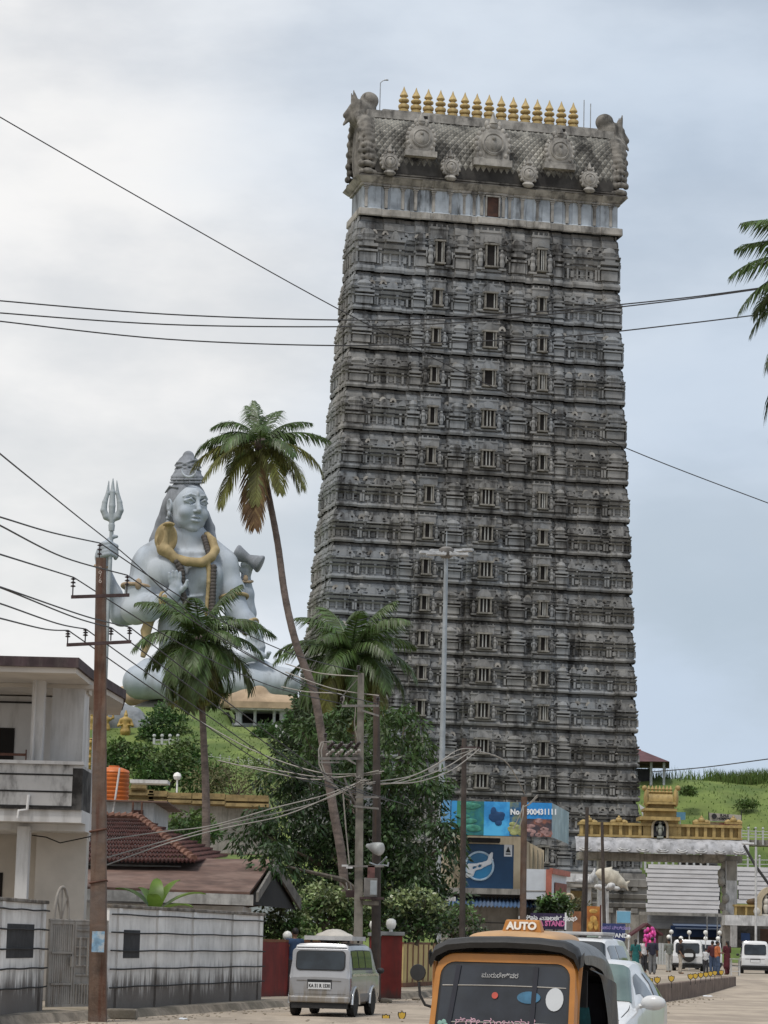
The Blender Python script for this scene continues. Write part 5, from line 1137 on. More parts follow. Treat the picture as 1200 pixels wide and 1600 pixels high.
# pavilion under the statue
py_ = 250; pb = A(425, 1136, py_); pv = thing('hill_pavilion', 'ochre roofed pavilion with pillars below the statue knee', 'pavilion', pb)
obx(pv, 'dark_hall', m_dark, 366, 470, 1103, 1140, py_+2.5, 4)
obx(pv, 'floor', m_rock, 362, 472, 1132, 1142, py_-1, 7)
obx(pv, 'roof_slab', m_cloth, 358, 478, 1098, 1105, py_-2, 9); obx(pv, 'cornice', m_white2, 360, 476, 1105.3, 1108, py_-1.8, 8)
s = SDF((-7, -4, -.5), (7, 4, 3.2), .22); s.ell((0, 0, 0), (5.2, 3.5, 1.4), .4); s.ell((-1.5, 0, .6), (2.6, 2.5, 1.5), .6); s.ell((2.2, 0, .5), (3.0, 2.4, .8), .5); s.ell((-.6, -1, 1.5), (1.1, 1.1, .9), .4); s.ell((-3.8, -.5, .3), (1.5, 1.5, 1.1), .4)
V, Fq = s.mesh(); p = A(410, 1098, py_); npmesh('roof_mound', V, Fq, m_cloth, pv, loc=p+Vector((0, 5, 0))-pb, smooth=180)
for k, px in enumerate((373, 398, 428, 441)):
    q0, q1_ = A(px, 1134, py_-1), A(px, 1108, py_-1); g = MB(); w_ = .42 if k in (0, 3) else .2; hh = q1_.z-q0.z
    g.lathe([(w_*1.4, 0), (w_*1.4, hh*.1), (w_, hh*.14), (w_*.85, hh*.5), (w_, hh*.82), (w_*1.5, hh*.9), (w_*1.7, hh)], q0, 8); obj('pillar', g, M('pillar_grey', (.42, .43, .45), rough=.8, var=.15), pv, w=True, smooth=40)
for k, (x0, y0, x1, y1) in enumerate(((424, 1138, 452, 1162), (430, 1135, 462, 1158))):
    g = MB(); g.tube([A(x0, y0, 246), A(x1, y1, 232)], .28, 4); tag(obj('stair_wall', g, m_rail, w=True), 'white sloping stair side wall descending from the pavilion, '+('lower left one' if k == 0 else 'upper right one'), 'stairs', 'stair side walls')
g = MB(); q = [A(424, 1139, 247), A(452, 1163, 233), A(462, 1159, 233), A(430, 1136, 247)]
for i in range(14):
    u = i/14; a_, b_ = q[0].lerp(q[1], u), q[3].lerp(q[2], u); g.hexa([a_-Vector((0, 0, 1)), b_-Vector((0, 0, 1)), b_+Vector((0, 1, -1)), a_+Vector((0, 1, -1)), a_, b_, b_+Vector((0, 1, 0)), a_+Vector((0, 1, 0))])
tag(obj('stairs', g, m_rock, w=True), 'grey stair flight up to the pavilion below the statue', 'stairs')
# ------------------------------------------------------------------ right side: arch, shop buildings, signs, hill pavilion
m_conc = M('stained_concrete', (.27, .255, .23), rough=.92, var=.25, sc=1.2, streak=(.08, .075, .065), ssc=(3, 3, .5), samt=.6, bump=.3)
m_cream = M('cream_wall', (.46, .39, .28), rough=.9, var=.12, sc=1, streak=(.2, .16, .11), ssc=(3, 3, .4), samt=.45)
m_wtrim = M('dirty_white_trim', (.50, .50, .50), rough=.85, var=.18, sc=2, streak=(.17, .17, .17), ssc=(4, 4, .8), samt=.6)
m_goldp = M('ochre_gold_paint', (.34, .245, .095), rough=.6, var=.22, sc=2, streak=(.17, .11, .04), ssc=(3, 3, .6), samt=.6)
m_dkgrey = M('dark_void_grey', (.035, .035, .038), rough=.9, var=.2)
# --- entrance arch
ay = 160; ab_ = A(1040, 1478, ay); ar = thing('entrance_arch', 'wide temple entrance arch with golden parapet shrine and white scalloped eave', 'gateway', (ab_.x, ab_.y, .3))
def ob(parent, nm, mat, px0, px1, py0, py1, y, d=.6, bevel=0): 
    a_, b_ = A((px0+px1)/2, py1, y), A((px0+px1)/2, py0, y); x0, x1 = A(px0, (py0+py1)/2, y).x, A(px1, (py0+py1)/2, y).x
    g = MB(); g.bb(x0, x1, y*K, y*K+d, a_.z, b_.z); return obj(nm, g, mat, parent, w=True, bevel=bevel)
ug = ay/3300*K/K   # metres per unit at the arch
def axy(px): return A(px, 1300, ay).x
zE0, zE1 = A(1035, 1334, ay).z, A(1035, 1310, ay).z; xE0, xE1 = axy(898), axy(1166); yA = ay*K
g = MB(); rows = []
nE = 100
for j in range(9):
    t = j/8; r = []
    for i in range(nE+1):
        u = i/nE; x = xE0+(xE1-xE0)*u; k_ = abs(math.sin(u*PI*8.5)); 
        r.append((x, yA-.1-1.5*(1-(1-t)**2)*(1+.0*k_)-.12*k_*math.sin(PI*t), zE1-(zE1-zE0)*t**1.3+.10*k_*math.sin(PI*t)))
    rows.append(r)
rows.append([(p[0], yA+.3, zE0+.05) for p in rows[-1]])
m_eave = M('grey_white_eave', (.37, .37, .385), rough=.85, var=.22, sc=1.2, streak=(.13, .13, .13), ssc=(2, 2, .8), samt=.7)
g.grid(rows); obj('scalloped_eave', g, m_eave, ar, w=True, smooth=60)
for k in range(9):    # scroll reliefs on the eave
    x = xE0+(xE1-xE0)*(k+.5)/9; g = MB(); r = .42
    for rr in (.55, .34): g.tube([(x+rr*math.cos(t), yA-1.35+.38*math.sin(t), zE0+.42+rr*.62*math.sin(t)) for t in np.linspace(PI, 2*PI, 10)], .05, 5)
    obj('scroll_relief', g, m_wtrim, ar, w=True, smooth=60)
slab = ob(ar, 'lintel', m_conc, 905, 1160, 1334, 1345, ay+.5, 3)
pw = ob(ar, 'parapet', m_goldp, 907, 1158, 1290, 1310, ay, 1.2)
ob(ar, 'parapet_rail', m_goldp, 905, 1160, 1287, 1291, ay-.35, 1.8); ob(ar, 'parapet_rail', m_goldp, 905, 1160, 1306, 1309.5, ay-.35, 1.8)
for k, px in enumerate(list(np.linspace(909, 1000, 7))+list(np.linspace(1062, 1156, 8))): ob(ar, 'parapet_pier', m_goldp, px-2.5, px+2.5, 1289, 1309, ay-.25, .5)
def crest(px, y0, wpx, hpx):
    c = A(px, y0, ay+.3); w_ = wpx*ug; h = hpx*ug; g = MB()
    g.bb(c.x-w_, c.x+w_, c.y-.3, c.y+.4, c.z, c.z+h*.25); g.ball((c.x, c.y, c.z+h*.5), 0, 8, (w_*.45, .3, h*.45))
    for sg in (-1, 1): g.ball((c.x+sg*w_*.62, c.y, c.z+h*.32), 0, 8, (w_*.36, .28, h*.32)); g.ball((c.x+sg*w_*.9, c.y, c.z+h*.24), 0, 6, (w_*.2, .25, h*.28))
    g.ball((c.x, c.y, c.z+h*.9), 0, 6, (w_*.16, .2, h*.25)); obj('crest', g, m_goldp, ar, w=True, smooth=50)
for px in (920, 967, 1096, 1146): crest(px, 1288, 13, 12)
# central shrine on the arch
tiers = [(1005, 1060, 1283, 1310), (1008, 1057, 1277, 1283), (1012, 1054, 1270, 1277), (1012, 1053, 1262, 1267), (1014, 1052, 1255, 1260)]
ob(ar, 'shrine_body', m_goldp, 1005, 1060, 1281, 1310, ay-.2, 2); ob(ar, 'shrine_cornice', m_goldp, 1000, 1063, 1276, 1281.5, ay-.7, 3); ob(ar, 'shrine_tier', m_goldp, 1009, 1057, 1266.5, 1276, ay, 2)
ob(ar, 'shrine_cornice', m_goldp, 1007, 1058, 1263, 1267, ay-.4, 2.6); ob(ar, 'shrine_tier', m_goldp, 1012, 1054, 1256, 1263, ay+.1, 1.8); ob(ar, 'shrine_cornice', m_goldp, 1010, 1056, 1253, 1256.5, ay-.3, 2.4)
c = A(1033, 1253, ay+.8); g = MB(); xx = [A(px, 1250, ay).x for px in (1013, 1053)]; rr = 13*ug
g.extr([(xx[0], c.y-.2-rr*.62*math.cos(t)+.2, c.z+rr*1.0*math.sin(t)) for t in np.linspace(0, PI, 12)], (xx[1]-xx[0], 0, 0)); obj('shrine_vault', g, m_goldp, ar, w=True, smooth=40)
g = MB()
for k in range(7): x = xx[0]+(xx[1]-xx[0])*(k+.5)/7; g = MB(); g.lathe([(.14, 0), (.2, .12), (.08, .24), (.14, .34), (.02, .62)], (x, c.y, c.z+rr*.97), 8); obj('shrine_finial', g, m_goldp, ar, w=True, smooth=50)
for sg, px in ((-1, 1010), (1, 1056)): p = A(px, 1247, ay); g = MB(); g.ball((p.x, p.y, p.z), 0, 8, (.22, .5, .75)); g.ball((p.x+sg*.15, p.y, p.z+.75), .22, 8); obj('shrine_horn', g, m_goldp, ar, w=True, smooth=50)
g = MB(); n_ = A(1031, 1309, ay-.35); r = 9.5*ug; g.extr([(n_.x-r, n_.y, n_.z), (n_.x+r, n_.y, n_.z)]+[(n_.x+r*math.cos(t), n_.y, n_.z+16*ug+r*1.2*math.sin(t)) for t in np.linspace(0, PI, 12)], (0, .1, 0)); obj('niche', g, m_dkgrey, ar, w=True)
g = MB(); r2_ = r*1.22; g.tube([(n_.x-r2_, n_.y-.03, n_.z)]+[(n_.x-r2_*math.cos(t), n_.y-.03, n_.z+16*ug+r2_*1.15*math.sin(t)) for t in np.linspace(0, PI, 14)]+[(n_.x+r2_, n_.y-.03, n_.z)], .1, 6); obj('niche_frame', g, m_cream, ar, w=True, smooth=60)
g = MB(); figure(g, n_.x, n_.y-.15, n_.z+.1, 1.15); obj('niche_figure', g, M('niche_figure_grey', (.22, .23, .2), rough=.7, var=.2), ar, w=True, smooth=60)
for px0, px1 in ((934, 947), (1134, 1152)):
    ob(ar, 'column', m_wtrim, px0, px1, 1376, 1480, ay+.4, 1.0); ob(ar, 'column_panel', m_conc, px0+1, px1-1, 1345, 1376, ay+.42, .95); ob(ar, 'column_edge', m_wtrim, px0, px0+1, 1345, 1376, ay+.4, 1.0); ob(ar, 'column_edge', m_wtrim, px1-1, px1, 1345, 1376, ay+.4, 1.0)
s = SDF((-2.5, -1.5, -9), (2.5, 1.5, 3), .14); R_ = random.Random(4)
for k in range(15): s.ell((R_.uniform(-.15, .35)-.1*(k > 11)*k*.7, R_.uniform(-.3, .3), 2.2-k*.62), (.28+.1*R_.random(), .4, .38), .12)
s.chain([(-.1, -.2, 1.6), (-.9, -.3, 2.0), (-1.5, -.3, 1.3)], [.4, .42, .3], .15)
V, Fq = s.mesh(); p = A(1128, 1372, ay+.6); npmesh('carved_bracket', V, Fq, m_conc, ar, loc=p-ar.location, smooth=180)
# --- corrugated sheet screens
m_sheet = M('white_corrugated_sheet', (.56, .55, .56), rough=.6, var=.07, sc=.6, streak=(.33, .31, .30), ssc=(.4, .4, 3), samt=.45)
def sheet(label, px0, px1, py0, py1, y, rows_):
    a_, b_ = A(px0, py1, y), A(px1, py0, y); t = thing('sheet_screen', label, 'screen', ((a_.x+b_.x)/2, y*K, a_.z)); R_ = random.Random(px0)
    h = (b_.z-a_.z)/rows_
    for k in range(rows_):
        g = MB(); z = a_.z+k*h; j0 = R_.uniform(-.15, .1); j1 = R_.uniform(-.2, .15); n = 3; r = []
        g.hexa([(a_.x+j0, y*K-.05, z+.02), (b_.x+j1, y*K-.05, z+.02), (b_.x+j1, y*K+.02, z+.02), (a_.x+j0, y*K+.02, z+.02), (a_.x+j0, y*K, z+h), (b_.x+j1, y*K, z+h), (b_.x+j1, y*K+.03, z+h), (a_.x+j0, y*K+.03, z+h)])
        obj('sheet_row', g, m_sheet, t, w=True)
    g = MB(); g.bb(a_.x, b_.x, y*K+.04, y*K+.14, a_.z, b_.z); obj('backing', g, m_dkgrey, t, w=True)
    return t
sheet('large white sheet screen of horizontal boards under the golden arch', 1011, 1126, 1353, 1425, 168, 11)
sheet('white sheet screen of horizontal boards at the right edge beyond the arch column', 1153, 1260, 1357, 1412, 169, 8)
ob(ar, 'rear_beam', m_conc, 1000, 1132, 1426, 1431, 167, 1)
# railing with white globes above the screen
railing('white balustrade with globe tops seen under the arch eave', [(1008, 1352), (1106, 1352)], (176, 176), 1.1, 9)
g = MB(); g.tube([A(1060, 1343, 178), A(1120, 1352, 178)], .5, 4); g.tube([A(1085, 1340, 177), A(1110, 1352, 177)], .09, 5); tag(obj('leaning_sheets', g, m_dkgrey, w=True), 'dark leaning rails stacked behind the arch balustrade', 'rails')
# lower walls, shutters, awnings under the screen
bz = thing('bazaar_building', 'grey bazaar front with shutters and deep blue awning under the white screen', 'building', (A(1085, 1478, 167).x, 167*K, .3))
ob(bz, 'wall', m_conc, 985, 1140, 1431, 1482, 169, 4); ob(bz, 'shutter', M('grey_shutter', (.25, .26, .28), rough=.6, var=.15, sc=2, streak=(.15, .15, .16), ssc=(.3, .3, 9), samt=.7), 1012, 1122, 1430, 1452, 168.6, .3)
m_navy = M('navy_awning', (.016, .04, .11), rough=.75, var=.25, sc=1.5)
a_, b_ = A(1050, 1442, 168), A(1136, 1442, 168); g = MB(); g.extr([(a_.x, 168*K, a_.z), (b_.x, 168*K, a_.z), (b_.x, 163*K, a_.z-.45), (a_.x-.4, 163*K, a_.z-.45)], (0, 0, -.06)); obj('awning', g, M('awning_top', (.10, .13, .19), rough=.8, var=.2), bz, w=True)
ob(bz, 'blue_curtain', m_navy, 1048, 1136, 1447, 1464, 164, .15); ob(bz, 'dark_interior', m_dkgrey, 1048, 1136, 1464, 1480, 166, .2)
for px in (1105, 1121): ob(bz, 'awning_pole', m_wtrim, px-.8, px+.8, 1430, 1478, 162.6, .12)
b2_ = thing('annexe_niche_building', 'stained white ledge building with golden niche at the right edge', 'building', (A(1175, 1478, 160).x, 160*K, .3))
ob(b2_, 'ledge', m_wtrim, 1133, 1260, 1431, 1447, 158, 2); ob(b2_, 'dark_shopfront', M('shop_dark', (.09, .085, .08), rough=.9, var=.5, sc=2), 1140, 1260, 1447, 1482, 161, 3); ob(b2_, 'column', m_conc, 1130, 1141, 1446, 1482, 159, .6)
ob(b2_, 'blue_panel', m_navy, 1158, 1172, 1458, 1470, 160.6, .1); ob(b2_, 'maroon_panel', m_doorbrown, 1188, 1225, 1452, 1482, 160.6, .1)
ob(b2_, 'parapet', m_goldp, 1149, 1184, 1416, 1431, 158.6, .8); ob(b2_, 'parapet_rail', m_goldp, 1148, 1185, 1413.5, 1416.5, 158.3, 1.2)
for px in (1150, 1166, 1182): ob(b2_, 'parapet_pier', m_goldp, px-1.5, px+1.5, 1416, 1431, 158.35, .3)
c = A(1204, 1431, 158.4); R1_, R2_ = 21*ug, 14*ug; zc = 18*ug; g = MB()
g.grid([[(c.x+r*math.cos(t)*-1, yy, c.z+zc+r*1.25*math.sin(t)) for t in np.linspace(0, PI, 18)] for r, yy in ((R1_, c.y+.5), (R1_, c.y-.25), (R2_, c.y-.25), (R2_, c.y+.5))])
for sg in (-1, 1): g.bb(c.x+sg*R2_, c.x+sg*R1_, c.y-.25, c.y+.5, c.z, c.z+zc)
obj('niche_arch', g, m_cream, b2_, w=True, smooth=50); g = MB(); g.bb(c.x-R2_, c.x+R2_, c.y+.45, c.y+.5, c.z, c.z+zc+R2_*1.2); obj('niche_back', g, m_conc, b2_, w=True)
g = MB(); figure(g, c.x-.35, c.y, c.z+.1, 1.5); g.ball((c.x-1.0, c.y-.1, c.z+.3), 0, 8, (.3, .25, .35)); obj('niche_figure', g, M('niche_statue_white', (.5, .47, .42), rough=.7, var=.2), b2_, w=True, smooth=60)
g = MB(); p = A(1178, 1416, 158.7); g.ball((p.x, p.y, p.z+.3), 0, 8, (.6, .25, .3)); g.ball((p.x+.5, p.y, p.z+.6), 0, 8, (.22, .2, .25)); tag(obj('crouching_lion_figure', g, M('dark_bronze', (.10, .06, .025), rough=.6, var=.3), w=True, smooth=60), 'small dark crouching animal figure on the golden parapet at right', 'statue')
# white flood pole and cable at right of the arch
g = MB(); q = A(1181, 1445, 152); g.tube([(q.x, q.y, .3), (q.x, q.y, A(1181, 1323, 152).z)], .09, 6); p_ = A(1181, 1323, 152); g.tube([A(1160, 1318, 152), A(1178, 1318.5, 152)], .1, 6); tag(obj('white_post', g, m_wtrim, w=True), 'thin white post with short cross bar right of the arch eave', 'post')
g = MB(); g.tube([A(1163, 1322, 158), A(1180, 1352, 156), A(1200, 1380, 155), A(1240, 1440, 154)], .11, 6); tag(obj('black_hose', g, m_line, w=True), 'thick black cable slanting down from the right end of the arch eave', 'cable')
# --- plain steps and dolphin sculpture pillar, blue board
fy = 125; fb = A(945, 1455, fy); dp = thing('dolphin_sculpture', 'cream leaping fish sculpture on a rough base atop a white pillar', 'sculpture', (fb.x, fb.y, .3)); uf = fy/3300
ob(dp, 'pillar', m_wtrim, 940.5, 951, 1392, 1480, fy, .4)
s = SDF((-2, -1, -1.3), (2, 1, 1.6), .05); fx = lambda px, py: ((px-945)*uf, 0, (1380-py)*uf)
s.chain([fx(938, 1365), fx(948, 1368), fx(958, 1372), fx(968, 1378), fx(976, 1382)], [.26, .42, .42, .3, .14], .15); s.cone(fx(938, 1364), fx(931, 1365.5), .2, .05, .1); s.cone(fx(940, 1368), fx(935, 1371), .12, .05, .05)
s.cone(fx(950, 1360), fx(956, 1355), .16, .04, .08); s.cone(fx(962, 1367), fx(966, 1361), .12, .03, .06); s.cone(fx(976, 1382), fx(983, 1376), .13, .05, .06); s.cone(fx(976, 1382), fx(981, 1390), .13, .05, .06); s.cone(fx(950, 1374), fx(955, 1383), .16, .06, .08); s.cone(fx(962, 1376), fx(970, 1386), .14, .05, .08)
V, Fq = s.mesh(); npmesh('fish_body', V, Fq, M('cream_plaster', (.50, .46, .38), rough=.8, var=.15, sc=2, streak=(.25, .22, .17), ssc=(2, 2, 1), samt=.5), dp, loc=A(945, 1380, fy)-dp.location, smooth=180)
s = SDF((-1.5, -1, -1), (1.5, 1, 1), .06)
for k in range(12): s.ell((math.sin(k*2.4)*.62*(k/12)**.4, math.cos(k*3.1)*.3, .12-.1*(k % 3)), (.2, .2, .14), .06)
V, Fq = s.mesh(); npmesh('rough_base', V, Fq, m_wtrim, dp, loc=A(948, 1386, fy)-dp.location, smooth=180)
bb_ = thing('blue_board', 'plain light blue square board beside the fish sculpture pillar', 'sign', (A(975, 1450, fy+3).x, (fy+3)*K, .3))
ob(bb_, 'panel', M('light_blue_panel', (.16, .36, .50), rough=.5, var=.05), 964, 985, 1424, 1442, fy+3, .06); ob(bb_, 'frame', m_wtrim, 963, 986, 1423, 1443, fy+3.06, .05)
for px in (966, 983): ob(bb_, 'leg', m_wtrim, px-.5, px+.5, 1443, 1480, fy+3.06, .05)
# white scallop roof of the lower pavilion left of the dolphin
lp = thing('white_shrine_canopy', 'small white canopy with upturned corner and ochre niche behind the poles', 'canopy', (A(910, 1470, 130).x, 130*K, .3))
ob(lp, 'roof', m_wtrim, 876, 928, 1365, 1378, 129, 3); s = SDF((-2, -.5, -.5), (2, .5, 2.5), .07); s.chain([(-.7, 0, .05), (0, 0, .1), (.28, 0, .35), (.36, 0, .85)], [.12, .2, .18, .04], .1)
V, Fq = s.mesh(); npmesh('upturned_corner', V, Fq, m_wtrim, lp, loc=A(920, 1378, 129)-lp.location, smooth=180); ob(lp, 'ledge', m_conc, 880, 945, 1382, 1386, 128.6, 2)
for px in (888, 921): ob(lp, 'column', m_wtrim, px-3, px+3, 1386, 1440, 129, .5)
g = MB(); c = A(889, 1425, 128.5); r = 7*130/3300; g.tube([(c.x-r, c.y, c.z-.4)]+[(c.x-r*math.cos(t), c.y, c.z+.7+r*1.3*math.sin(t)) for t in np.linspace(0, PI, 12)]+[(c.x+r, c.y, c.z-.4)], .1, 6); obj('arch_frame', g, m_cream, lp, w=True, smooth=60); ob(lp, 'ochre_back', m_och, 884, 925, 1392, 1440, 130.5, .3)
# --- diving shop building
by = 85; sb = A(790, 1470, by); sh_ = thing('shop_building', 'cream shop building carrying blue underwater billboards behind the rickshaw', 'building', (sb.x, sb.y, 0))
kb = K
def sx(px, y=by): return A(px, 1400, y).x
ob(sh_, 'wall', m_cream, 690, 818, 1300, 1412, by, .5)
# right return wall goes back to the right
w0, w1 = A(818, 1360, by), A(848, 1360, by+9); zt, zb2 = A(818, 1312, by).z, A(818, 1412, by).z
g = MB(); g.slab((w0.x, w0.y), (w1.x, w1.y), zb2, zt, .4); obj('wall', g, m_cream, sh_, w=True); dr = (w1-w0); nr = Vector((dr.y, -dr.x, 0)).normalized()
for u in (.28, .52, .76):
    g = MB(); p = w0.lerp(w1, u)+nr*.03; q = w0.lerp(w1, u+.14)+nr*.03; zz0, zz1 = A(830, 1385, by+4).z, A(830, 1325, by+4).z; g.extr([(p.x, p.y, zz0), (q.x, q.y, zz0), (q.x, q.y, zz1), (p.x, p.y, zz1)], nr*.02); obj('window', g, M('shop_window_grey', (.10, .11, .11), rough=.25, var=.2), sh_, w=True)
    for e_ in (p, q): g = MB(); g.box((e_.x+nr.x*.03, e_.y+nr.y*.03, (zz0+zz1)/2), (.12, .12, zz1-zz0+.2)); obj('window_frame', g, m_cream, sh_, w=True)
ob(sh_, 'ledge', m_conc, 700, 822, 1388, 1397, by-1.2, 1.6); ob(sh_, 'dark_gap', m_dkgrey, 690, 845, 1394, 1404, by-.3, .3); ob(sh_, 'broken_eave', m_dkgrey, 722, 782, 1309, 1315, by-1.0, 1.2)
ob(sh_, 'lower_wall', m_conc, 690, 822, 1405, 1482, by-.2, .5); ob(sh_, 'dark_bay', m_dkgrey, 822, 852, 1410, 1482, by, .3); ob(sh_, 'pilaster', m_conc, 809, 813, 1410, 1480, by-.35, .3)
ob(sh_, 'groove', m_dkgrey, 690, 809, 1441, 1442, by-.22, .02)
# blue corrugated awning
g = MB(); p, q = A(690, 1401, by-.5), A(870, 1401, by-.5); rows = [[], []]
for i in range(121):
    u = i/120; x = p.x+(q.x-p.x)*u; d_ = .04*math.cos(i*PI*.5); rows[0].append((x, p.y, p.z+.02+d_)); rows[1].append((x, p.y-1.6, p.z-.36+d_))
g.grid(rows); obj('corrugated_awning', g, M('blue_corrugated_sheet', (.065, .12, .22), rough=.6, var=.25, sc=1.5, streak=(.2, .22, .25), ssc=(2, .3, 1), samt=.4), sh_, w=True)
ob(sh_, 'faded_awning_end', m_wtrim, 690, 712, 1401, 1408, by-2.2, .05)
# booth on the awning
bo = thing('white_booth', 'white box booth with red trim standing right of the rusty pole', 'booth', (A(850, 1400, 82).x, 82*K, A(850, 1410, 82).z))
p0, p1, p2 = A(822, 1408, 82), A(857, 1408, 82), A(885, 1405, 85.5); zt0, zt1 = A(840, 1358, 82).z, A(840, 1405, 82).z
g = MB(); g.hexa([(p0.x, p0.y, zt1), (p1.x, p1.y, zt1), (p2.x, p2.y+.1, zt1), (p0.x, p0.y+4, zt1), (p0.x, p0.y, zt0), (p1.x, p1.y, zt0), (p2.x, p2.y+.1, zt0), (p0.x, p0.y+4, zt0)]); obj('box', g, M('booth_white', (.52, .55, .59), rough=.6, var=.06), bo, w=True)
m_redt = M('faded_red_trim', (.36, .12, .085), rough=.7, var=.2, sc=3); d_ = (p2-p1); nn = Vector((d_.y, -d_.x, 0)).normalized()
g = MB(); g.extr([p1+nn*.03+Vector((0, 0, zt0-p1.z-.16)), p2+nn*.03+Vector((0, 0, zt0-p2.z-.16)), p2+nn*.03+Vector((0, 0, zt0-p2.z+.05)), p1+nn*.03+Vector((0, 0, zt0-p1.z+.05))], nn*.12); obj('trim', g, m_redt, bo, w=True)
g = MB(); g.box((p1.x, p1.y-.03, (zt0+zt1)/2), (.22, .1, zt0-zt1)); obj('trim', g, m_redt, bo, w=True)
def onbooth(u, z): v = p1.lerp(p2, u); return Vector((v.x, v.y, zt1+(zt0-zt1)*z))+nn*.02
g = MB(); g.extr([onbooth(.3, .12), onbooth(.95, .12), onbooth(.95, .6), onbooth(.3, .6)], nn*.02); obj('red_window', g, M('red_brown_grille', (.17, .05, .035), rough=.7, var=.4, sc=6), bo, w=True)
g = MB(); q = [A(x, 1392, 82) for x in (822, 857)]; g.tube([(q[0].x, q[0].y-.012, q[0].z), (q[1].x, q[1].y-.012, q[1].z)], .02, 4); obj('seam', g, m_conc, bo, w=True)
# --- underwater billboard (folded in two)
bt_ = A(785, 1281, by-1.6); bl = thing('billboard', 'long blue underwater billboard with fish and coral panels and phone number', 'billboard', bt_)
yb = by-1.6; X0, X1, X2 = A(705, 1281, yb), A(862, 1281, yb), A(888, 1288, yb+5.5); zT, zB = A(785, 1253, yb).z, A(785, 1306, yb).z; bh = zB-zT
def bpanel(nm, u0_, u1_, mat, z0=0, z1=1, off=.0, A_=X0, B_=X1, parent=bl):
    d_ = (B_-A_); n_ = Vector((d_.y, -d_.x, 0)).normalized(); a_, b_ = A_.lerp(B_, u0_), A_.lerp(B_, u1_); zz0, zz1 = zB+(zT-zB)*z0, zB+(zT-zB)*z1
    g = MB(); g.extr([(a_.x+n_.x*off, a_.y+n_.y*off, zz0), (b_.x+n_.x*off, b_.y+n_.y*off, zz0), (b_.x+n_.x*off, b_.y+n_.y*off, zz1), (a_.x+n_.x*off, a_.y+n_.y*off, zz1)], n_*.02); return obj(nm, g, mat, parent, w=True)
g = MB(); g.hexa([(X0.x, X0.y+.06, zB), (X1.x, X1.y+.06, zB), (X1.x, X1.y+.5, zB), (X0.x, X0.y+.5, zB), (X0.x, X0.y+.06, zT), (X1.x, X1.y+.06, zT), (X1.x, X1.y+.5, zT), (X0.x, X0.y+.5, zT)]); obj('backing', g, m_dkgrey, bl, w=True)
def sea(name, c0, c1, sc, d): return M(name, c0, rough=.45, var=.25, sc=sc, patch=c1, psc=d, pamt=1.0)
bpanel('sky_blue_panel', 0, .055, M('cyan_print', (.04, .26, .55), rough=.4, var=.1)); bpanel('reef_green_panel', .055, .325, sea('reef_green_print', (.02, .14, .16), (.05, .20, .10), 3, 1.6)); bpanel('diver_panel', .325, .58, sea('deep_blue_print', (.03, .25, .58), (.08, .42, .72), 1.5, .7))
bpanel('reef_panel', .58, .73, sea('coral_print', (.02, .10, .22), (.20, .23, .12), 4, 1.8)); bpanel('phone_panel', .73, 1.0, M('azure_print', (.02, .22, .55), rough=.4, var=.15)); bpanel('coral_strip', .70, 1.0, sea('coral_red_print', (.05, .04, .05), (.25, .10, .07), 5, 2.2), 0, .52, .022); bpanel('faded_side', 0, 1, sea('faded_print', (.28, .38, .44), (.17, .26, .33), 2, .6), A_=X1, B_=X2)
fdir = (X1-X0).normalized(); wB = (X1-X0).length
def bp_(u, z): v = X0.lerp(X1, u); return Vector((v.x, v.y, zB+(zT-zB)*z))-bl.location+Vector((0, -.03, 0))
def blobs(nm, items, mat):
    g = MB()
    for u, z, rx, rz in items: p = bp_(u, z); g.ball(p, 0, 10, (rx, .02, rz))
    return obj(nm, g, mat, bl)
R_ = random.Random(9)
blobs('turtle_print', [(.45, .55, .32, .22), (.42, .70, .12, .2), (.49, .62, .18, .12), (.47, .38, .14, .12)], M('dark_blue_print', (.01, .05, .14), rough=.5))
blobs('coral_print', [(.60+.11*R_.random(), .05+.35*R_.random(), .16, .09) for _ in range(9)], M('yellow_coral_print', (.30, .32, .13), rough=.5, var=.4, sc=4))
blobs('coral_print', [(.76+.22*R_.random(), .05+.45*R_.random(), .22*R_.random()+.08, .1) for _ in range(12)], M('pink_coral_print', (.28, .17, .16), rough=.5, var=.5, sc=4))
blobs('plant_print', [(.1+.2*R_.random(), .1+.8*R_.random(), .3, .1) for _ in range(8)], M('sea_green_print', (.05, .22, .16), rough=.5, var=.4, sc=3))
m_wprint = M('white_print', (.72, .74, .76), rough=.5, var=.03)
text('phone_number', 'No. 9900431111', .30, m_wprint, bl, face_mat(bp_(.82, .72)+Vector((0, -.02, 0)), fdir), sx=.9, bold=.012)
bpanel('blue_return', 0, 1, M('cyan_print'), .25, 1.05, 0, A(690, 1275, yb+1), A(704, 1276, yb+.2))
# --- dive sign with swimmer in a ring
dy = by-.9; ds_ = thing('dive_sign', 'dark blue sign with white swimming diver in a ring', 'sign', A(763, 1353, dy))
a_, b_ = A(722, 1388, dy), A(803, 1320, dy); g = MB(); g.bb(a_.x, b_.x, a_.y, a_.y+.12, a_.z, b_.z); obj('panel', g, M('navy_print', (.012, .055, .13), rough=.4, var=.25, sc=.5), ds_, w=True, bevel=.02)
ud = dy/3300; C_ = A(749, 1353, dy)-ds_.location; Rr = 21.5*ud; Mx = Matrix.Rotation(PI/2, 4, 'X')
g = MB(); g.lathe([(Rr*.93, 0), (Rr*.93, .02)], C_+Vector((0, -.003, 0)), 32, Mx); obj('disc', g, M('disc_blue', (.04, .17, .33), rough=.4, var=.3, sc=.8, patch=(.02, .28, .55), psc=.6), ds_)
g = MB(); g.tube([C_+Vector((Rr*math.cos(t), -.035, Rr*math.sin(t))) for t in np.linspace(0, 2*PI, 41)], .045, 6, cap=False); obj('ring', g, M('ring_print', (.42, .55, .66), rough=.5), ds_)
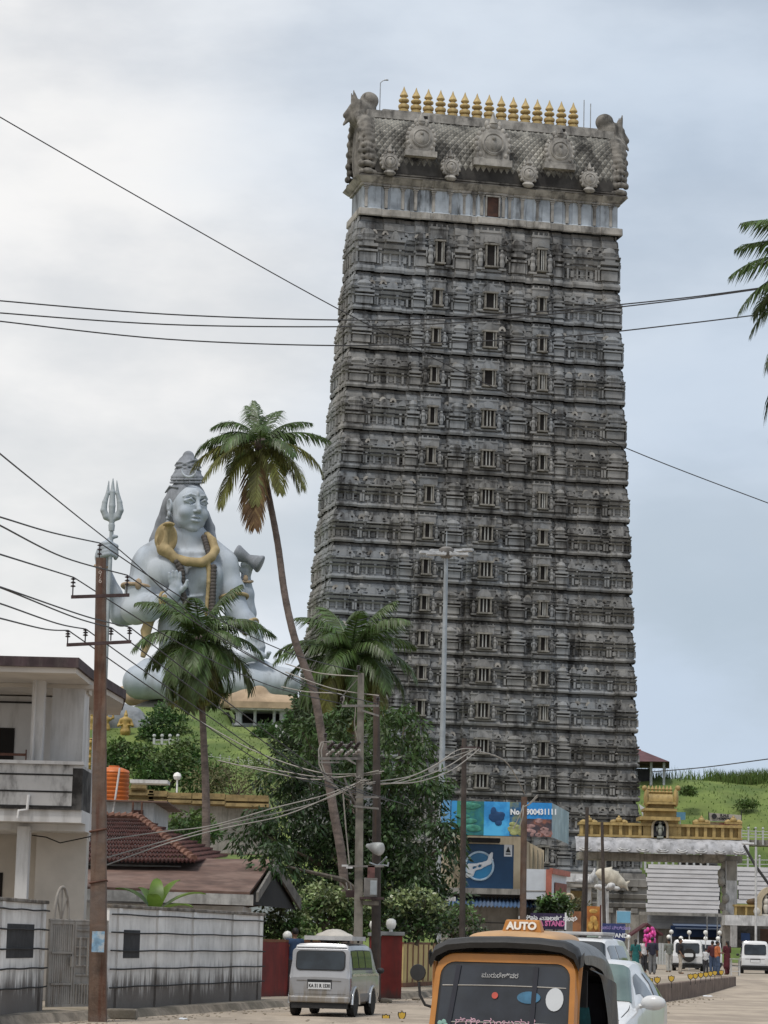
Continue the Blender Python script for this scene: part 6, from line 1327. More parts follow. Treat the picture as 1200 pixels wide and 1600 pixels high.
s = SDF((-3, -.12, -2), (3, .12, 2), .035); dz = lambda px, py: ((px-749)*ud, 0, (1353-py)*ud)
s.chain([dz(740, 1356), dz(750, 1353), dz(757, 1350)], [.13, .12, .09], .05); s.chain([dz(757, 1350), dz(764, 1347), dz(766, 1338), dz(768, 1333)], [.1, .09, .08, .05], .04); s.chain([dz(757, 1351), dz(770, 1343)], [.07, .03], .03)
s.ell(dz(735, 1360), (.15, .08, .14), .03); s.chain([dz(740, 1357), dz(737, 1366), dz(731, 1368)], [.1, .09, .1], .04); s.chain([dz(744, 1352), dz(733, 1352), dz(728, 1356)], [.07, .06, .04], .03)
V, Fq = s.mesh(); V[:, 1] = V[:, 1]*.25; npmesh('diver_emblem', V, Fq, m_wprint, ds_, loc=C_+Vector((0, -.06, 0)), smooth=180)
p = A(794, 1328, dy)-ds_.location; g = MB(); g.bb(p.x-.16, p.x+.16, -.02, -.003, p.z-.26, p.z+.2); obj('corner_logo', g, m_wprint, ds_); g = MB(); g.extr([(p.x-.1, -.021, p.z-.1), (p.x+.1, -.021, p.z-.1), (p.x, -.021, p.z+.13)], (0, -.01, 0)); g.bb(p.x-.1, p.x+.1, -.03, -.021, p.z-.19, p.z-.14); obj('logo_mark', g, m_dkgrey, ds_)
# --- stand signs
def board(name, label, px0, px1, py0, py1, y, mat, legs=True, cat='sign'):
    t = thing(name, label, cat, A((px0+px1)/2, (py0+py1)/2, y)); ob(t, 'panel', mat, px0, px1, py0, py1, y, .06)
    if legs:
        for px in (px0+2, px1-2): q = A(px, py1, y); g = MB(); g.bb(q.x-.03, q.x+.03, q.y+.065, q.y+.12, 0, q.z+.3); obj('leg', g, m_blackp, t, w=True)
    return t
t = board('stand_sign', 'dark purple sign with white script and pink outlined stand lettering left of the orange posters', 829, 885, 1427, 1452, 80, M('purple_black_print', (.03, .02, .06), rough=.4, var=.3)); us = 80/3300
ob(t, 'white_edge', m_wprint, 882.5, 885, 1426, 1453, 79.9, .05)
text('script_line', '\u0cb0\u0cbf\u0c95\u0ccd\u0cb7\u0cbe \u0cae\u0cbe\u0cb2\u0c95\u0cb0 \u0cb8\u0c82\u0c98', .21, m_wprint, t, face_mat(A(856, 1435, 79.9)-t.location, (1, 0, 0)), sx=1.1, bold=.006); text('stand_letters', 'RIXA STAND', .27, M('pink_print', (.50, .13, .30), rough=.5), t, face_mat(A(855, 1443, 79.9)-t.location, (1, 0, 0)), sx=.85, bold=.012)
t = board('stand_sign', 'blue sign with white stand lettering in front of the steps by the fish pillar', 941, 977, 1443, 1470, 96, M('deep_blue_sign', (.035, .05, .15), rough=.4, var=.3)); text('stand_letters', 'STAND', .26, m_wprint, t, face_mat(A(966, 1462, 95.9)-t.location, (1, 0, 0)), bold=.008)
text('script_line', '\u0cb5\u0cbe\u0cb9\u0ca8 \u0ca8\u0cbf\u0cb2\u0ccd\u0ca6\u0cbe\u0ca3', .2, M('lilac_print', (.30, .24, .50), rough=.5), t, face_mat(A(960, 1450, 95.9)-t.location, (1, 0, 0)), bold=.004)
m_op = sea('orange_poster_print', (.42, .15, .04), (.50, .24, .06), 2, 1.2)
t = board('poster_stand', 'left orange brown poster board behind the dark pole', 895, 908, 1424, 1458, 93, sea('brown_poster_print', (.20, .085, .04), (.32, .14, .06), 2, 1.2)); 
t = board('poster_stand', 'right bright orange poster board with tall figure print', 917, 937, 1416, 1458, 93, m_op); o_ = A(927, 1440, 92.9)-t.location; g = MB()
for dx, dz_, rx, rz in ((0, .1, .16, .16), (-.12, -.18, .12, .2), (.12, -.15, .1, .22), (0, .45, .2, .1)): g.ball(o_+Vector((dx, -.01, dz_)), 0, 8, (rx, .015, rz))
obj('print_figure', g, M('poster_yellow', (.5, .30, .08), rough=.5, var=.4, sc=5), t); ob(t, 'foot_panel', M('pale_green_print', (.30, .38, .34), rough=.5), 917, 937, 1459, 1468, 92.9, .05); ob(t, 'edge_post', M('dark_red_post', (.10, .03, .025), rough=.7), 937.3, 939.5, 1414, 1470, 92.8, .1)
t = board('poster_stand', 'small white framed poster with pink print left of the woman in green', 967, 981, 1484, 1501, 97, m_wprint); g = MB(); p = A(974, 1492, 96.9)-t.location; g.ball(p, 0, 8, (.13, .02, .16)); obj('print', g, M('rose_print', (.40, .18, .17), rough=.5, var=.4, sc=6), t)
# potted bush on the awning and near the sign
shrub('dark leafy bush growing above the purple stand sign', 868, 1414, 81, 24, 16, 40, [m_leaf, m_midl], 61, ln=.2, wd=.08, base=1.2, nper=20)
shrub('reddish brown dry shrub tuft beside the dark pole', 905, 1416, 100, 13, 8, 20, [m_dryl], 62, ln=.2, wd=.05, base=2.0, nper=18)
g = MB(); c = A(900, 1463, 92); g.tube([c+Vector((.22*math.cos(t), -.02, .13*math.sin(t))) for t in np.linspace(0, 2*PI, 20)], .06, 6, cap=False); tag(obj('tyre', g, m_blackp, w=True), 'black tyre leaning on the pale base of the left poster board', 'tyre')
# --- things on the right hill
hp = A(1022, 1226, 236); hv = thing('hilltop_pavilion', 'open pavilion with dark red hip roof on the crest behind the tower', 'pavilion', hp); uh = 236/3300
P_ = lambda px, py, dy_=0: A(px, py, 236+dy_)
e0, e1, ap = P_(985, 1189.5, -4), P_(1046, 1190, -4), P_(1001, 1172); e2_, e3_ = P_(1046, 1190, 5), P_(985, 1189, 5); ap2 = P_(985, 1170)
e2_.z = e1.z; e3_.z = e0.z
g = MB(); g.add([e0, e1, e2_, e3_, ap, ap2], [(0, 1, 4, 5), (1, 2, 4), (2, 3, 5, 4), (3, 0, 5), (3, 2, 1, 0)]); obj('roof', g, M('maroon_roof', (.10, .045, .05), rough=.8, var=.25, sc=1), hv, w=True)
for px, d_ in ((1014.5, 3), (1017.5, -3), (1037.5, -3), (1038.5, 3.5)): q = A(px, 1189, 236+d_); g = MB(); g.box((q.x, q.y, (q.z+hp.z)/2-.4), (.26, .26, q.z-hp.z+.8)); obj('post', g, M('pillar_grey'), hv, w=True)
ob(hv, 'counter', m_dkgrey, 985, 1017, 1201, 1222, 235, 3); ob(hv, 'counter_foot', m_dkgrey, 995, 1014, 1218, 1230, 235.5, 2)
ob(hv, 'ridge_cap', m_redt, 985, 1001.5, 1170.5, 1172.5, 235.8, .4)
bn = A(1133, 1283, 205); t = thing('banner', 'pale tilted banner with round emblem and black letters above the arch', 'banner', bn); q = [A(1109, 1283, 205), A(1158, 1284.5, 205), A(1158, 1273.5, 205), A(1108, 1270, 205)]
g = MB(); g.extr(q, (0, .08, 0)); obj('cloth', g, M('banner_cream', (.42, .38, .33), rough=.8, var=.08), t, w=True); ex_ = q[1]-q[0]; ez_ = q[3]-q[0]
Mx2 = face_mat(A(1116, 1275.5, 204.9)-bn, ex_); g = MB(); g.lathe([(.26, 0), (.26, .02)], (0, 0, 0), 14, Mx2.to_3x3().to_4x4()); o = obj('emblem', g, m_dkgrey, t); o.location = Mx2.translation
text('letters', 'R.N.S', .36, m_blackp, t, face_mat(A(1132, 1274.5, 204.9)-bn, ex_), bold=.02); text('letters', 'HOSPITAL', .30, m_blackp, t, face_mat(A(1132, 1279.5, 204.9)-bn, ex_), bold=.02)
ob(t, 'lower_strip', sea('red_strip_print', (.35, .10, .07), (.45, .32, .2), 2, 1), 1110, 1157, 1285, 1297, 205.3, .08)
for px in (1107.5, 1158.5): ob(t, 'post', m_blackp, px-.6, px+.6, 1268, 1312, 205.2, .15)
t = board('hill_signboard', 'small light blue signboard on the slope right of the golden shrine', 1055, 1071, 1269, 1281, 207, M('light_blue_panel'), legs=False); ob(t, 'post', m_wtrim, 1062, 1063.5, 1281, 1300, 207, .15)
g = MB(); g.extr([A(x, y, 175) for x, y in ((998, 1256), (1010, 1264), (1010, 1279), (1005, 1277))], (0, .1, 0)); tag(obj('white_sheet', g, m_wtrim, w=True), 'crumpled white sheet between the tower corner and the golden shrine', 'sheet')
railing('white railing with globes on the terrace right of the banner', [(1158, 1312), (1260, 1316)], (196, 196), .95, 9)
rr_ = thing('terrace_wall', 'dark grey terrace wall below the white railing at right', 'wall', A(1180, 1325, 196.4)); ob(rr_, 'masonry', M('grey_retaining'), 1157, 1260, 1313, 1322, 196.4, 3)
railing('thin white railing at the foot of the lawn behind the right screen', [(1150, 1357), (1260, 1358)], (180, 180), .9, 6, balls=True, rails=2)
# ------------------------------------------------------------------ boundary walls and gate pillars behind the van
m_redw = M('red_painted_wall', (.165, .022, .018), rough=.75, var=.2, sc=2, streak=(.07, .02, .018), ssc=(4, 4, .6), samt=.5, low=(.06, .035, .03), lowz=(.0, .35))
m_yel = M('cream_yellow_wall', (.52, .40, .17), rough=.8, var=.1, sc=2, streak=(.25, .16, .08), ssc=(5, 5, .6), samt=.45, low=(.16, .10, .06), lowz=(.0, .35))
m_brp = M('brown_post_paint', (.16, .07, .035), rough=.8, var=.25, sc=3)
m_greycap = M('grey_cap', (.22, .23, .23), rough=.85, var=.2, sc=3)
m_globe = M('globe_white', (.75, .74, .70), rough=.4)
def bx3(a, b, z0, z1, th):   # world box along ground line a->b thickness th away from camera
    g = MB(); g.slab((a.x, a.y), (b.x, b.y), z0, z1, th); return g
rw = G(405, 1558, .16); rw2 = G(452, 1554, .16); t = thing('red_wall', 'dark red wall with pale pasted poster left of the silver van', 'wall', (rw.x, rw.y, .1))
H_ = A(428, 1472, rw.y/K).z
obj('masonry', bx3(rw, rw2+Vector((1.2, .5, 0)), .05, H_, .25), m_redw, t, w=True); obj('coping', bx3(rw+Vector((-.04, -.04, 0)), rw2+Vector((1.24, .46, 0)), H_+.003, H_+.07, .33), m_brp, t, w=True)
p = A(437, 1497, rw.y/K-.05); q = A(425, 1482, rw.y/K-.05); q2 = A(451, 1496, rw2.y/K-.1); ln = (rw2-rw).normalized(); nn = Vector((ln.y, -ln.x, 0))
g = MB(); a_ = rw.lerp(rw2, .42)+nn*.012; b_ = rw.lerp(rw2, .97)+nn*.012; g.extr([(a_.x, a_.y, H_-.42), (b_.x, b_.y, H_-.42), (b_.x, b_.y, H_-.14), (a_.x, a_.y, H_-.14)], nn*.006); obj('poster', g, M('pale_poster', (.48, .55, .58), rough=.7, var=.2, sc=6, patch=(.12, .3, .42), psc=4, pamt=.8), t, w=True)
g = MB(); g.ball((rw2.x-.1, rw2.y+.1, H_+.17), .13, 10); obj('globe', g, m_globe, t, w=True, smooth=180)
yp = thing('cream_gate_post', 'narrow cream post at the end of the white compound wall', 'post', tuple(G(402, 1557, .16))[:2]+(.1,)); q = G(405, 1559, .16); g = MB(); g.bb(q.x-.12, q.x+.02, q.y-.05, q.y+.2, .05, H_-.1); obj('post_body', g, m_yel, yp, w=True, bevel=.01)
def pillar(label, px0, px1, pyb, pyt, y33, globe=True):
    a_ = A(px0, pyb, y33); b_ = A(px1, pyb, y33); zt = A((px0+px1)/2, pyt, y33).z; w_ = b_.x-a_.x; t = thing('gate_pillar', label, 'pillar', ((a_.x+b_.x)/2, a_.y+w_/2, .1), .0)
    g = MB(); g.box((0, 0, (zt-.1)/2), (w_, w_, zt-.1)); obj('shaft', g, m_redw, t, bevel=.01); g = MB(); g.box((0, 0, zt-.1+.055), (w_+.12, w_+.12, .1)); obj('cap', g, m_greycap, t, bevel=.012)
    if globe: g = MB(); g.lathe([(.05, 0), (.05, .06), (.10, .08), (.145, .2), (.12, .31), (.05, .35)], (-.03, 0, zt+.01), 12); obj('globe', g, m_globe, t, smooth=60)
    return t
pillar('thick dark red gate pillar with grey cap and globe lamp right of the van', 594, 627, 1550, 1462, 58); pillar('thin dark red pillar in shade just left of the globe lamp pillar', 576, 592, 1545, 1463, 61)
YL0, YL1 = G(629, 1543, .16), G(716, 1537, .16); YL1 = YL0+(YL1-YL0)*2.2; yt = A(660, 1476, YL0.y/K).z
t = thing('yellow_wall', 'cream yellow wall with brown posts right of the red gate pillar', 'wall', (YL0.x, YL0.y, .1)); obj('masonry', bx3(YL0, YL1, .05, yt, .2), m_yel, t, w=True); obj('coping', bx3(YL0+Vector((0, -.05, 0)), YL1+Vector((0, -.05, 0)), yt+.003, yt+.07, .3), m_brp, t, w=True); obj('plinth', bx3(YL0+Vector((0, -.06, 0)), YL1+Vector((0, -.06, 0)), .05, .3, .055), m_brp, t, w=True)
ln = (YL1-YL0).normalized()
L_ = (YL1-YL0).length; s_ = .72
while s_ < L_: q = YL0+ln*s_; obj('pier', bx3(q+Vector((0, -.07, 0)), q+ln*.2+Vector((0, -.07, 0)), .31, yt-.003, .065), m_brp, t, w=True); s_ += .98

# ------------------------------------------------------------------ poles and wires
m_rustpole = M('rust_stained_pole', (.135, .09, .066), rough=.9, var=.25, sc=3, streak=(.09, .035, .02), ssc=(5, 5, .5), samt=.8, patch=(.13, .11, .10), psc=1, pamt=.6, bump=.4, bsc=8)
m_steel = M('galvanised_steel', (.33, .36, .38), rough=.5, var=.12, sc=3, metal=.5)
m_darkpole = M('dark_pole', (.055, .045, .04), rough=.85, var=.3, sc=3, streak=(.10, .06, .04), ssc=(6, 6, .4), samt=.5)
m_conpole = M('concrete_pole', (.20, .185, .16), rough=.9, var=.25, sc=3, streak=(.10, .085, .07), ssc=(5, 5, .5), samt=.6)
m_insul = M('insulator_dark', (.035, .025, .025), rough=.3, var=.2)
m_arm = M('rusty_arm', (.055, .035, .035), rough=.8, var=.3, sc=4)
m_wire = M('dark_wire', (.03, .03, .032), rough=.6, var=.1); m_wire_l = M('grey_cable', (.30, .28, .25), rough=.6, var=.2, sc=2)
def insulator(parent, p, h=.26, k=3, r=.055):
    g = MB(); g.tube([p, p+Vector((0, 0, h))], .014, 6)
    for i in range(k): z = p.z+h*.45+i*h*.2; g.lathe([(.02, 0), (r, .012), (r*.75, .03), (.02, .04)], (p.x, p.y, z), 10)
    return obj('insulator', g, m_insul, parent, w=True, smooth=40)
# leaning rusty pole at the left
y = 40; b_ = G(152.5, 1597, .0); yb_ = b_.y/K; top = A(158, 872, yb_); lp_ = thing('utility_pole', 'tall leaning rust stained concrete pole with two crossarms in the left foreground', 'pole', b_)
g = MB(); n = 12; rows = []
for i in range(n+1):
    c = b_.lerp(top, i/n); w_ = .17-.075*i/n; rows.append([(c.x-w_, c.y-w_*.8, c.z), (c.x+w_, c.y-w_*.8, c.z), (c.x+w_, c.y+w_*.8, c.z), (c.x-w_, c.y+w_*.8, c.z)])
g.grid(rows, closed=True); g.add(rows[-1], [(0, 1, 2, 3)]); obj('shaft', g, m_rustpole, lp_, w=True, bevel=.025)
def at_(px, py, d=0): return A(px, py, yb_+d)
tips = {}
for (x0, y0, x1, y1, ins, hh) in ((111, 930, 202, 927, ((113.5, 930), (198, 927)), .30), (104, 1005, 205, 1000, ((105.5, 1005), (133, 1003), (173, 1001), (202, 1000)), .20)):
    g = MB(); a2, b2 = at_(x0, y0, -.25), at_(x1, y1, -.25); g.extr([a2, b2, b2+Vector((0, 0, -.06)), a2+Vector((0, 0, -.06))], (0, .07, 0)); obj('crossarm', g, m_arm, lp_, w=True)
    for px, py in ins: p = at_(px, py, -.2); insulator(lp_, p, hh+.05); tips[(px, py)] = p+Vector((0, 0, hh+.05))
pt = at_(155, 878); insulator(lp_, pt-Vector((0, 0, .05)), .42, 3); tips['top'] = pt+Vector((0, 0, .37))
g = MB(); p = at_(153.5, 1471, -.25); g.bb(p.x-.12, p.x+.115, p.y-.0, p.y+.01, p.z-.20, p.z+.19); obj('blue_poster', g, M('torn_blue_poster', (.20, .33, .45), rough=.8, var=.3, sc=9, patch=(.5, .5, .48), psc=7, pamt=.7), lp_, w=True)
for py in (1380, 1300): g = MB(); p = at_(154, py); w_ = .155; g.tube([(p.x-w_, p.y-.13, p.z), (p.x+w_, p.y-.13, p.z+.06), (p.x+w_, p.y+.13, p.z+.05), (p.x-w_, p.y+.13, p.z), (p.x-w_, p.y-.13, p.z)], .02, 5); obj('binding_wire', g, M('rust_rail'), lp_, w=True)
for k, ch in enumerate(('n', 'o', '/', '6')): text('painted_mark', ch, .13, M('mark_paint', (.42, .36, .32), rough=.8), lp_, face_mat(at_(156.5, 886+k*7.2, -.15)-lp_.location+Vector((0, .0, 0)), (1, 0, 0)))
g = MB(); p = G(170, 1592, 0); g.bb(p.x-.05, p.x+.55, p.y-.25, p.y+.25, 0, .2); tag(obj('concrete_block', g, m_kerb, w=True, bevel=.03), 'broken concrete block at the foot of the leaning pole', 'block')
# transformer pole pair
y = 56; tp_ = A(561, 1470, y); tb_ = (tp_.x, tp_.y, .1); tr_ = thing('transformer_pole', 'grey concrete pole with switch gear and meter boxes behind the van', 'pole', tb_)
def TA(px, py, d=0): return A(px, py, y+d)
g = MB(); rows = []; a2 = Vector(tb_); b2 = TA(564, 1052)
for i in range(9): c = a2.lerp(b2, i/8); w_ = .125-.04*i/8; rows.append([(c.x-w_, c.y-w_, c.z), (c.x+w_, c.y-w_, c.z), (c.x+w_, c.y+w_, c.z), (c.x-w_, c.y+w_, c.z)])
g.grid(rows, closed=True); g.add(rows[-1], [(0, 1, 2, 3)]); obj('shaft', g, m_conpole, tr_, w=True, bevel=.015)
def beam(px0, py0, px1, py1, d, th, nm='crossarm', mat=m_steel, parent=tr_, fn=TA):
    g = MB(); a2, b2 = fn(px0, py0, d), fn(px1, py1, d); g.extr([a2, b2, b2-Vector((0, 0, th)), a2-Vector((0, 0, th))], (0, .08, 0)); return obj(nm, g, mat, parent, w=True)
m_dst = M('dull_steel', (.17, .16, .15), rough=.75, var=.25, sc=4)
beam(534, 1101, 592, 1101, -.2, .06, mat=m_dst); beam(564, 1108, 592, 1117, -.2, .05, 'brace', m_dst); beam(497, 1183, 568, 1183, -.2, .07, mat=m_dst); beam(497, 1190, 530, 1190, -.2, .04, mat=m_dst); beam(540, 1183, 556, 1192, -.25, .05, 'brace', m_dst); beam(555, 1244, 592, 1244, -.2, .05, mat=m_dst); beam(552, 1258, 592, 1262, -.2, .05, mat=m_dst); beam(540, 1352, 600, 1352, -.2, .05, mat=m_dst)
beam(534, 1088, 562, 1056, .1, .03, 'brace', m_dst)
for px in (512, 526, 541, 553): 
    for k, py in enumerate((1180, 1168)):
        p = TA(px+k*2, py, -.1); g = MB(); q = TA(px+8, py-7, -.3); g.tube([p, q], .035, 7); g.ball(p, .06, 7); g.ball(q, .055, 7); g.ball(p.lerp(q, .5), .06, 7); obj('fuse', g, m_insul if k else M('porcelain', (.25, .23, .21), rough=.3), tr_, w=True, smooth=50)
for px, py in ((534, 1101), (560, 1052), (590, 1101), (508, 1158)): insulator(tr_, TA(px, py, -.15), .2)
g = MB(); g.tube([TA(508, 1172), TA(520, 1164), TA(540, 1164), TA(562, 1166)], .02, 5); obj('bus_bar', g, m_dst, tr_, w=True)
for k in range(2): g = MB(); d = k*4; g.tube([TA(520-d, 1158+d*.4), TA(506-d, 1160), TA(502-d, 1172), TA(503-d, 1195), TA(510-d*.6, 1215), TA(528, 1232+d*.3), TA(548, 1245), TA(560, 1262)], .022, 5); obj('drop_cable', g, m_wire_l, tr_, w=True)
g = MB(); g.tube([TA(556, 1102), TA(554, 1130), TA(559, 1160), TA(562, 1180)], .014, 5); obj('drop_cable', g, m_wire_l, tr_, w=True)
g = MB(); g.tube([TA(538, 1215), TA(548, 1242), TA(556, 1256)], .03, 5); obj('stay_strut', g, m_dst, tr_, w=True)
g = MB(); g.tube([TA(536, 1240), TA(541, 1300), TA(546, 1350)], .018, 5); obj('earth_wire', g, m_wire_l, tr_, w=True)
for (px0, px1, py0, py1, nm, mt, d) in ((540, 566, 1391, 1402, 'platform', m_arm, .3), (568, 590, 1372, 1401, 'meter_box', m_dst, -.2), (578, 589, 1376, 1398, 'meter_door', m_steel, -.35), (574, 586, 1352, 1372, 'notice_plate', M('reddish_plate', (.13, .06, .055), rough=.7, var=.4, sc=6), -.2), (562, 600, 1402, 1405, 'platform', m_arm, -.3), (567, 592, 1408, 1414, 'lower_box', m_conpole, -.2)):
    a2, b2 = TA(px0, py1, d), TA(px1, py0, d); g = MB(); g.bb(a2.x, b2.x, a2.y, a2.y+(.02 if nm in ('meter_door', 'notice_plate') else .3), a2.z, b2.z); obj(nm, g, mt, tr_, w=True, bevel=.008)
for k, px in enumerate((543, 549, 555, 561)): g = MB(); g.tube([TA(px, 1391), TA(px-1, 1384), TA(px-2.5+k, 1379)], .018, 5); obj('bushing', g, M('porcelain', (.25, .23, .21), rough=.3), tr_, w=True)
for k, (px, py) in enumerate(((548, 1354), (541, 1351))): beam(px-7, py, px+3, py, -.3, .05, 'label_plate', m_wtrim)
a2 = TA(589, 1480, 1.2); pole2 = thing('wooden_pole', 'dark wooden pole with street lamp next to the transformer pole', 'pole', (a2.x, a2.y, .1)); b2 = TA(588, 1085, 1.2)
g = MB(); g.tube([(a2.x, a2.y, .1), a2.lerp(b2, .5), b2], [.14, .12, .09], 10); obj('shaft', g, m_darkpole, pole2, w=True, smooth=60)
c = TA(587, 1325, .6); ax = Vector((.75, -.55, -.2)).normalized(); rt3 = ax.to_track_quat('Z', 'Y').to_matrix().to_4x4(); g = MB(); g.lathe([(.05, -.3), (.08, -.2), (.13, -.1), (.17, .06), (.18, .16), (.14, .20), (.02, .2)], c, 14, rt3); obj('lamp_head', g, M('lamp_grey_white', (.42, .43, .42), rough=.5, var=.2, sc=4), pole2, w=True, smooth=50)
g = MB(); g.tube([TA(578, 1348, .6), TA(588, 1352, .4), TA(600, 1352, .3), TA(606, 1353, .2), TA(607, 1347, .2)], .025, 6); g.tube([TA(592, 1351, .4), TA(598, 1346, .3), TA(604, 1339, .2)], .022, 6); obj('bracket', g, m_steel, pole2, w=True, smooth=50)
# other poles
def simple_pole(label, px0, py0, px1, py1, y33, r0, r1, mat, name='utility_pole', n=10, zb=None):
    b2 = A(px0, py0, y33); t2 = A(px1, py1, y33); bz_ = zg(b2.y) if zb is None else zb; d = (t2-b2); b3 = b2-d*((b2.z-bz_)/d.z)
    t = thing(name, label, 'pole', b3); g = MB(); g.tube([b3, b3.lerp(t2, .5), t2], [r0, (r0+r1)/2, r1], n); obj('shaft', g, mat, t, w=True, smooth=60); return t, t2
pa, pat = simple_pole('dark straight pole between the mango tree and the billboard building', 722, 1468, 725.5, 1154, 62, .10, .075, m_darkpole); g = MB(); p = A(725, 1168, 62); g.bb(p.x-.1, p.x+.5, p.y-.06, p.y, p.z-.03, p.z+.03); obj('crossarm', g, m_arm, pa, w=True)
pb_, pbt = simple_pole('rusty pole in front of the blue billboard', 817, 1446, 819, 1245, 75, .125, .11, m_rustpole)
for k in range(4): p = A(800+k*11, 1300-k*2, 74.6); g = MB(); g.tube([A(818, 1258, 74.7), A(812+k*5, 1275, 74.6), A(802+k*9, 1295, 74.6)], .022, 5) if k < 2 else g.tube([A(816, 1262, 74.7), A(826, 1255+k, 74.6), A(840, 1236+k*3, 74.6)], .02, 5); obj('loose_cable', g, m_wire_l, pb_, w=True)
pc_, _ = simple_pole('dark slim pole nearest the orange posters, left of its pair', 913, 1476, 917.5, 1262, 95, .12, .08, m_darkpole); g = MB(); p = A(914, 1380, 95); g.tube([A(905, 1478, 94.6), A(911, 1400, 94.6), A(914, 1330, 94.7)], .06, 6); obj('stay_pipe', g, m_darkpole, pc_, w=True)
simple_pole('dark slim pole left of the fish sculpture, right of its pair', 945, 1480, 940.5, 1285, 100, .10, .07, m_darkpole)
# tall flood light mast
lm, lmt = simple_pole('tall galvanised flood light mast standing before the tower', 689.5, 1245, 697.3, 866, 92, .17, .085, m_steel, 'light_mast', 12); hd = A(697.5, 862, 92)
g = MB(); g.lathe([(.15, -.3), (.28, -.22), (.34, -.05), (.34, .12), (.2, .2), (.05, .24)], hd, 14); obj('head_frame', g, m_dst, lm, w=True, smooth=40); g = MB(); g.tube([hd, hd+Vector((0, 0, .9))], .02, 5); obj('lightning_rod', g, m_steel, lm, w=True)
for k, (dx, dy_, dz_, tilt) in enumerate(((-.95, 0, -.05, .3), (-.65, -.5, -.18, .2), (-.25, -.7, -.2, .1), (.35, -.7, -.2, -.1), (.75, -.4, -.15, -.2), (.95, .1, .12, -.3), (.55, .5, .15, -.2), (-.5, .5, .1, .2))):
    p = hd+Vector((dx, dy_, dz_)); g = MB(); g.tube([hd+Vector((dx*.25, dy_*.25, 0)), p], .03, 5); g.box((p.x, p.y, p.z), (.44, .32, .10), tilt); g.box((p.x, p.y, p.z-.06), (.38, .27, .03), tilt); obj('flood_lamp', g, M('lamp_housing', (.40, .41, .42), rough=.5, var=.2), lm, w=True)
# wires: each strand is a thing
WN = [0]
def wire(label, pts, r, mat=m_wire, name='overhead_wire', group='overhead wires', sub=8):
    P = [Vector(p) for p in pts]; out = []; m = len(P)
    for i in range(m-1):
        p0, p1, p2, p3 = P[max(i-1, 0)], P[i], P[i+1], P[min(i+2, m-1)]
        for u in np.linspace(0, 1, sub+1)[:-1]: u = float(u); out.append(.5*((2*p1)+(p2-p0)*u+(2*p0-5*p1+4*p2-p3)*u*u+(3*p1-p0-3*p2+p3)*u**3))
    out.append(P[-1]); g = MB(); g.tube(out, r, 5); return tag(obj(name, g, mat, w=True, smooth=60), label, 'wire', group)
def W(pl, y0, y1): n = len(pl)-1; xs_ = [p[0] for p in pl]; return [A(px, py, y0+(y1-y0)*(px-xs_[0])/(xs_[-1]-xs_[0])) for px, py in pl]
wire('thin wire sloping down from the upper left corner across the tower to the right edge', W([(-40, 158), (0, 183), (250, 327), (525, 481), (760, 600), (985, 703), (1200, 786), (1240, 800)], 50, 64), .016)
wire('highest of the three near level wires crossing the sky at left', W([(-40, 465), (0, 470), (260, 491), (525, 500), (700, 497), (880, 484), (1060, 466.5), (1195, 449), (1240, 443)], 46, 52), .017)
wire('middle of the three near level wires crossing the sky at left', W([(-40, 484), (0, 489), (260, 507), (525, 510.5), (700, 505), (880, 489), (1060, 469), (1195, 450.5), (1240, 444)], 46.3, 52.3), .017)
wire('lowest of the three near level wires crossing the sky at left', W([(-40, 496), (0, 502), (260, 530), (525, 540), (700, 535), (880, 526), (1060, 507), (1200, 490), (1240, 485)], 46.6, 52.6), .017)
wire('thin wire rising to the right edge above the grassy hill', W([(1018, 1206), (1100, 1199), (1200, 1186), (1230, 1182)], 150, 120), .035)
Lw = lambda px, py: A(px, py, 30)
Pt = tips['top']
wire('wire reaching the top insulator of the leaning pole from the left edge', [Lw(-30, 801), Lw(0, 808), A(80, 832, 35), Pt], .014)
wire('wire sloping behind the leaning pole top from the left edge', [Lw(-30, 680), Lw(0, 709), A(120, 806, 40), A(203, 873, 46), A(330, 985, 54), A(500, 1085, 60)], .013)
t1 = tips[(113.5, 930)]; t2 = tips[(198, 927)]
wire('wire to the left pin of the upper crossarm', [Lw(-30, 858), Lw(0, 866), t1], .014); wire('wire to the right pin of the upper crossarm', [Lw(-30, 806), Lw(0, 821), A(100, 871, 36), t2], .014)
far = [A(535, 1100, 56), A(561, 1050, 56), A(590, 1100, 56), A(596, 1240, 58), A(590, 1258, 58)]
for k, (a2, f_, lb) in enumerate(((Pt, far[1], 'pole top span running from the leaning pole to the transformer pole top'), (t1, far[0], 'span from the left pin of the upper crossarm to the transformer pole'), (t2, far[2], 'span from the right pin of the upper crossarm to the transformer pole'))):
    wire(lb, [a2, a2.lerp(f_, .33)-Vector((0, 0, .35)), a2.lerp(f_, .66)-Vector((0, 0, .38)), f_], .013)
for k, (key, py0, lb) in enumerate((((105.5, 1005), 966, 'leftmost'), ((133, 1003), 943, 'second'), ((173, 1001), 918, 'third'), ((202, 1000), 917, 'rightmost'))):
    a2 = tips[key]; wire('wire from the left edge to the %s pin of the lower crossarm' % lb, [Lw(-30, py0-7), Lw(0, py0), a2.lerp(Lw(0, py0), .4)-Vector((0, 0, .05)), a2], .013)
    f_ = far[3]+Vector((-.8+k*.5, 0, -.1*k)); wire('low span from the %s pin of the lower crossarm to the transformer poles' % lb, [a2, a2.lerp(f_, .33)-Vector((0, 0, .3)), a2.lerp(f_, .66)-Vector((0, 0, .5)), f_], .013)
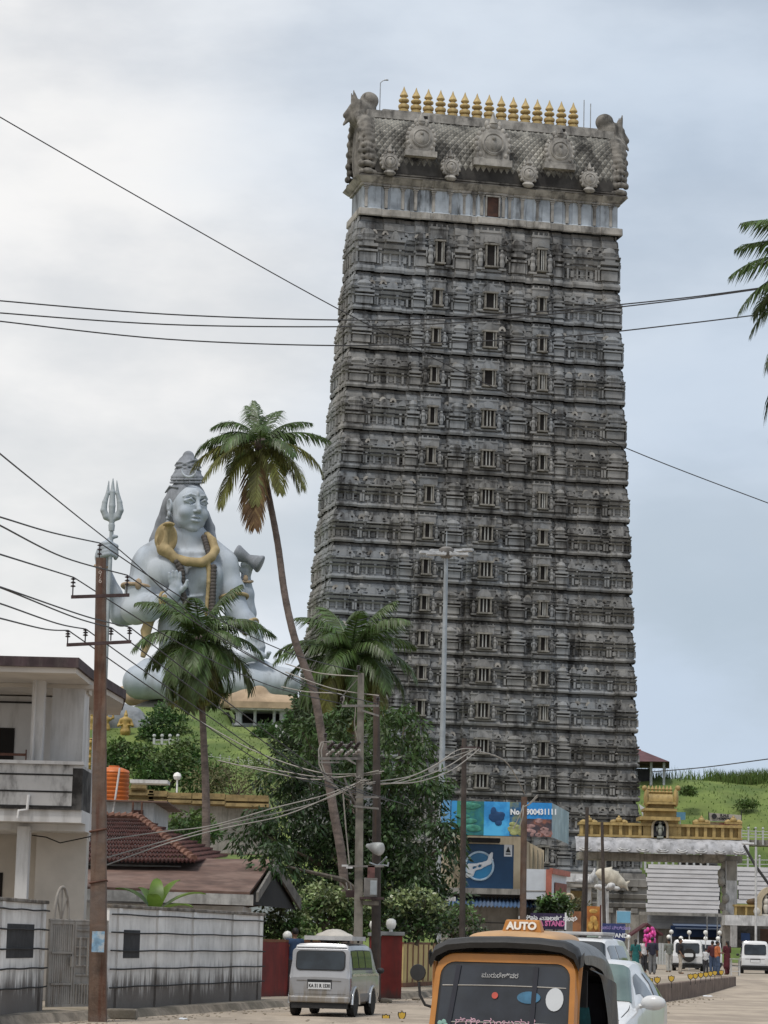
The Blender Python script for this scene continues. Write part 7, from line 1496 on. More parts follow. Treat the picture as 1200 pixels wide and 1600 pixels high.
# pale bundled cables around the transformer
cab = [([(150, 1345), (250, 1316), (340, 1291), (430, 1271), (500, 1252), (560, 1226)], 'lowest pale bundled cable rising from the leaning pole to the transformer'), ([(160, 1313), (250, 1300), (330, 1290), (430, 1262), (505, 1243), (560, 1222)], 'second pale bundled cable rising from the leaning pole to the transformer'), ([(165, 1352), (260, 1318), (350, 1294), (440, 1275), (510, 1247), (572, 1216)], 'third pale bundled cable rising from the leaning pole to the transformer'),
 ([(300, 1120), (380, 1165), (440, 1190), (505, 1208), (560, 1209), (600, 1205)], 'pale cable dipping past the curved palm to the transformer, upper strand'), ([(380, 1196), (440, 1205), (500, 1214), (560, 1212), (596, 1208)], 'pale cable dipping past the curved palm to the transformer, lower strand'), ([(340, 1188), (420, 1206), (490, 1218), (560, 1210), (592, 1204)], 'pale cable dipping past the curved palm to the transformer, middle strand'),
 ([(582, 1222), (640, 1213), (680, 1195), (715, 1172), (742, 1170)], 'pale cable rising from the transformer to the dark pole, top strand'), ([(582, 1224), (630, 1222), (690, 1202), (730, 1178), (746, 1168)], 'pale cable rising from the transformer to the dark pole, middle strand'), ([(596, 1224), (650, 1222), (700, 1206), (730, 1186), (750, 1169)], 'pale cable rising from the transformer to the dark pole, bottom strand'), ([(574, 1225), (610, 1224), (660, 1206), (700, 1185), (738, 1172)], 'pale cable looping from the transformer toward the dark pole'),
 ([(446, 1037), (500, 1052), (562, 1057)], 'short pale cable to the transformer pole top'), ([(446, 1050), (520, 1076), (592, 1087)], 'short pale cable crossing below the pole top'), ([(440, 1073), (480, 1081), (533, 1085), (535, 1100)], 'pale cable to the left end of the transformer crossarm'), ([(742, 1172), (790, 1190), (820, 1240)], 'cable drooping from the dark pole to the rusty pole')]
for pl, lb in cab: wire(lb, W(pl, 52 if pl[0][0] < 200 else 57, 56 if pl[-1][0] < 700 else 62), .016, m_wire_l, 'service_cable', 'pale service cables')
g = MB(); c = [TA(560+6*math.cos(k*1.9), 1216+4*math.sin(k*2.7), -.2) for k in range(9)]; g.tube(c, .02, 5); c = [TA(572+10*math.cos(k*2.3), 1222+4*math.sin(k*1.7), -.25) for k in range(8)]; g.tube(c, .02, 5); obj('cable_tangle', g, m_wire_l, tr_, w=True)
# ------------------------------------------------------------------ vehicles
m_tyre = M('tyre_rubber', (.018, .018, .018), rough=.9, var=.3, sc=8); m_rim = M('wheel_rim', (.30, .30, .31), rough=.5, var=.25, sc=6, metal=.4)
m_wcar = M('white_car_paint', (.62, .63, .64), rough=.3, var=.05, sc=1.5, coat=.5, streak=(.45, .43, .40), ssc=(3, 3, 1), samt=.3)
m_silver = M('silver_car_paint', (.34, .345, .36), rough=.35, var=.06, sc=2, metal=.35, coat=.5, low=(.22, .19, .15), lowz=(.25, .75))
m_blackpl = M('black_plastic', (.02, .02, .021), rough=.6, var=.3, sc=5)
m_glass = glass('tinted_glass'); m_glass2 = M('green_glass', (.075, .115, .105), rough=.08, var=.35, sc=1.2, spec=.8); m_glass3 = M('rear_glass', (.02, .028, .036), rough=.06, var=.4, sc=2, spec=.45)
m_redlamp = M('red_tail_lamp', (.10, .010, .010), rough=.25, var=.2); m_lamp = M('clear_lamp', (.55, .56, .58), rough=.15, var=.1); m_chrome = M('chrome_strip', (.55, .56, .57), rough=.25, metal=.8)
m_plate = M('plate_white', (.60, .61, .62), rough=.6, var=.06)
def wheel(parent, x, y, r, w_, name='wheel'):
    o = bpy.data.objects.new(name, None); COL.objects.link(o); o.parent = parent; o.location = (x, y, r); o.empty_display_size = .1; Ry = Matrix.Rotation(PI/2, 4, 'Y')
    g = MB(); g.lathe([(r*.62, -w_/2), (r*.93, -w_/2), (r, -w_*.33), (r, w_*.33), (r*.93, w_/2), (r*.62, w_/2)], (0, 0, 0), 26, Ry); obj('tyre', g, m_tyre, o, smooth=40)
    g = MB(); g.lathe([(r*.64, -w_*.42), (r*.58, -w_*.5), (r*.5, -w_*.36), (r*.2, -w_*.4), (.03, -w_*.46), (.03, w_*.46), (r*.2, w_*.4), (r*.5, w_*.36), (r*.58, w_*.5), (r*.64, w_*.42)], (0, 0, 0), 22, Ry); obj('rim', g, m_rim, o, smooth=40)
    return o
class Loft:
    """stations: (y, zb, belt, top, w, wt): bottom, belt line, roof height, half width at belt and at roof"""
    def __init__(s, st, r=.09): s.st = st; s.r = r
    def sec(s, k, n=22):
        y, zb, bl, tp, w_, wt = s.st[k]; r = min(s.r, max(.01, (tp-bl)*.6)) if tp > bl+.02 else .015
        pts = [(0, zb), (w_*.86, zb), (w_*.96, zb+.06), (w_, zb+.18*(bl-zb)+.05), (w_*1.005, (zb+bl)/2), (w_, bl)]
        if tp > bl+.03: pts += [((w_*.35+wt*.65) if False else w_+(wt-w_)*.5, bl+(tp-bl)*.5), (wt, tp-r*1.1), (wt-r*.3, tp-r*.35), (wt-r, tp), (wt*.5, tp+.012), (0, tp+.018)]
        else: pts += [(w_*.995, bl+.005), (w_*.98, bl+.012), (w_*.95, bl+.02), (w_*.88, bl+.028), (w_*.5, bl+.04), (0, bl+.045)]
        return [(x, y, z) for x, z in pts]
    def body(s):
        g = MB(); rows = []
        for k in range(len(s.st)):
            h = s.sec(k); rows.append(h+[(-x, y, z) for x, y, z in reversed(h[1:-1])])
        g.grid(rows, closed=True); g.add(rows[0], [tuple(range(len(rows[0])))]); g.add(rows[-1], [tuple(range(len(rows[-1])))]); return g
    def P(s, u, v):   # u station coordinate, v section coordinate (0..11)
        k = min(int(u), len(s.st)-2); f = u-k; a, b = s.sec(k), s.sec(k+1); j = min(int(v), len(a)-2); e = v-j
        q = lambda h: Vector(h[j]).lerp(Vector(h[j+1]), e)
        return q(a).lerp(q(b), f)
    def patch(s, u0, u1, v0, v1, sg, off=.008, nu=6, nv=6, skew=0):
        rows = []
        for i in range(nu+1):
            r = []
            for j in range(nv+1):
                vv = v0+(v1-v0)*j/nv; uu = u0+(u1-u0)*i/nu+skew*(j/nv)*(1 if skew else 0); uu = min(max(uu, 0), len(s.st)-1.001)
                p = s.P(uu, vv); pu = s.P(min(uu+.05, len(s.st)-1.001), vv)-s.P(max(uu-.05, 0), vv); pv = s.P(uu, min(vv+.1, 10.99))-s.P(uu, max(vv-.1, 0)); n = pu.cross(pv)
                if n.length > 1e-9: n.normalize()
                if n.dot(p-Vector((0, p.y, p.z*.6+.2))) < 0: n = -n
                p = p+n*off; r.append((p.x*sg, p.y, p.z))
            rows.append(r)
        g = MB(); g.grid(rows); return g
def quadpanel(nm, pts, mat, parent, d=(0, -.012, 0), bevel=.006): g = MB(); g.extr(pts, d); return obj(nm, g, mat, parent, bevel=bevel)
def rr(x0, x1, z0, z1, r, y, n=4):   # rounded rectangle outline; y as function of z
    P = []
    for cx, cz, a0 in ((x1-r, z0+r, -PI/2), (x1-r, z1-r, 0), (x0+r, z1-r, PI/2), (x0+r, z0+r, PI)):
        for i in range(n+1): t = a0+PI/2*i/n; x, z = cx+r*math.cos(t), cz+r*math.sin(t); P.append((x, y(z), z))
    return P
# rear-view van ; local: rear at y=0 facing -y, front at +y
def van(name, label, loc, rz, paint, L_, W_, H_, plate, style, group=None):
    t = thing(name, label, 'van', loc, rz, group); w_ = W_/2
    ry_ = lambda z: .02+max(0, (z-.82))*.27
    st = [(.05, .32, .80, .805, w_*.96, w_*.9), (.10, .26, .86, 1.0, w_, w_*.93), (.16, .26, .90, H_-.16, w_, w_*.90), (.26, .26, .92, H_-.015, w_, w_*.885), (.9, .26, .92, H_, w_, w_*.885), (1.6, .26, .92, H_, w_, w_*.885), (2.3, .26, .92, H_-.01, w_, w_*.885), (L_*.80, .26, .92, H_-.06, w_, w_*.87), (L_*.90, .26, .90, 1.12, w_, w_*.84), (L_*.97, .28, .86, .9, w_*.97, w_*.9), (L_, .34, .72, .74, w_*.9, w_*.85)]
    lf = Loft(st, .10); obj('body', lf.body(), paint, t, smooth=38, bevel=0)
    # tail gate: slanted panel, window, number plate, lamps, bumper
    yy = lambda z: .085+max(0, (z-.80))*.16-.035
    quadpanel('tail_gate', rr(-w_*.93, w_*.93, .46, H_-.11, .09, yy), paint, t, (0, .10, 0), .012)
    obj('window_seal', MB().extr(rr(-w_*.80, w_*.80, .985, H_-.155, .09, lambda z: yy(z)-.006), (0, .004, 0)), m_blackpl, t); obj('rear_window', MB().extr(rr(-w_*.77, w_*.77, 1.005, H_-.175, .08, lambda z: yy(z)-.012), (0, .004, 0)), m_glass3, t)
    quadpanel('plate_recess', [(-.27, yy(.7)-.004, .60), (.27, yy(.7)-.004, .60), (.27, yy(.8)-.004, .79), (-.27, yy(.8)-.004, .79)], m_blackpl, t, (0, -.004, 0), 0)
    quadpanel('number_plate', [(-.25, yy(.7)-.014, .585), (.25, yy(.7)-.014, .585), (.25, yy(.7)-.014, .73), (-.25, yy(.7)-.014, .73)], m_plate, t, (0, -.006, 0), .003)
    if plate: text('plate_number', plate, .105, m_blackp, t, face_mat((0, yy(.7)-.022, .655), (1, 0, 0)), depth=.001, sx=.78, bold=.004)
    for sg in (-1, 1):
        quadpanel('tail_lamp', [(sg*w_*.93, .06, .56), (sg*w_*1.005, .09, .56), (sg*w_*1.005, .09, .83), (sg*w_*.93, .06, .83)], m_redlamp, t, (0, .05, 0), .004)
        quadpanel('badge', [(sg*w_*.55-.13, yy(.78)-.004, .755), (sg*w_*.55+.10, yy(.78)-.004, .755), (sg*w_*.55+.10, yy(.78)-.004, .775), (sg*w_*.55-.13, yy(.78)-.004, .775)], m_dst, t, (0, -.003, 0), 0)
    g = MB(); g.bb(-w_*.98, w_*.98, -.02, .10, .30, .44); obj('bumper', g, paint if style == 'omni' else m_blackpl, t, bevel=.03)
    g = MB(); g.bb(-w_*.9, w_*.9, .02, .5, .18, .295); g.bb(-w_*.75, w_*.75, .5, L_-.4, .2, .27); obj('underbody', g, m_blackpl, t)
    for sg in (-1, 1):
        for u0_, u1_ in ((3.1, 4.0), (4.12, 5.0), (5.12, 6.2)):
            obj('window_seal', lf.patch(u0_-.05, u1_+.05, 5.25, 6.9, sg, .004), m_blackpl, t, smooth=60); obj('side_window', lf.patch(u0_, u1_, 5.4, 6.8, sg, .010), m_glass3, t, smooth=60)
        obj('side_moulding', lf.patch(2.2, 8, 4.85, 5.05, sg, .012), m_chrome if style == 'omni' else m_blackpl, t); obj('fuel_flap', lf.patch(2.3, 2.9, 4.2, 4.6, sg, .006), paint, t)
        if style == 'omni': obj('lower_panel', lf.patch(1.5, 8, 2.0, 3.4, sg, .006), M('grey_lower_band', (.16, .16, .165), rough=.5, var=.15), t)
        for yw in (.55, .55+1.86):
            a = [(sg*(w_+.012), yw+.36*math.cos(q), .27+.36*math.sin(q)*1.0) for q in np.linspace(0, PI, 13)]; g = MB(); g.tube(a, .035, 6); obj('wheel_arch', g, m_chrome if style == 'omni' else m_blackpl, t, smooth=60)
            a = [(sg*(w_-.02), yw+.34*math.cos(q), .27+.34*math.sin(q)) for q in np.linspace(0, PI, 13)]; g = MB(); g.extr(a+[(sg*(w_-.02), yw-.34, .2), (sg*(w_-.02), yw+.34, .2)], (sg*.026, 0, 0)); obj('wheel_well', g, m_blackpl, t)
            wheel(t, sg*(w_-.055), yw, .275, .16)
        g = MB(); g.ball((sg*(w_+.12), L_*.80, .98), 0, 8, (.09, .05, .07)); obj('mirror', g, m_blackpl, t, smooth=60)
    obj('windscreen', lf.patch(7.1, 7.9, 8.9, 11, 1, .008), m_glass, t); obj('windscreen', lf.patch(7.1, 7.9, 8.9, 11, -1, .008), m_glass, t)
    return t, lf
vb = G(497, 1589); van_t, lf = van('silver_van', 'old silver minivan with roof carrier parked by the red wall, seen from behind', (vb.x, vb.y, 0), math.radians(-11.5), m_silver, 3.37, 1.36, 1.56, 'KA 31 R 1530', 'omni')
c_ = thing('roof_carrier', 'pale roof carrier with covered bundle on top of the silver van', 'roof rack', (vb.x, vb.y, 1.58), math.radians(-11.5)); m_carr = M('carrier_grey', (.42, .42, .42), rough=.6, var=.15, sc=3)
g = MB(); g.bb(-.40, .60, .35, .38, .05, .14); g.bb(-.40, .60, 1.75, 1.78, .05, .14); g.bb(-.43, -.40, .35, 1.78, .05, .14); g.bb(.60, .63, .35, 1.78, .05, .14); g.bb(-.40, .60, .385, 1.745, .06, .075); obj('frame', g, m_carr, c_)
for x in (-.3, .0, .3, .52): g = MB(); g.bb(x-.02, x+.02, .45, .5, .0, .058); g.bb(x-.02, x+.02, 1.5, 1.55, .0, .058); obj('foot', g, m_blackpl, c_)
s = SDF((-.7, -.7, -.1), (.7, .9, .4), .03); s.ell((.02, .1, .03), (.42, .5, .12), .05); s.ell((.0, .2, .1), (.25, .3, .10), .05); V, Fq = s.mesh(); npmesh('bundle_cover', V+rng.normal(0, .004, V.shape), Fq, M('tarp_cream', (.44, .41, .37), rough=.9, var=.12, sc=4), c_, loc=(.06, .95, .09), smooth=180)
obj('visor', MB().extr([(-.55, .21, 1.50), (.55, .21, 1.50), (.55, .17, 1.475), (-.55, .17, 1.475)], (0, 0, .012)), m_wcar, van_t)
# far vans and cars
q = G(1180, 1523, .3); van('white_van', 'white minivan parked at the far right edge, seen from behind', (q.x, q.y, zg(q.y)), math.radians(-6), m_wcar, 3.6, 1.46, 1.72, None, 'plain')
# white off-roader with spare wheel
q = A(1074, 1514, 119); t, lf = van('white_offroader', 'white boxy off-road car with spare wheel on its back door', (q.x, q.y, zg(q.y)), math.radians(-8), m_wcar, 3.9, 1.66, 1.72, None, 'plain'); t['category'] = 'car'
Mx = Matrix.Rotation(PI/2, 4, 'X'); g = MB(); g.lathe([(.2, -.0), (.36, .0), (.38, .08), (.36, .19), (.2, .2)], (.08, -.02, .88), 24, Mx); o = obj('spare_wheel', g, m_tyre, t, smooth=40); g = MB(); g.extr(rr(-.17, .33, .78, .98, .06, lambda z: -.235), (0, .03, 0)); obj('wheel_cover', g, m_wcar, o)
q = A(1112, 1505, 128); van('white_van', 'white minivan partly hidden behind the group of people beside the off-road car', (q.x, q.y, zg(q.y)), math.radians(20), m_wcar, 3.6, 1.5, 1.75, None, 'plain')
# front-view cars; local: front at y=0 facing -y
def car(name, label, loc, rz, paint, st, W_, glassm, wu=(1, 2), whl=(.6, 2.95, .29), mirror=(1.2, .98), r=.1, extra=None, cat='car', sidewin=None):
    t = thing(name, label, cat, loc, rz); lf = Loft(st, r); obj('body', lf.body(), paint, t, smooth=40); w_ = W_/2
    for sg in (-1, 1):
        obj('windscreen', lf.patch(wu[0]+.08, wu[1]-.03, 7.6, 11, sg, .008, 8, 8), glassm, t, smooth=60)
        obj('bonnet_line', lf.patch(.6, wu[0]-.05, 8.7, 8.85, sg, .006, 6, 1), m_blackpl, t)
        for u0_, u1_, sk in (sidewin or ()): obj('side_window', lf.patch(u0_, u1_, 5.25, 6.85, sg, .008, 6, 6, sk), m_glass, t, smooth=60)
        for yw in whl[:2]:
            a = [(sg*(w_-.01), yw+(whl[2]+.06)*math.cos(q), whl[2]+(whl[2]+.06)*math.sin(q)) for q in np.linspace(0, PI, 13)]; g = MB(); g.extr(a, (sg*.015, 0, 0)); obj('wheel_well', g, m_blackpl, t); wheel(t, sg*(w_-.06), yw, whl[2], .17)
        g = MB(); g.ball((sg*(w_+.13), mirror[0], mirror[1]), 0, 12, (.145, .07, .085)); g.tube([(sg*(w_-.05), mirror[0]+.02, mirror[1]-.05), (sg*(w_+.06), mirror[0]+.01, mirror[1]-.02)], .03, 6); obj('mirror', g, paint, t, smooth=60)
        g = MB(); g.ball((sg*w_*.74, .14, .66), 0, 10, (.2, .14, .1)); obj('headlight', g, m_lamp, t, smooth=60)
    g = MB(); g.bb(-w_*.5, w_*.5, -.025, .06, .30, .46); obj('grille', g, m_blackpl, t, bevel=.02); g = MB(); g.bb(-.25, .25, -.05, -.027, .36, .46); obj('number_plate', g, m_plate, t)
    g = MB(); g.tube([(-.05, wu[2] if len(wu) > 2 else .95, mirror[1]-.02), (.5, (wu[2] if len(wu) > 2 else .95)+.03, mirror[1]+.0)], .012, 5); obj('wiper', g, m_blackpl, t)
    return t, lf
st = [(.0, .28, .60, .62, .66, .6), (.14, .22, .74, .75, .76, .7), (.5, .2, .86, .87, .81, .75), (1.02, .2, .95, .96, .82, .74), (1.12, .2, .96, 1.02, .82, .75), (1.92, .2, .97, 1.46, .82, .60), (2.2, .2, .97, 1.50, .82, .595), (2.9, .2, .98, 1.49, .81, .58), (3.35, .24, .98, 1.36, .79, .56), (3.58, .34, .9, .95, .72, .55)]
q = A(852, 1600, 23); wc, wlf = car('white_car', 'white hatchback facing the camera just right of the auto rickshaw', (q.x, q.y, 0), math.radians(-15), m_wcar, st, 1.64, m_glass2, (4, 5, 1.12), (.62, 2.95, .29), (1.32, 1.05), sidewin=((5.02, 6.4, -.75), (6.5, 7.6, 0)))
s = SDF((-.1, -.1, -.1), (.1, .1, .2), .012)   # two small figures on the dashboard
for k, x in enumerate((.13, .33)): g = MB(); g.lathe([(.03, 0), (.035, .03), (.018, .05), (.035, .09), (.03, .13), (.01, .15)], (x, 1.35, 1.03), 10); obj('dashboard_figure', g, M('dash_figure_cream', (.45, .47, .33), rough=.5), wc, smooth=60)
st = [(.0, .38, .80, .82, .76, .7), (.1, .30, 1.0, 1.01, .84, .78), (.9, .28, 1.10, 1.11, .87, .8), (1.0, .28, 1.12, 1.18, .87, .8), (1.5, .28, 1.14, 1.74, .87, .70), (1.75, .28, 1.14, 1.80, .87, .70), (2.9, .28, 1.14, 1.81, .87, .70), (3.9, .28, 1.14, 1.78, .87, .69), (4.15, .36, 1.1, 1.2, .84, .68)]
q = A(872, 1512, 43); sv, _ = car('white_suv', 'white tall car with roof carrier and dark windscreen behind the white hatchback', (q.x, q.y, 0), math.radians(-15), m_wcar, st, 1.74, m_glass, (3, 4, 1.02), (.75, 3.2, .34), (1.25, 1.2), sidewin=((4.1, 5.5, 0), (5.6, 6.6, 0)))
g = MB(); g.bb(-.6, .6, 1.7, 3.2, 1.86, 1.93); g.bb(-.56, -.5, 1.7, 3.2, 1.80, 1.857); g.bb(.5, .56, 1.7, 3.2, 1.80, 1.857); obj('roof_carrier', g, m_carr, sv, bevel=.02)
g = MB(); g.bb(.25, .62, 1.27, 1.29, 1.30, 1.5); obj('sunshade', g, m_glass2, sv)
# ------------------------------------------------------------------ auto rickshaw (front towards the camera)
m_ry = M('rickshaw_yellow', (.40, .16, .025), rough=.42, var=.12, sc=3, coat=.3, streak=(.2, .08, .02), ssc=(5, 5, 1), samt=.4)
m_vinyl = M('black_vinyl_hood', (.012, .0115, .0115), rough=.5, var=.4, sc=4, bump=.3, bsc=6, spec=.6)
m_vinyl_t = M('vinyl_top_sheen', (.10, .10, .10), rough=.38, var=.4, sc=2.5, bump=.5, bsc=4, spec=.6, patch=(.025, .025, .025), psc=2.5, pamt=.9)  # grey base colour paints the sheen of the black vinyl
m_beige = M('beige_roof_cap', (.45, .27, .13), rough=.5, var=.12, sc=3)
rq = A(786, 1502, 17.8); rk = thing('auto_rickshaw', 'yellow and black auto rickshaw with AUTO roof sign facing the camera', 'auto rickshaw', (rq.x, rq.y, 0), math.radians(-17))
wf = lambda z: .53+.08*(1.5-z)/.5*.35     # half width of the glass opening
fy_ = lambda z: -.02+(z-.95)*.26           # slanted front plane
# front frame: rounded yellow surround
def frame_outline(x, z0, z1, r, dy_, n=6):
    P = [(x, fy_(z0)+dy_, z0)]
    P += [(x-r+r*math.cos(t), fy_(z1-r+r*math.sin(t))+dy_, z1-r+r*math.sin(t)) for t in np.linspace(0, PI/2, n)]
    P += [(-x+r+r*math.cos(t), fy_(z1-r+r*math.sin(t))+dy_, z1-r+r*math.sin(t)) for t in np.linspace(PI/2, PI, n)]
    return P+[(-x, fy_(z0)+dy_, z0)]
def flare(pts, k): return [(x*(1+k*(1.5-z)), y, z) for x, y, z in pts]
o1, o2, o3 = flare(frame_outline(.615, .70, 1.585, .17, .03), .05), flare(frame_outline(.60, .70, 1.572, .16, -.03), .05), flare(frame_outline(.555, .70, 1.505, .12, -.03), .05); o4 = flare(frame_outline(.545, .70, 1.495, .11, .02), .05)
g = MB(); g.grid([o1, o2, o3, o4]); obj('front_frame', g, m_ry, rk, smooth=50)
o5 = flare(frame_outline(.556, .88, 1.506, .12, -.022), .05); o6 = flare(frame_outline(.535, .88, 1.48, .10, -.024), .05); g = MB(); g.grid([o5, o6]); obj('window_rubber', g, m_blackpl, rk)
m_wsh = M('rickshaw_glass', (.02, .024, .032), rough=.08, var=.5, sc=1.6, spec=.5, patch=(.03, .034, .038), psc=1.3, pamt=.6)
g = MB(); g.add(o6, [tuple(range(len(o6)))]); ws = obj('windscreen', g, m_wsh, rk)
Sx = lambda x, z, d=-.03: Vector((x, fy_(z)+d, z))
for nm, xa, xb in (('strap', -.435, -.40), ('strap', .285, .25)):
    g = MB(); g.extr([Sx(xa-.045, .88, -.032), Sx(xa-.005, .88, -.032), Sx(xb+.02 if xa < 0 else xb+.035, 1.475, -.032), Sx(xb-.02 if xa < 0 else xb-.005, 1.475, -.032)], (0, -.006, 0)); obj('black_strap', g, M('navy_black_strap', (.012, .013, .022), rough=.5, var=.2), rk)
for z in (1.30, 1.0): g = MB(); g.tube([Sx(x, z+(.015*math.cos(x*2)), -.028) for x in np.linspace(-.53, .53, 8)], .005, 5); obj('trim_line', g, M('pale_line', (.35, .33, .30), rough=.6), rk)
def disc(nm, x, z, rx, rz_, mat, d=-.032): g = MB(); n = 20; g.extr([Sx(x+rx*math.cos(2*PI*k/n), z+rz_*math.sin(2*PI*k/n), d) for k in range(n)], (0, -.003, 0)); return obj(nm, g, mat, rk)
disc('white_sticker', .44, 1.215, .075, .095, M('sticker_white', (.50, .52, .54), rough=.6, var=.05)); disc('red_sticker', -.07, 1.235, .027, .027, M('sticker_red', (.42, .07, .05), rough=.5), -.034); disc('blue_reflection', .22, 1.225, .10, .05, M('reflection_blue', (.04, .13, .22), rough=.5, var=.3, sc=9)); g = MB()  # the blue disc is a reflection painted onto the glass
for k in range(5): a = k*2*PI/5; p = Sx(-.50+.03*math.cos(a), .98+.03*math.sin(a), -.034); g.ball(p, 0, 7, (.022, .003, .022))
obj('flower_sticker', g, M('sticker_green', (.22, .38, .33), rough=.6), rk)
ez_ = (Sx(0, 1.3)-Sx(0, 1.0)).normalized()
text('windscreen_script', '\u0cae\u0cc1\u0cb0\u0cc1\u0ca1\u0cc7\u0cb6\u0ccd\u0cb5\u0cb0', .052, M('script_white', (.45, .45, .45), rough=.6), rk, face_mat(Sx(-.04, 1.395, -.034), (1, 0, 0), ez_), depth=.002, sx=1.0)
text('windscreen_script', '\u0cb6\u0ccd\u0cb0\u0cc0 \u0cae\u0c82\u0c9c\u0cc1\u0ca8\u0cbe\u0ca5', .085, M('script_pink', (.48, .30, .36), rough=.6), rk, face_mat(Sx(-.05, 1.01, -.034), (1, 0, 0), ez_), depth=.002, sx=1.1)
# black hood: front lip, roof, rear and side flaps
def hoodsec(y, wd, zt, zs, sag=0): 
    return [(-wd, y, zs), (-wd-.005, y, (zs+zt-.2)/2+.1), (-wd, y, zt-.17), (-wd+.045, y, zt-.07), (-wd+.15, y, zt-.018), (-.3, y, zt+.004-sag), (0, y, zt+.012-sag), (.3, y, zt+.004-sag), (wd-.15, y, zt-.018), (wd-.045, y, zt-.07), (wd, y, zt-.17), (wd+.005, y, (zs+zt-.2)/2+.1), (wd, y, zs)]
lip = [hoodsec(.045+d, w_, z, zs) for d, w_, z, zs in ((.0, .635, 1.615, 1.50), (-.015, .65, 1.66, 1.475), (.03, .655, 1.70, 1.48), (.10, .655, 1.712, 1.5))]
g = MB(); g.grid(lip); obj('hood_lip', g, m_vinyl, rk, smooth=60)
secs = [hoodsec(.14, .655, 1.712, 1.50), hoodsec(.4, .66, 1.715, 1.50, .006), hoodsec(.7, .66, 1.715, 1.48), hoodsec(1.0, .66, 1.70, 1.44, .012), hoodsec(1.22, .655, 1.66, 1.0), hoodsec(1.45, .65, 1.55, .62), hoodsec(1.62, .64, 1.36, .6), hoodsec(1.72, .63, 1.05, .6), hoodsec(1.74, .63, .8, .6)]
R_ = random.Random(3); secs = [[(x, y+R_.uniform(-.008, .008), z+R_.uniform(-.012, .012)) for x, y, z in s_] for s_ in secs]
g = MB(); g.grid(secs); g.add(secs[-1], [tuple(range(13))]); hd_ = obj('hood', g, m_vinyl_t, rk, smooth=60); m_ = hd_.modifiers.new('sub', 'SUBSURF'); m_.levels = 2; m_.render_levels = 2
for sg in (-1, 1):  # side flap rolled and hanging at the rear, dark interior
    g = MB(); rows = [[(sg*(.672+.012*math.sin(k*1.9+j)), .30+1.15*k/9, 1.49-.16*(k/9)-(.02+.85*max(0, (k-4)/5)**.8)*j/4) for k in range(10)] for j in range(5)]; g.grid(rows); o = obj('side_flap', g, m_vinyl, rk, smooth=60); m_ = o.modifiers.new('sub', 'SUBSURF'); m_.levels = 1; m_.render_levels = 2
    g = MB(); g.tube([(sg*.60, .08, .7), (sg*.61, .10, 1.2), (sg*.625, .14, 1.5)], .025, 8); obj('pillar', g, m_ry, rk, smooth=60)
    g = MB(); g.bb(sg*.60, sg*.655, .95, 1.7, .32, .82); obj('side_panel', g, m_ry, rk, bevel=.03); wheel(rk, sg*.56, 1.42, .21, .11)
g = MB(); g.bb(-.57, .57, 1.05, 1.5, .5, .95); g.bb(-.57, .57, 1.45, 1.55, .95, 1.35); obj('seat', g, M('seat_dark', (.02, .02, .03), rough=.8, var=.3), rk, bevel=.04); g = MB(); g.bb(-.6, .6, .2, 1.7, .26, .32); g.bb(-.5, .5, 1.56, 1.62, .5, 1.4); obj('floor', g, m_blackpl, rk)
g = MB(); g.extr([(-.58, .6, .5), (.58, .6, .5), (.58, .62, 1.45), (-.58, .62, 1.45)], (0, .02, 0)); obj('partition', g, m_blackpl, rk)
# nose, front wheel, mirror
nose = [[(x*k, y, z) for x, y, z in ((-.6, .02, z), (-.45, -.10-d, z), (-.2, -.18-d, z), (0, -.2-d, z), (.2, -.18-d, z), (.45, -.10-d, z), (.6, .02, z))] for z, d, k in ((.30, .0, .75), (.45, .05, .95), (.65, .04, 1.02), (.80, -.02, 1.03), (.88, -.08, 1.03))]
g = MB(); g.grid(nose); obj('nose_panel', g, m_ry, rk, smooth=60); g = MB(); g.lathe([(.09, 0), (.09, .06), (.05, .09)], (0, -.20, .68), 16, Matrix.Rotation(PI/2, 4, 'X')); obj('headlight', g, m_lamp, rk, smooth=40); wheel(rk, 0, -.05, .2, .1)
g = MB(); g.bb(-.09, .09, -.24, .1, .40, .43); obj('mudguard', g, m_blackpl, rk, bevel=.02)
g = MB(); g.tube([(-.60, .02, 1.12), (-.66, -.02, 1.14), (-.705, -.03, 1.22), (-.715, -.03, 1.33)], .012, 7); mr_ = obj('mirror_arm', g, m_blackpl, rk, smooth=60); g = MB(); g.lathe([(.01, -.035), (.05, -.03), (.07, 0), (.066, .012), (.01, .014)], (-.725, -.03, 1.405), 18, Matrix.Rotation(PI/2, 4, 'X')); obj('mirror_head', g, m_blackpl, mr_, smooth=50)
# beige roof cap and AUTO sign
cap = [[(x*kx, y, 1.715+zz*kz) for x, zz in ((-.42, -.02), (-.40, .02), (-.3, .05), (0, .068), (.3, .05), (.40, .02), (.42, -.02))] for y, kx, kz in ((.22, .72, .1), (.27, .92, .75), (.45, 1, 1.05), (1.0, 1, 1.15), (1.15, .95, 1.0), (1.25, .8, .1))]
g = MB(); g.grid(cap); o = obj('roof_cap', g, m_beige, rk, smooth=60); m_ = o.modifiers.new('sub', 'SUBSURF'); m_.levels = 1; m_.render_levels = 2
g = MB(); g.hexa([(-.175, .38, 1.755), (.175, .38, 1.755), (.175, .50, 1.765), (-.175, .50, 1.765), (-.145, .40, 1.865), (.145, .40, 1.865), (.145, .48, 1.865), (-.145, .48, 1.865)]); g.xf(Matrix.Translation((.06, 0, 0))); sg_ = obj('auto_sign', g, M('sign_orange', (.42, .17, .03), rough=.45, var=.1, sc=4), rk, bevel=.014, seg=3)
text('sign_lettering', 'AUTO', .088, M('sign_white', (.75, .72, .66), rough=.5, var=.02), sg_, face_mat((.06, .380, 1.81), (1, 0, 0), (0, .2, 1.1)), depth=.003, sx=1.05, bold=.004)
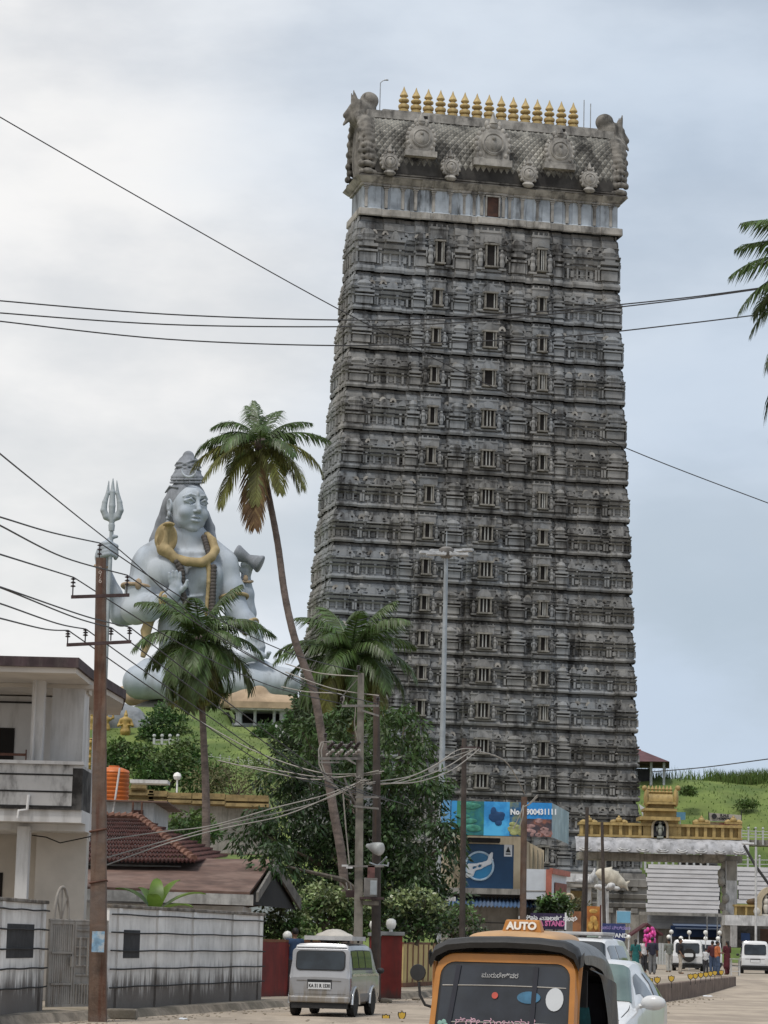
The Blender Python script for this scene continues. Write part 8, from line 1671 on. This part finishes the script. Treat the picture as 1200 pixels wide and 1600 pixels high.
# teal cloth of the driver's passenger side
g = MB(); rows = [[(.50+.05*j+.02*math.sin(k+j*2), .35+.02*k, .75+.10*k+.01*math.sin(j*3)) for k in range(5)] for j in range(4)]; g.grid(rows); tag(obj('teal_cloth', g, M('teal_cloth', (.012, .075, .085), rough=.8, var=.35, sc=9), rk, smooth=60))
# ------------------------------------------------------------------ people
SK = M('skin_brown', (.20, .11, .07), rough=.6, var=.1); HR_ = M('black_hair', (.012, .010, .010), rough=.6, var=.3)
def person(label, loc, rz, h, top, legs, style='man', arms='down', lean=0, group=None):
    k = h/1.70; t = thing('person', label, 'person', loc, rz, group); hx_ = .017
    def S_(): return SDF((-.5, -.45, -.03), (.5, .45, 1.78), hx_)
    J = {}
    for sg in (-1, 1):
        J['hip', sg] = (sg*.085, 0, .90); J['knee', sg] = (sg*.095, -.015+.02*sg, .49); J['ank', sg] = (sg*.10, .02+.04*sg, .075); J['sh', sg] = (sg*.185, .0, 1.40)
        if arms == 'down': J['el', sg] = (sg*.235, .02, 1.13); J['wr', sg] = (sg*.235, -.06, .88)
        elif arms == 'fwd': J['el', sg] = (sg*.23, -.02, 1.14); J['wr', sg] = (sg*.13, -.24, 1.12)
        elif arms == 'up' and sg == 1: J['el', sg] = (.26, -.10, 1.22); J['wr', sg] = (.22, -.22, 1.45)
        else: J['el', sg] = (sg*.24, .03, 1.14); J['wr', sg] = (sg*.20, -.10, .92)
    s = S_()
    for sg in (-1, 1):
        s.chain([J['hip', sg], J['knee', sg], J['ank', sg]], [.085, .056, .040], .03); s.ell((J['ank', sg][0], J['ank', sg][1]-.07, .04), (.042, .115, .038), .02)
        s.chain([J['sh', sg], J['el', sg], J['wr', sg]], [.052, .040, .028], .03); w0 = Vector(J['wr', sg]); d = (w0-Vector(J['el', sg])).normalized(); pc = w0+d*.055; s.ell(pc, (.028, .03, .05), .012)
        sd = Vector((0, 1, 0)) if abs(d.z) > .5 else Vector((1, 0, 0))
        for f, ln in ((-.024, .062), (-.008, .074), (.008, .07), (.024, .056)): b0_ = pc+d*.035+sd*f; s.chain([b0_, b0_+d*ln*.55, b0_+d*ln+Vector((-sg*.012, -.008, 0))], [.0105, .0095, .008], .004)
        b0_ = pc-d*.01+sd*-.03; s.chain([b0_, b0_+sd*-.022+d*.025, b0_+sd*-.024+d*.05], [.012, .0105, .009], .006)
    s.ell((0, 0, .95), (.155, .105, .12), .05); s.cone((0, 0, .98), (0, 0, 1.3), .125, .145, .06); s.ell((0, 0, 1.33), (.185, .105, .12), .06); s.cone((0, .01, 1.42), (0, -.005, 1.52), .055, .052, .03)
    s.ell((0, -.005, 1.60), (.075, .092, .112), .02); s.ell((0, -.025, 1.55), (.055, .065, .06), .02); s.cone((0, -.092, 1.61), (0, -.112, 1.575), .012, .017, .01); s.ell((0, -.085, 1.535), (.024, .014, .008), .006)
    for sg in (-1, 1): s.ell((sg*.077, .0, 1.59), (.012, .022, .032), .008); s.ell((sg*.03, -.083, 1.612), (.014, .01, .009), .004)
    def out(s_, nm, mat): V, Fq = s_.mesh(); return npmesh(nm, V*k, Fq, mat, t, smooth=180)
    out(s, 'body', SK)
    s = S_(); s.ell((0, .02, 1.635), (.086, .098, .095), .02); s.ell((0, -.075, 1.585), (.07, .07, .075), .015, cut=True)
    if style == 'woman': s.chain([(0, .09, 1.58), (0, .11, 1.40), (0, .11, 1.20)], [.05, .045, .025], .03)
    out(s, 'hair', HR_)
    s = S_(); s.ell((0, 0, 1.36), (.195, .115, .115), .05); s.cone((0, 0, 1.0), (0, 0, 1.32), .15, .155, .06); s.ell((0, .0, .93 if style != 'woman' else .85), (.17, .125, .09), .05)
    for sg in (-1, 1): m = [J['sh', sg], tuple(Vector(J['sh', sg]).lerp(Vector(J['el', sg]), .95))]; s.cone(m[0], m[1], .066, .058, .03)
    if style == 'woman': s.cone((0, 0, .95), (0, .01, .42), .165, .20, .06)
    s.cone((0, 0, 1.445), (0, 0, 1.7), .07, .3, .01, cut=True)
    out(s, 'shirt' if style == 'man' else 'dress', top)
    s = S_()
    for sg in (-1, 1): s.chain([J['hip', sg], J['knee', sg], (J['ank', sg][0], J['ank', sg][1], .10)], [.10, .078, .068], .03)
    s.ell((0, 0, .92), (.16, .115, .10), .05); out(s, 'trousers', legs)
    return t
def C(name, c=(.1, .1, .1), var=.25): return M(name, c, rough=.85, var=var, sc=6)
def gp(px, py, y33): p = A(px, py, y33); return (p.x, p.y, zg(p.y))
cr, bl_, be, gr, wh = C('trousers_grey', (.15, .15, .155)), C('jeans_blue', (.05, .075, .13)), C('trousers_beige', (.34, .30, .25)), C('trousers_pale', (.38, .37, .34)), C('cloth_white', (.52, .53, .55))
person('person in a teal dress standing near the white tall car', gp(993, 1508, 104), math.radians(165), 1.62, C('dress_teal', (.012, .10, .10)), C('dress_teal'), 'woman')
cc_ = person('person in a white shirt carrying the pink bundle', gp(1006, 1512, 108), math.radians(20), 1.68, wh, C('trousers_dark', (.03, .03, .035)), 'man', 'up')
person('person in a navy shirt and grey trousers, back turned, before the pink bundle', gp(1019, 1521, 101), math.radians(178), 1.72, C('shirt_navy', (.022, .022, .04)), cr, 'man', 'other')
person('person in a grey green shirt and pale trousers left of the off-road car', gp(1045, 1512, 112), math.radians(200), 1.72, C('shirt_greygreen', (.16, .17, .15)), gr, 'man', 'fwd')
person('person in a black shirt and beige trousers at the rear left of the off-road car', gp(1063, 1516, 106), math.radians(75), 1.72, C('shirt_black', (.016, .016, .018)), be, 'man', 'other')
person('small person in white beside the off-road car', gp(1103, 1512, 110), math.radians(150), 1.28, wh, C('trousers_dark'), 'man', 'fwd')
person('person in a dark maroon top behind the orange shirt', gp(1113, 1515, 107), math.radians(190), 1.64, C('top_maroon', (.07, .018, .022)), bl_, 'man', 'fwd')
person('person in an orange shirt and blue jeans with bent arms', gp(1121, 1519, 103), math.radians(100), 1.62, C('shirt_orange', (.42, .13, .05)), bl_, 'man', 'fwd')
person('person in a long maroon dress right of the orange shirt', gp(1136, 1515, 107), math.radians(215), 1.66, C('dress_maroon', (.075, .012, .018)), C('dress_maroon'), 'woman', 'fwd')
p = G(458, 1557, .16); person('person in a navy blue shirt standing between the red wall and the silver van', (p.x, p.y, .15), math.radians(200), 1.74, C('shirt_blue', (.02, .045, .10)), C('trousers_dark'), 'man', 'fwd')
# pink candy floss bundle on a pole
b_ = A(1015, 1464, 107.5); g = MB(); R_ = random.Random(5)
t = thing('candy_floss_bundle', 'tall bundle of bright pink candy floss bags on a pole', 'candy floss', (b_.x, b_.y, zg(b_.y))); m_pk = M('candy_pink', (.62, .06, .30), rough=.35, var=.3, sc=5, isl=.25)
for k in range(46): z = R_.uniform(-.42, .42); r = .26*math.sqrt(max(.15, 1-(z/.5)**2)); a_ = R_.uniform(0, 2*PI); g.ball((b_.x+r*math.cos(a_), b_.y+r*math.sin(a_), b_.z+z), 0, 7, (.09, .09, .12))
obj('bags', g, m_pk, t, w=True, smooth=60)['kind'] = 'stuff'; g = MB(); g.tube([(b_.x, b_.y, zg(b_.y)), (b_.x, b_.y, b_.z+.35)], .02, 6); obj('pole', g, m_brp, t, w=True)
# small kiosk with maroon roof, lamps on posts, frame table, litter
ky = 122; kq = A(1012, 1490, ky); kt = thing('kiosk', 'small kiosk with maroon gable roof behind the pink bundle', 'kiosk', (kq.x, kq.y, zg(kq.y)))
a2, b2, c2 = A(986, 1460, ky), A(1036, 1459, ky), A(1012, 1442, ky); g = MB(); g.extr([a2, c2, b2, b2-Vector((0, 0, .12)), c2-Vector((0, 0, .12)), a2-Vector((0, 0, .12))], (0, 2.5, 0)); obj('roof', g, M('kiosk_maroon', (.075, .02, .025), rough=.7, var=.3, sc=3), kt, w=True)
ob(kt, 'back_panel', M('kiosk_inside', (.11, .10, .10), rough=.9, var=.3), 996, 1028, 1452, 1492, ky+1.5, .1)
for px in (997, 1027): ob(kt, 'post', m_wtrim if px < 1000 else M('kiosk_maroon'), px-1.2, px+1.2, 1455, 1495, ky+.2, .15)
for k, (px, py) in enumerate(((982, 1464), (1003, 1463), (1049, 1456), (1045, 1464), (1064, 1466), (1077, 1457), (1102.5, 1457), (1102.5, 1466.5), (1124.5, 1457.5), (1122, 1466.5))):
    p = A(px, py, 124 if k % 3 else 121); g = MB(); bz_ = zg(p.y); t = thing('globe_lamp_post', ['white globe lamp post above the poster at the left of the plaza row', 'white globe lamp post left of the pink bundle', 'upper white globe lamp left of the off-road car', 'lower white globe lamp left of the off-road car', 'white globe lamp above the black shirted person', 'white globe lamp above the off-road car roof', 'upper white globe lamp right of the off-road car', 'lower white globe lamp right of the off-road car', 'upper white globe lamp above the orange shirted person', 'lower white globe lamp above the orange shirted person'][k], 'lamp', (p.x, p.y, bz_), 0, 'globe lamp posts on the plaza')
    g.tube([(0, 0, 0), (0, 0, p.z-bz_-.1)], .035, 6); obj('post', g, m_wtrim, t); g = MB(); g.ball((0, 0, p.z-bz_), .13, 10); obj('globe', g, m_globe, t, smooth=180)
railing('short white railing between the kiosk and the off-road car', [(1026, 1496), (1044, 1497)], (126, 126), .85, 4, balls=False)
ty_ = 104; q0, q1_ = A(1142, 1519, ty_), A(1155, 1498, ty_); t = thing('metal_table', 'small pale metal frame table beside the white van at right', 'table', ((q0.x+q1_.x)/2, q0.y, zg(q0.y))); w_, h_ = (q1_.x-q0.x)/2, q1_.z-zg(q0.y)
g = MB(); g.bb(-w_-.03, w_+.03, -.25, .25, h_-.03, h_); obj('table_top', g, m_wtrim, t)
for sx_ in (-1, 1):
    for sy_ in (-1, 1): g = MB(); g.bb(sx_*w_-.018, sx_*w_+.018, sy_*.22-.018, sy_*.22+.018, 0, h_-.031); obj('leg', g, m_wtrim, t)
for z in (.2, .42): g = MB(); g.bb(-w_+.02, w_-.02, -.235, -.21, z, z+.03); obj('rail', g, m_wtrim, t)
def lump(name, label, px, py, r, mat, sd, flat=.6):
    P = G(px, py, .02); s = SDF((-r*1.6, -r*1.6, -.05), (r*1.6, r*1.6, r*1.5), r*.09); R_ = random.Random(sd)
    for k in range(5): s.ell((R_.uniform(-.6, .6)*r, R_.uniform(-.5, .5)*r, r*flat*R_.uniform(.3, .6)), (r*R_.uniform(.4, .7), r*.5, r*flat*R_.uniform(.4, .8)), r*.1)
    V, Fq = s.mesh(); tag(npmesh(name, V+np.random.default_rng(sd).normal(0, r*.012, V.shape), Fq, mat, loc=(P.x, P.y, 0), smooth=180), label, 'litter')
lump('plastic_bag', 'white plastic bag of rubbish at the end of the median', 1138, 1545, .28, m_wprint, 1); lump('rubbish_heap', 'reddish rubbish beside the white bag at the median end', 1153, 1547, .24, M('rubbish_red', (.42, .14, .11), rough=.7, var=.4, sc=7), 2, .4); lump('paper_scrap', 'crumpled white paper lying beside the median wall', 1105, 1557, .16, m_wprint, 3, .3); lump('paper_scrap', 'small white litter on the kerb near the leaning pole', 285, 1592, .09, m_wprint, 4, .4); lump('stone_rubble', 'grey rubble lump on the pavement edge right of the van', 598, 1566, .22, m_kerb, 5, .5); lump('stone_rubble', 'brown stone on the kerb between the van and the rickshaw', 650, 1562, .16, m_kerb, 6, .5)
lump('granite_stone', 'flat round stone under the grey gate', 128, 1571, .3, m_kerb, 7, .5)
# parked motorcycle in the shade behind the people
mq = gp(1000, 1509, 111); mt = thing('motorcycle', 'dark parked motorcycle behind the person in white', 'motorcycle', mq, math.radians(70))
for x in (-.62, .62): o = wheel(mt, 0, x, .29, .09)
g = MB(); g.tube([(0, -.62, .29), (0, -.5, .75), (0, -.42, 1.0)], .035, 7); obj('fork', g, m_steel, mt); g = MB(); g.tube([(-.33, -.35, 1.05), (0, -.44, 1.0), (.33, -.35, 1.05)], .018, 6); obj('handlebar', g, m_blackpl, mt); g = MB(); g.ball((0, -.15, .82), 0, 10, (.13, .27, .13)); obj('tank', g, M('bike_black', (.02, .02, .025), rough=.3), mt, smooth=60); g = MB(); g.bb(-.13, .13, .08, .72, .74, .84); obj('seat', g, m_blackpl, mt, bevel=.04); g = MB(); g.bb(-.12, .12, -.25, .25, .28, .62); obj('engine', g, m_dst, mt, bevel=.05); g = MB(); g.tube([(0, -.45, .9), (0, 0, .7), (0, .62, .29)], .03, 6); obj('frame', g, m_blackpl, mt); g = MB(); g.ball((0, -.52, .92), .1, 10); obj('headlight', g, m_lamp, mt, smooth=60)
R_ = random.Random(77); g = MB()
for k in range(420):
    u = R_.random(); i = int(u*(len(kl)-1)); p = kl[i]; off = abs(R_.gauss(0, .55)) if R_.random() < .75 else R_.uniform(0, 7); r = R_.uniform(.008, .03); g.ball((p.x+.06+off, p.y+R_.uniform(-.5, .5), .008+r*.3), 0, 5, (r*1.3, r, r*.7))
for k in range(260):
    t_ = R_.uniform(M0, M1+2); q = med(t_)-RN*abs(R_.gauss(0, .5))-RN*.05; r = R_.uniform(.01, .035); g.ball((q.x, q.y, .008+r*.3), 0, 5, (r*1.3, r, r*.7))
tag(obj('road_gravel', g, m_pave), kind='stuff')
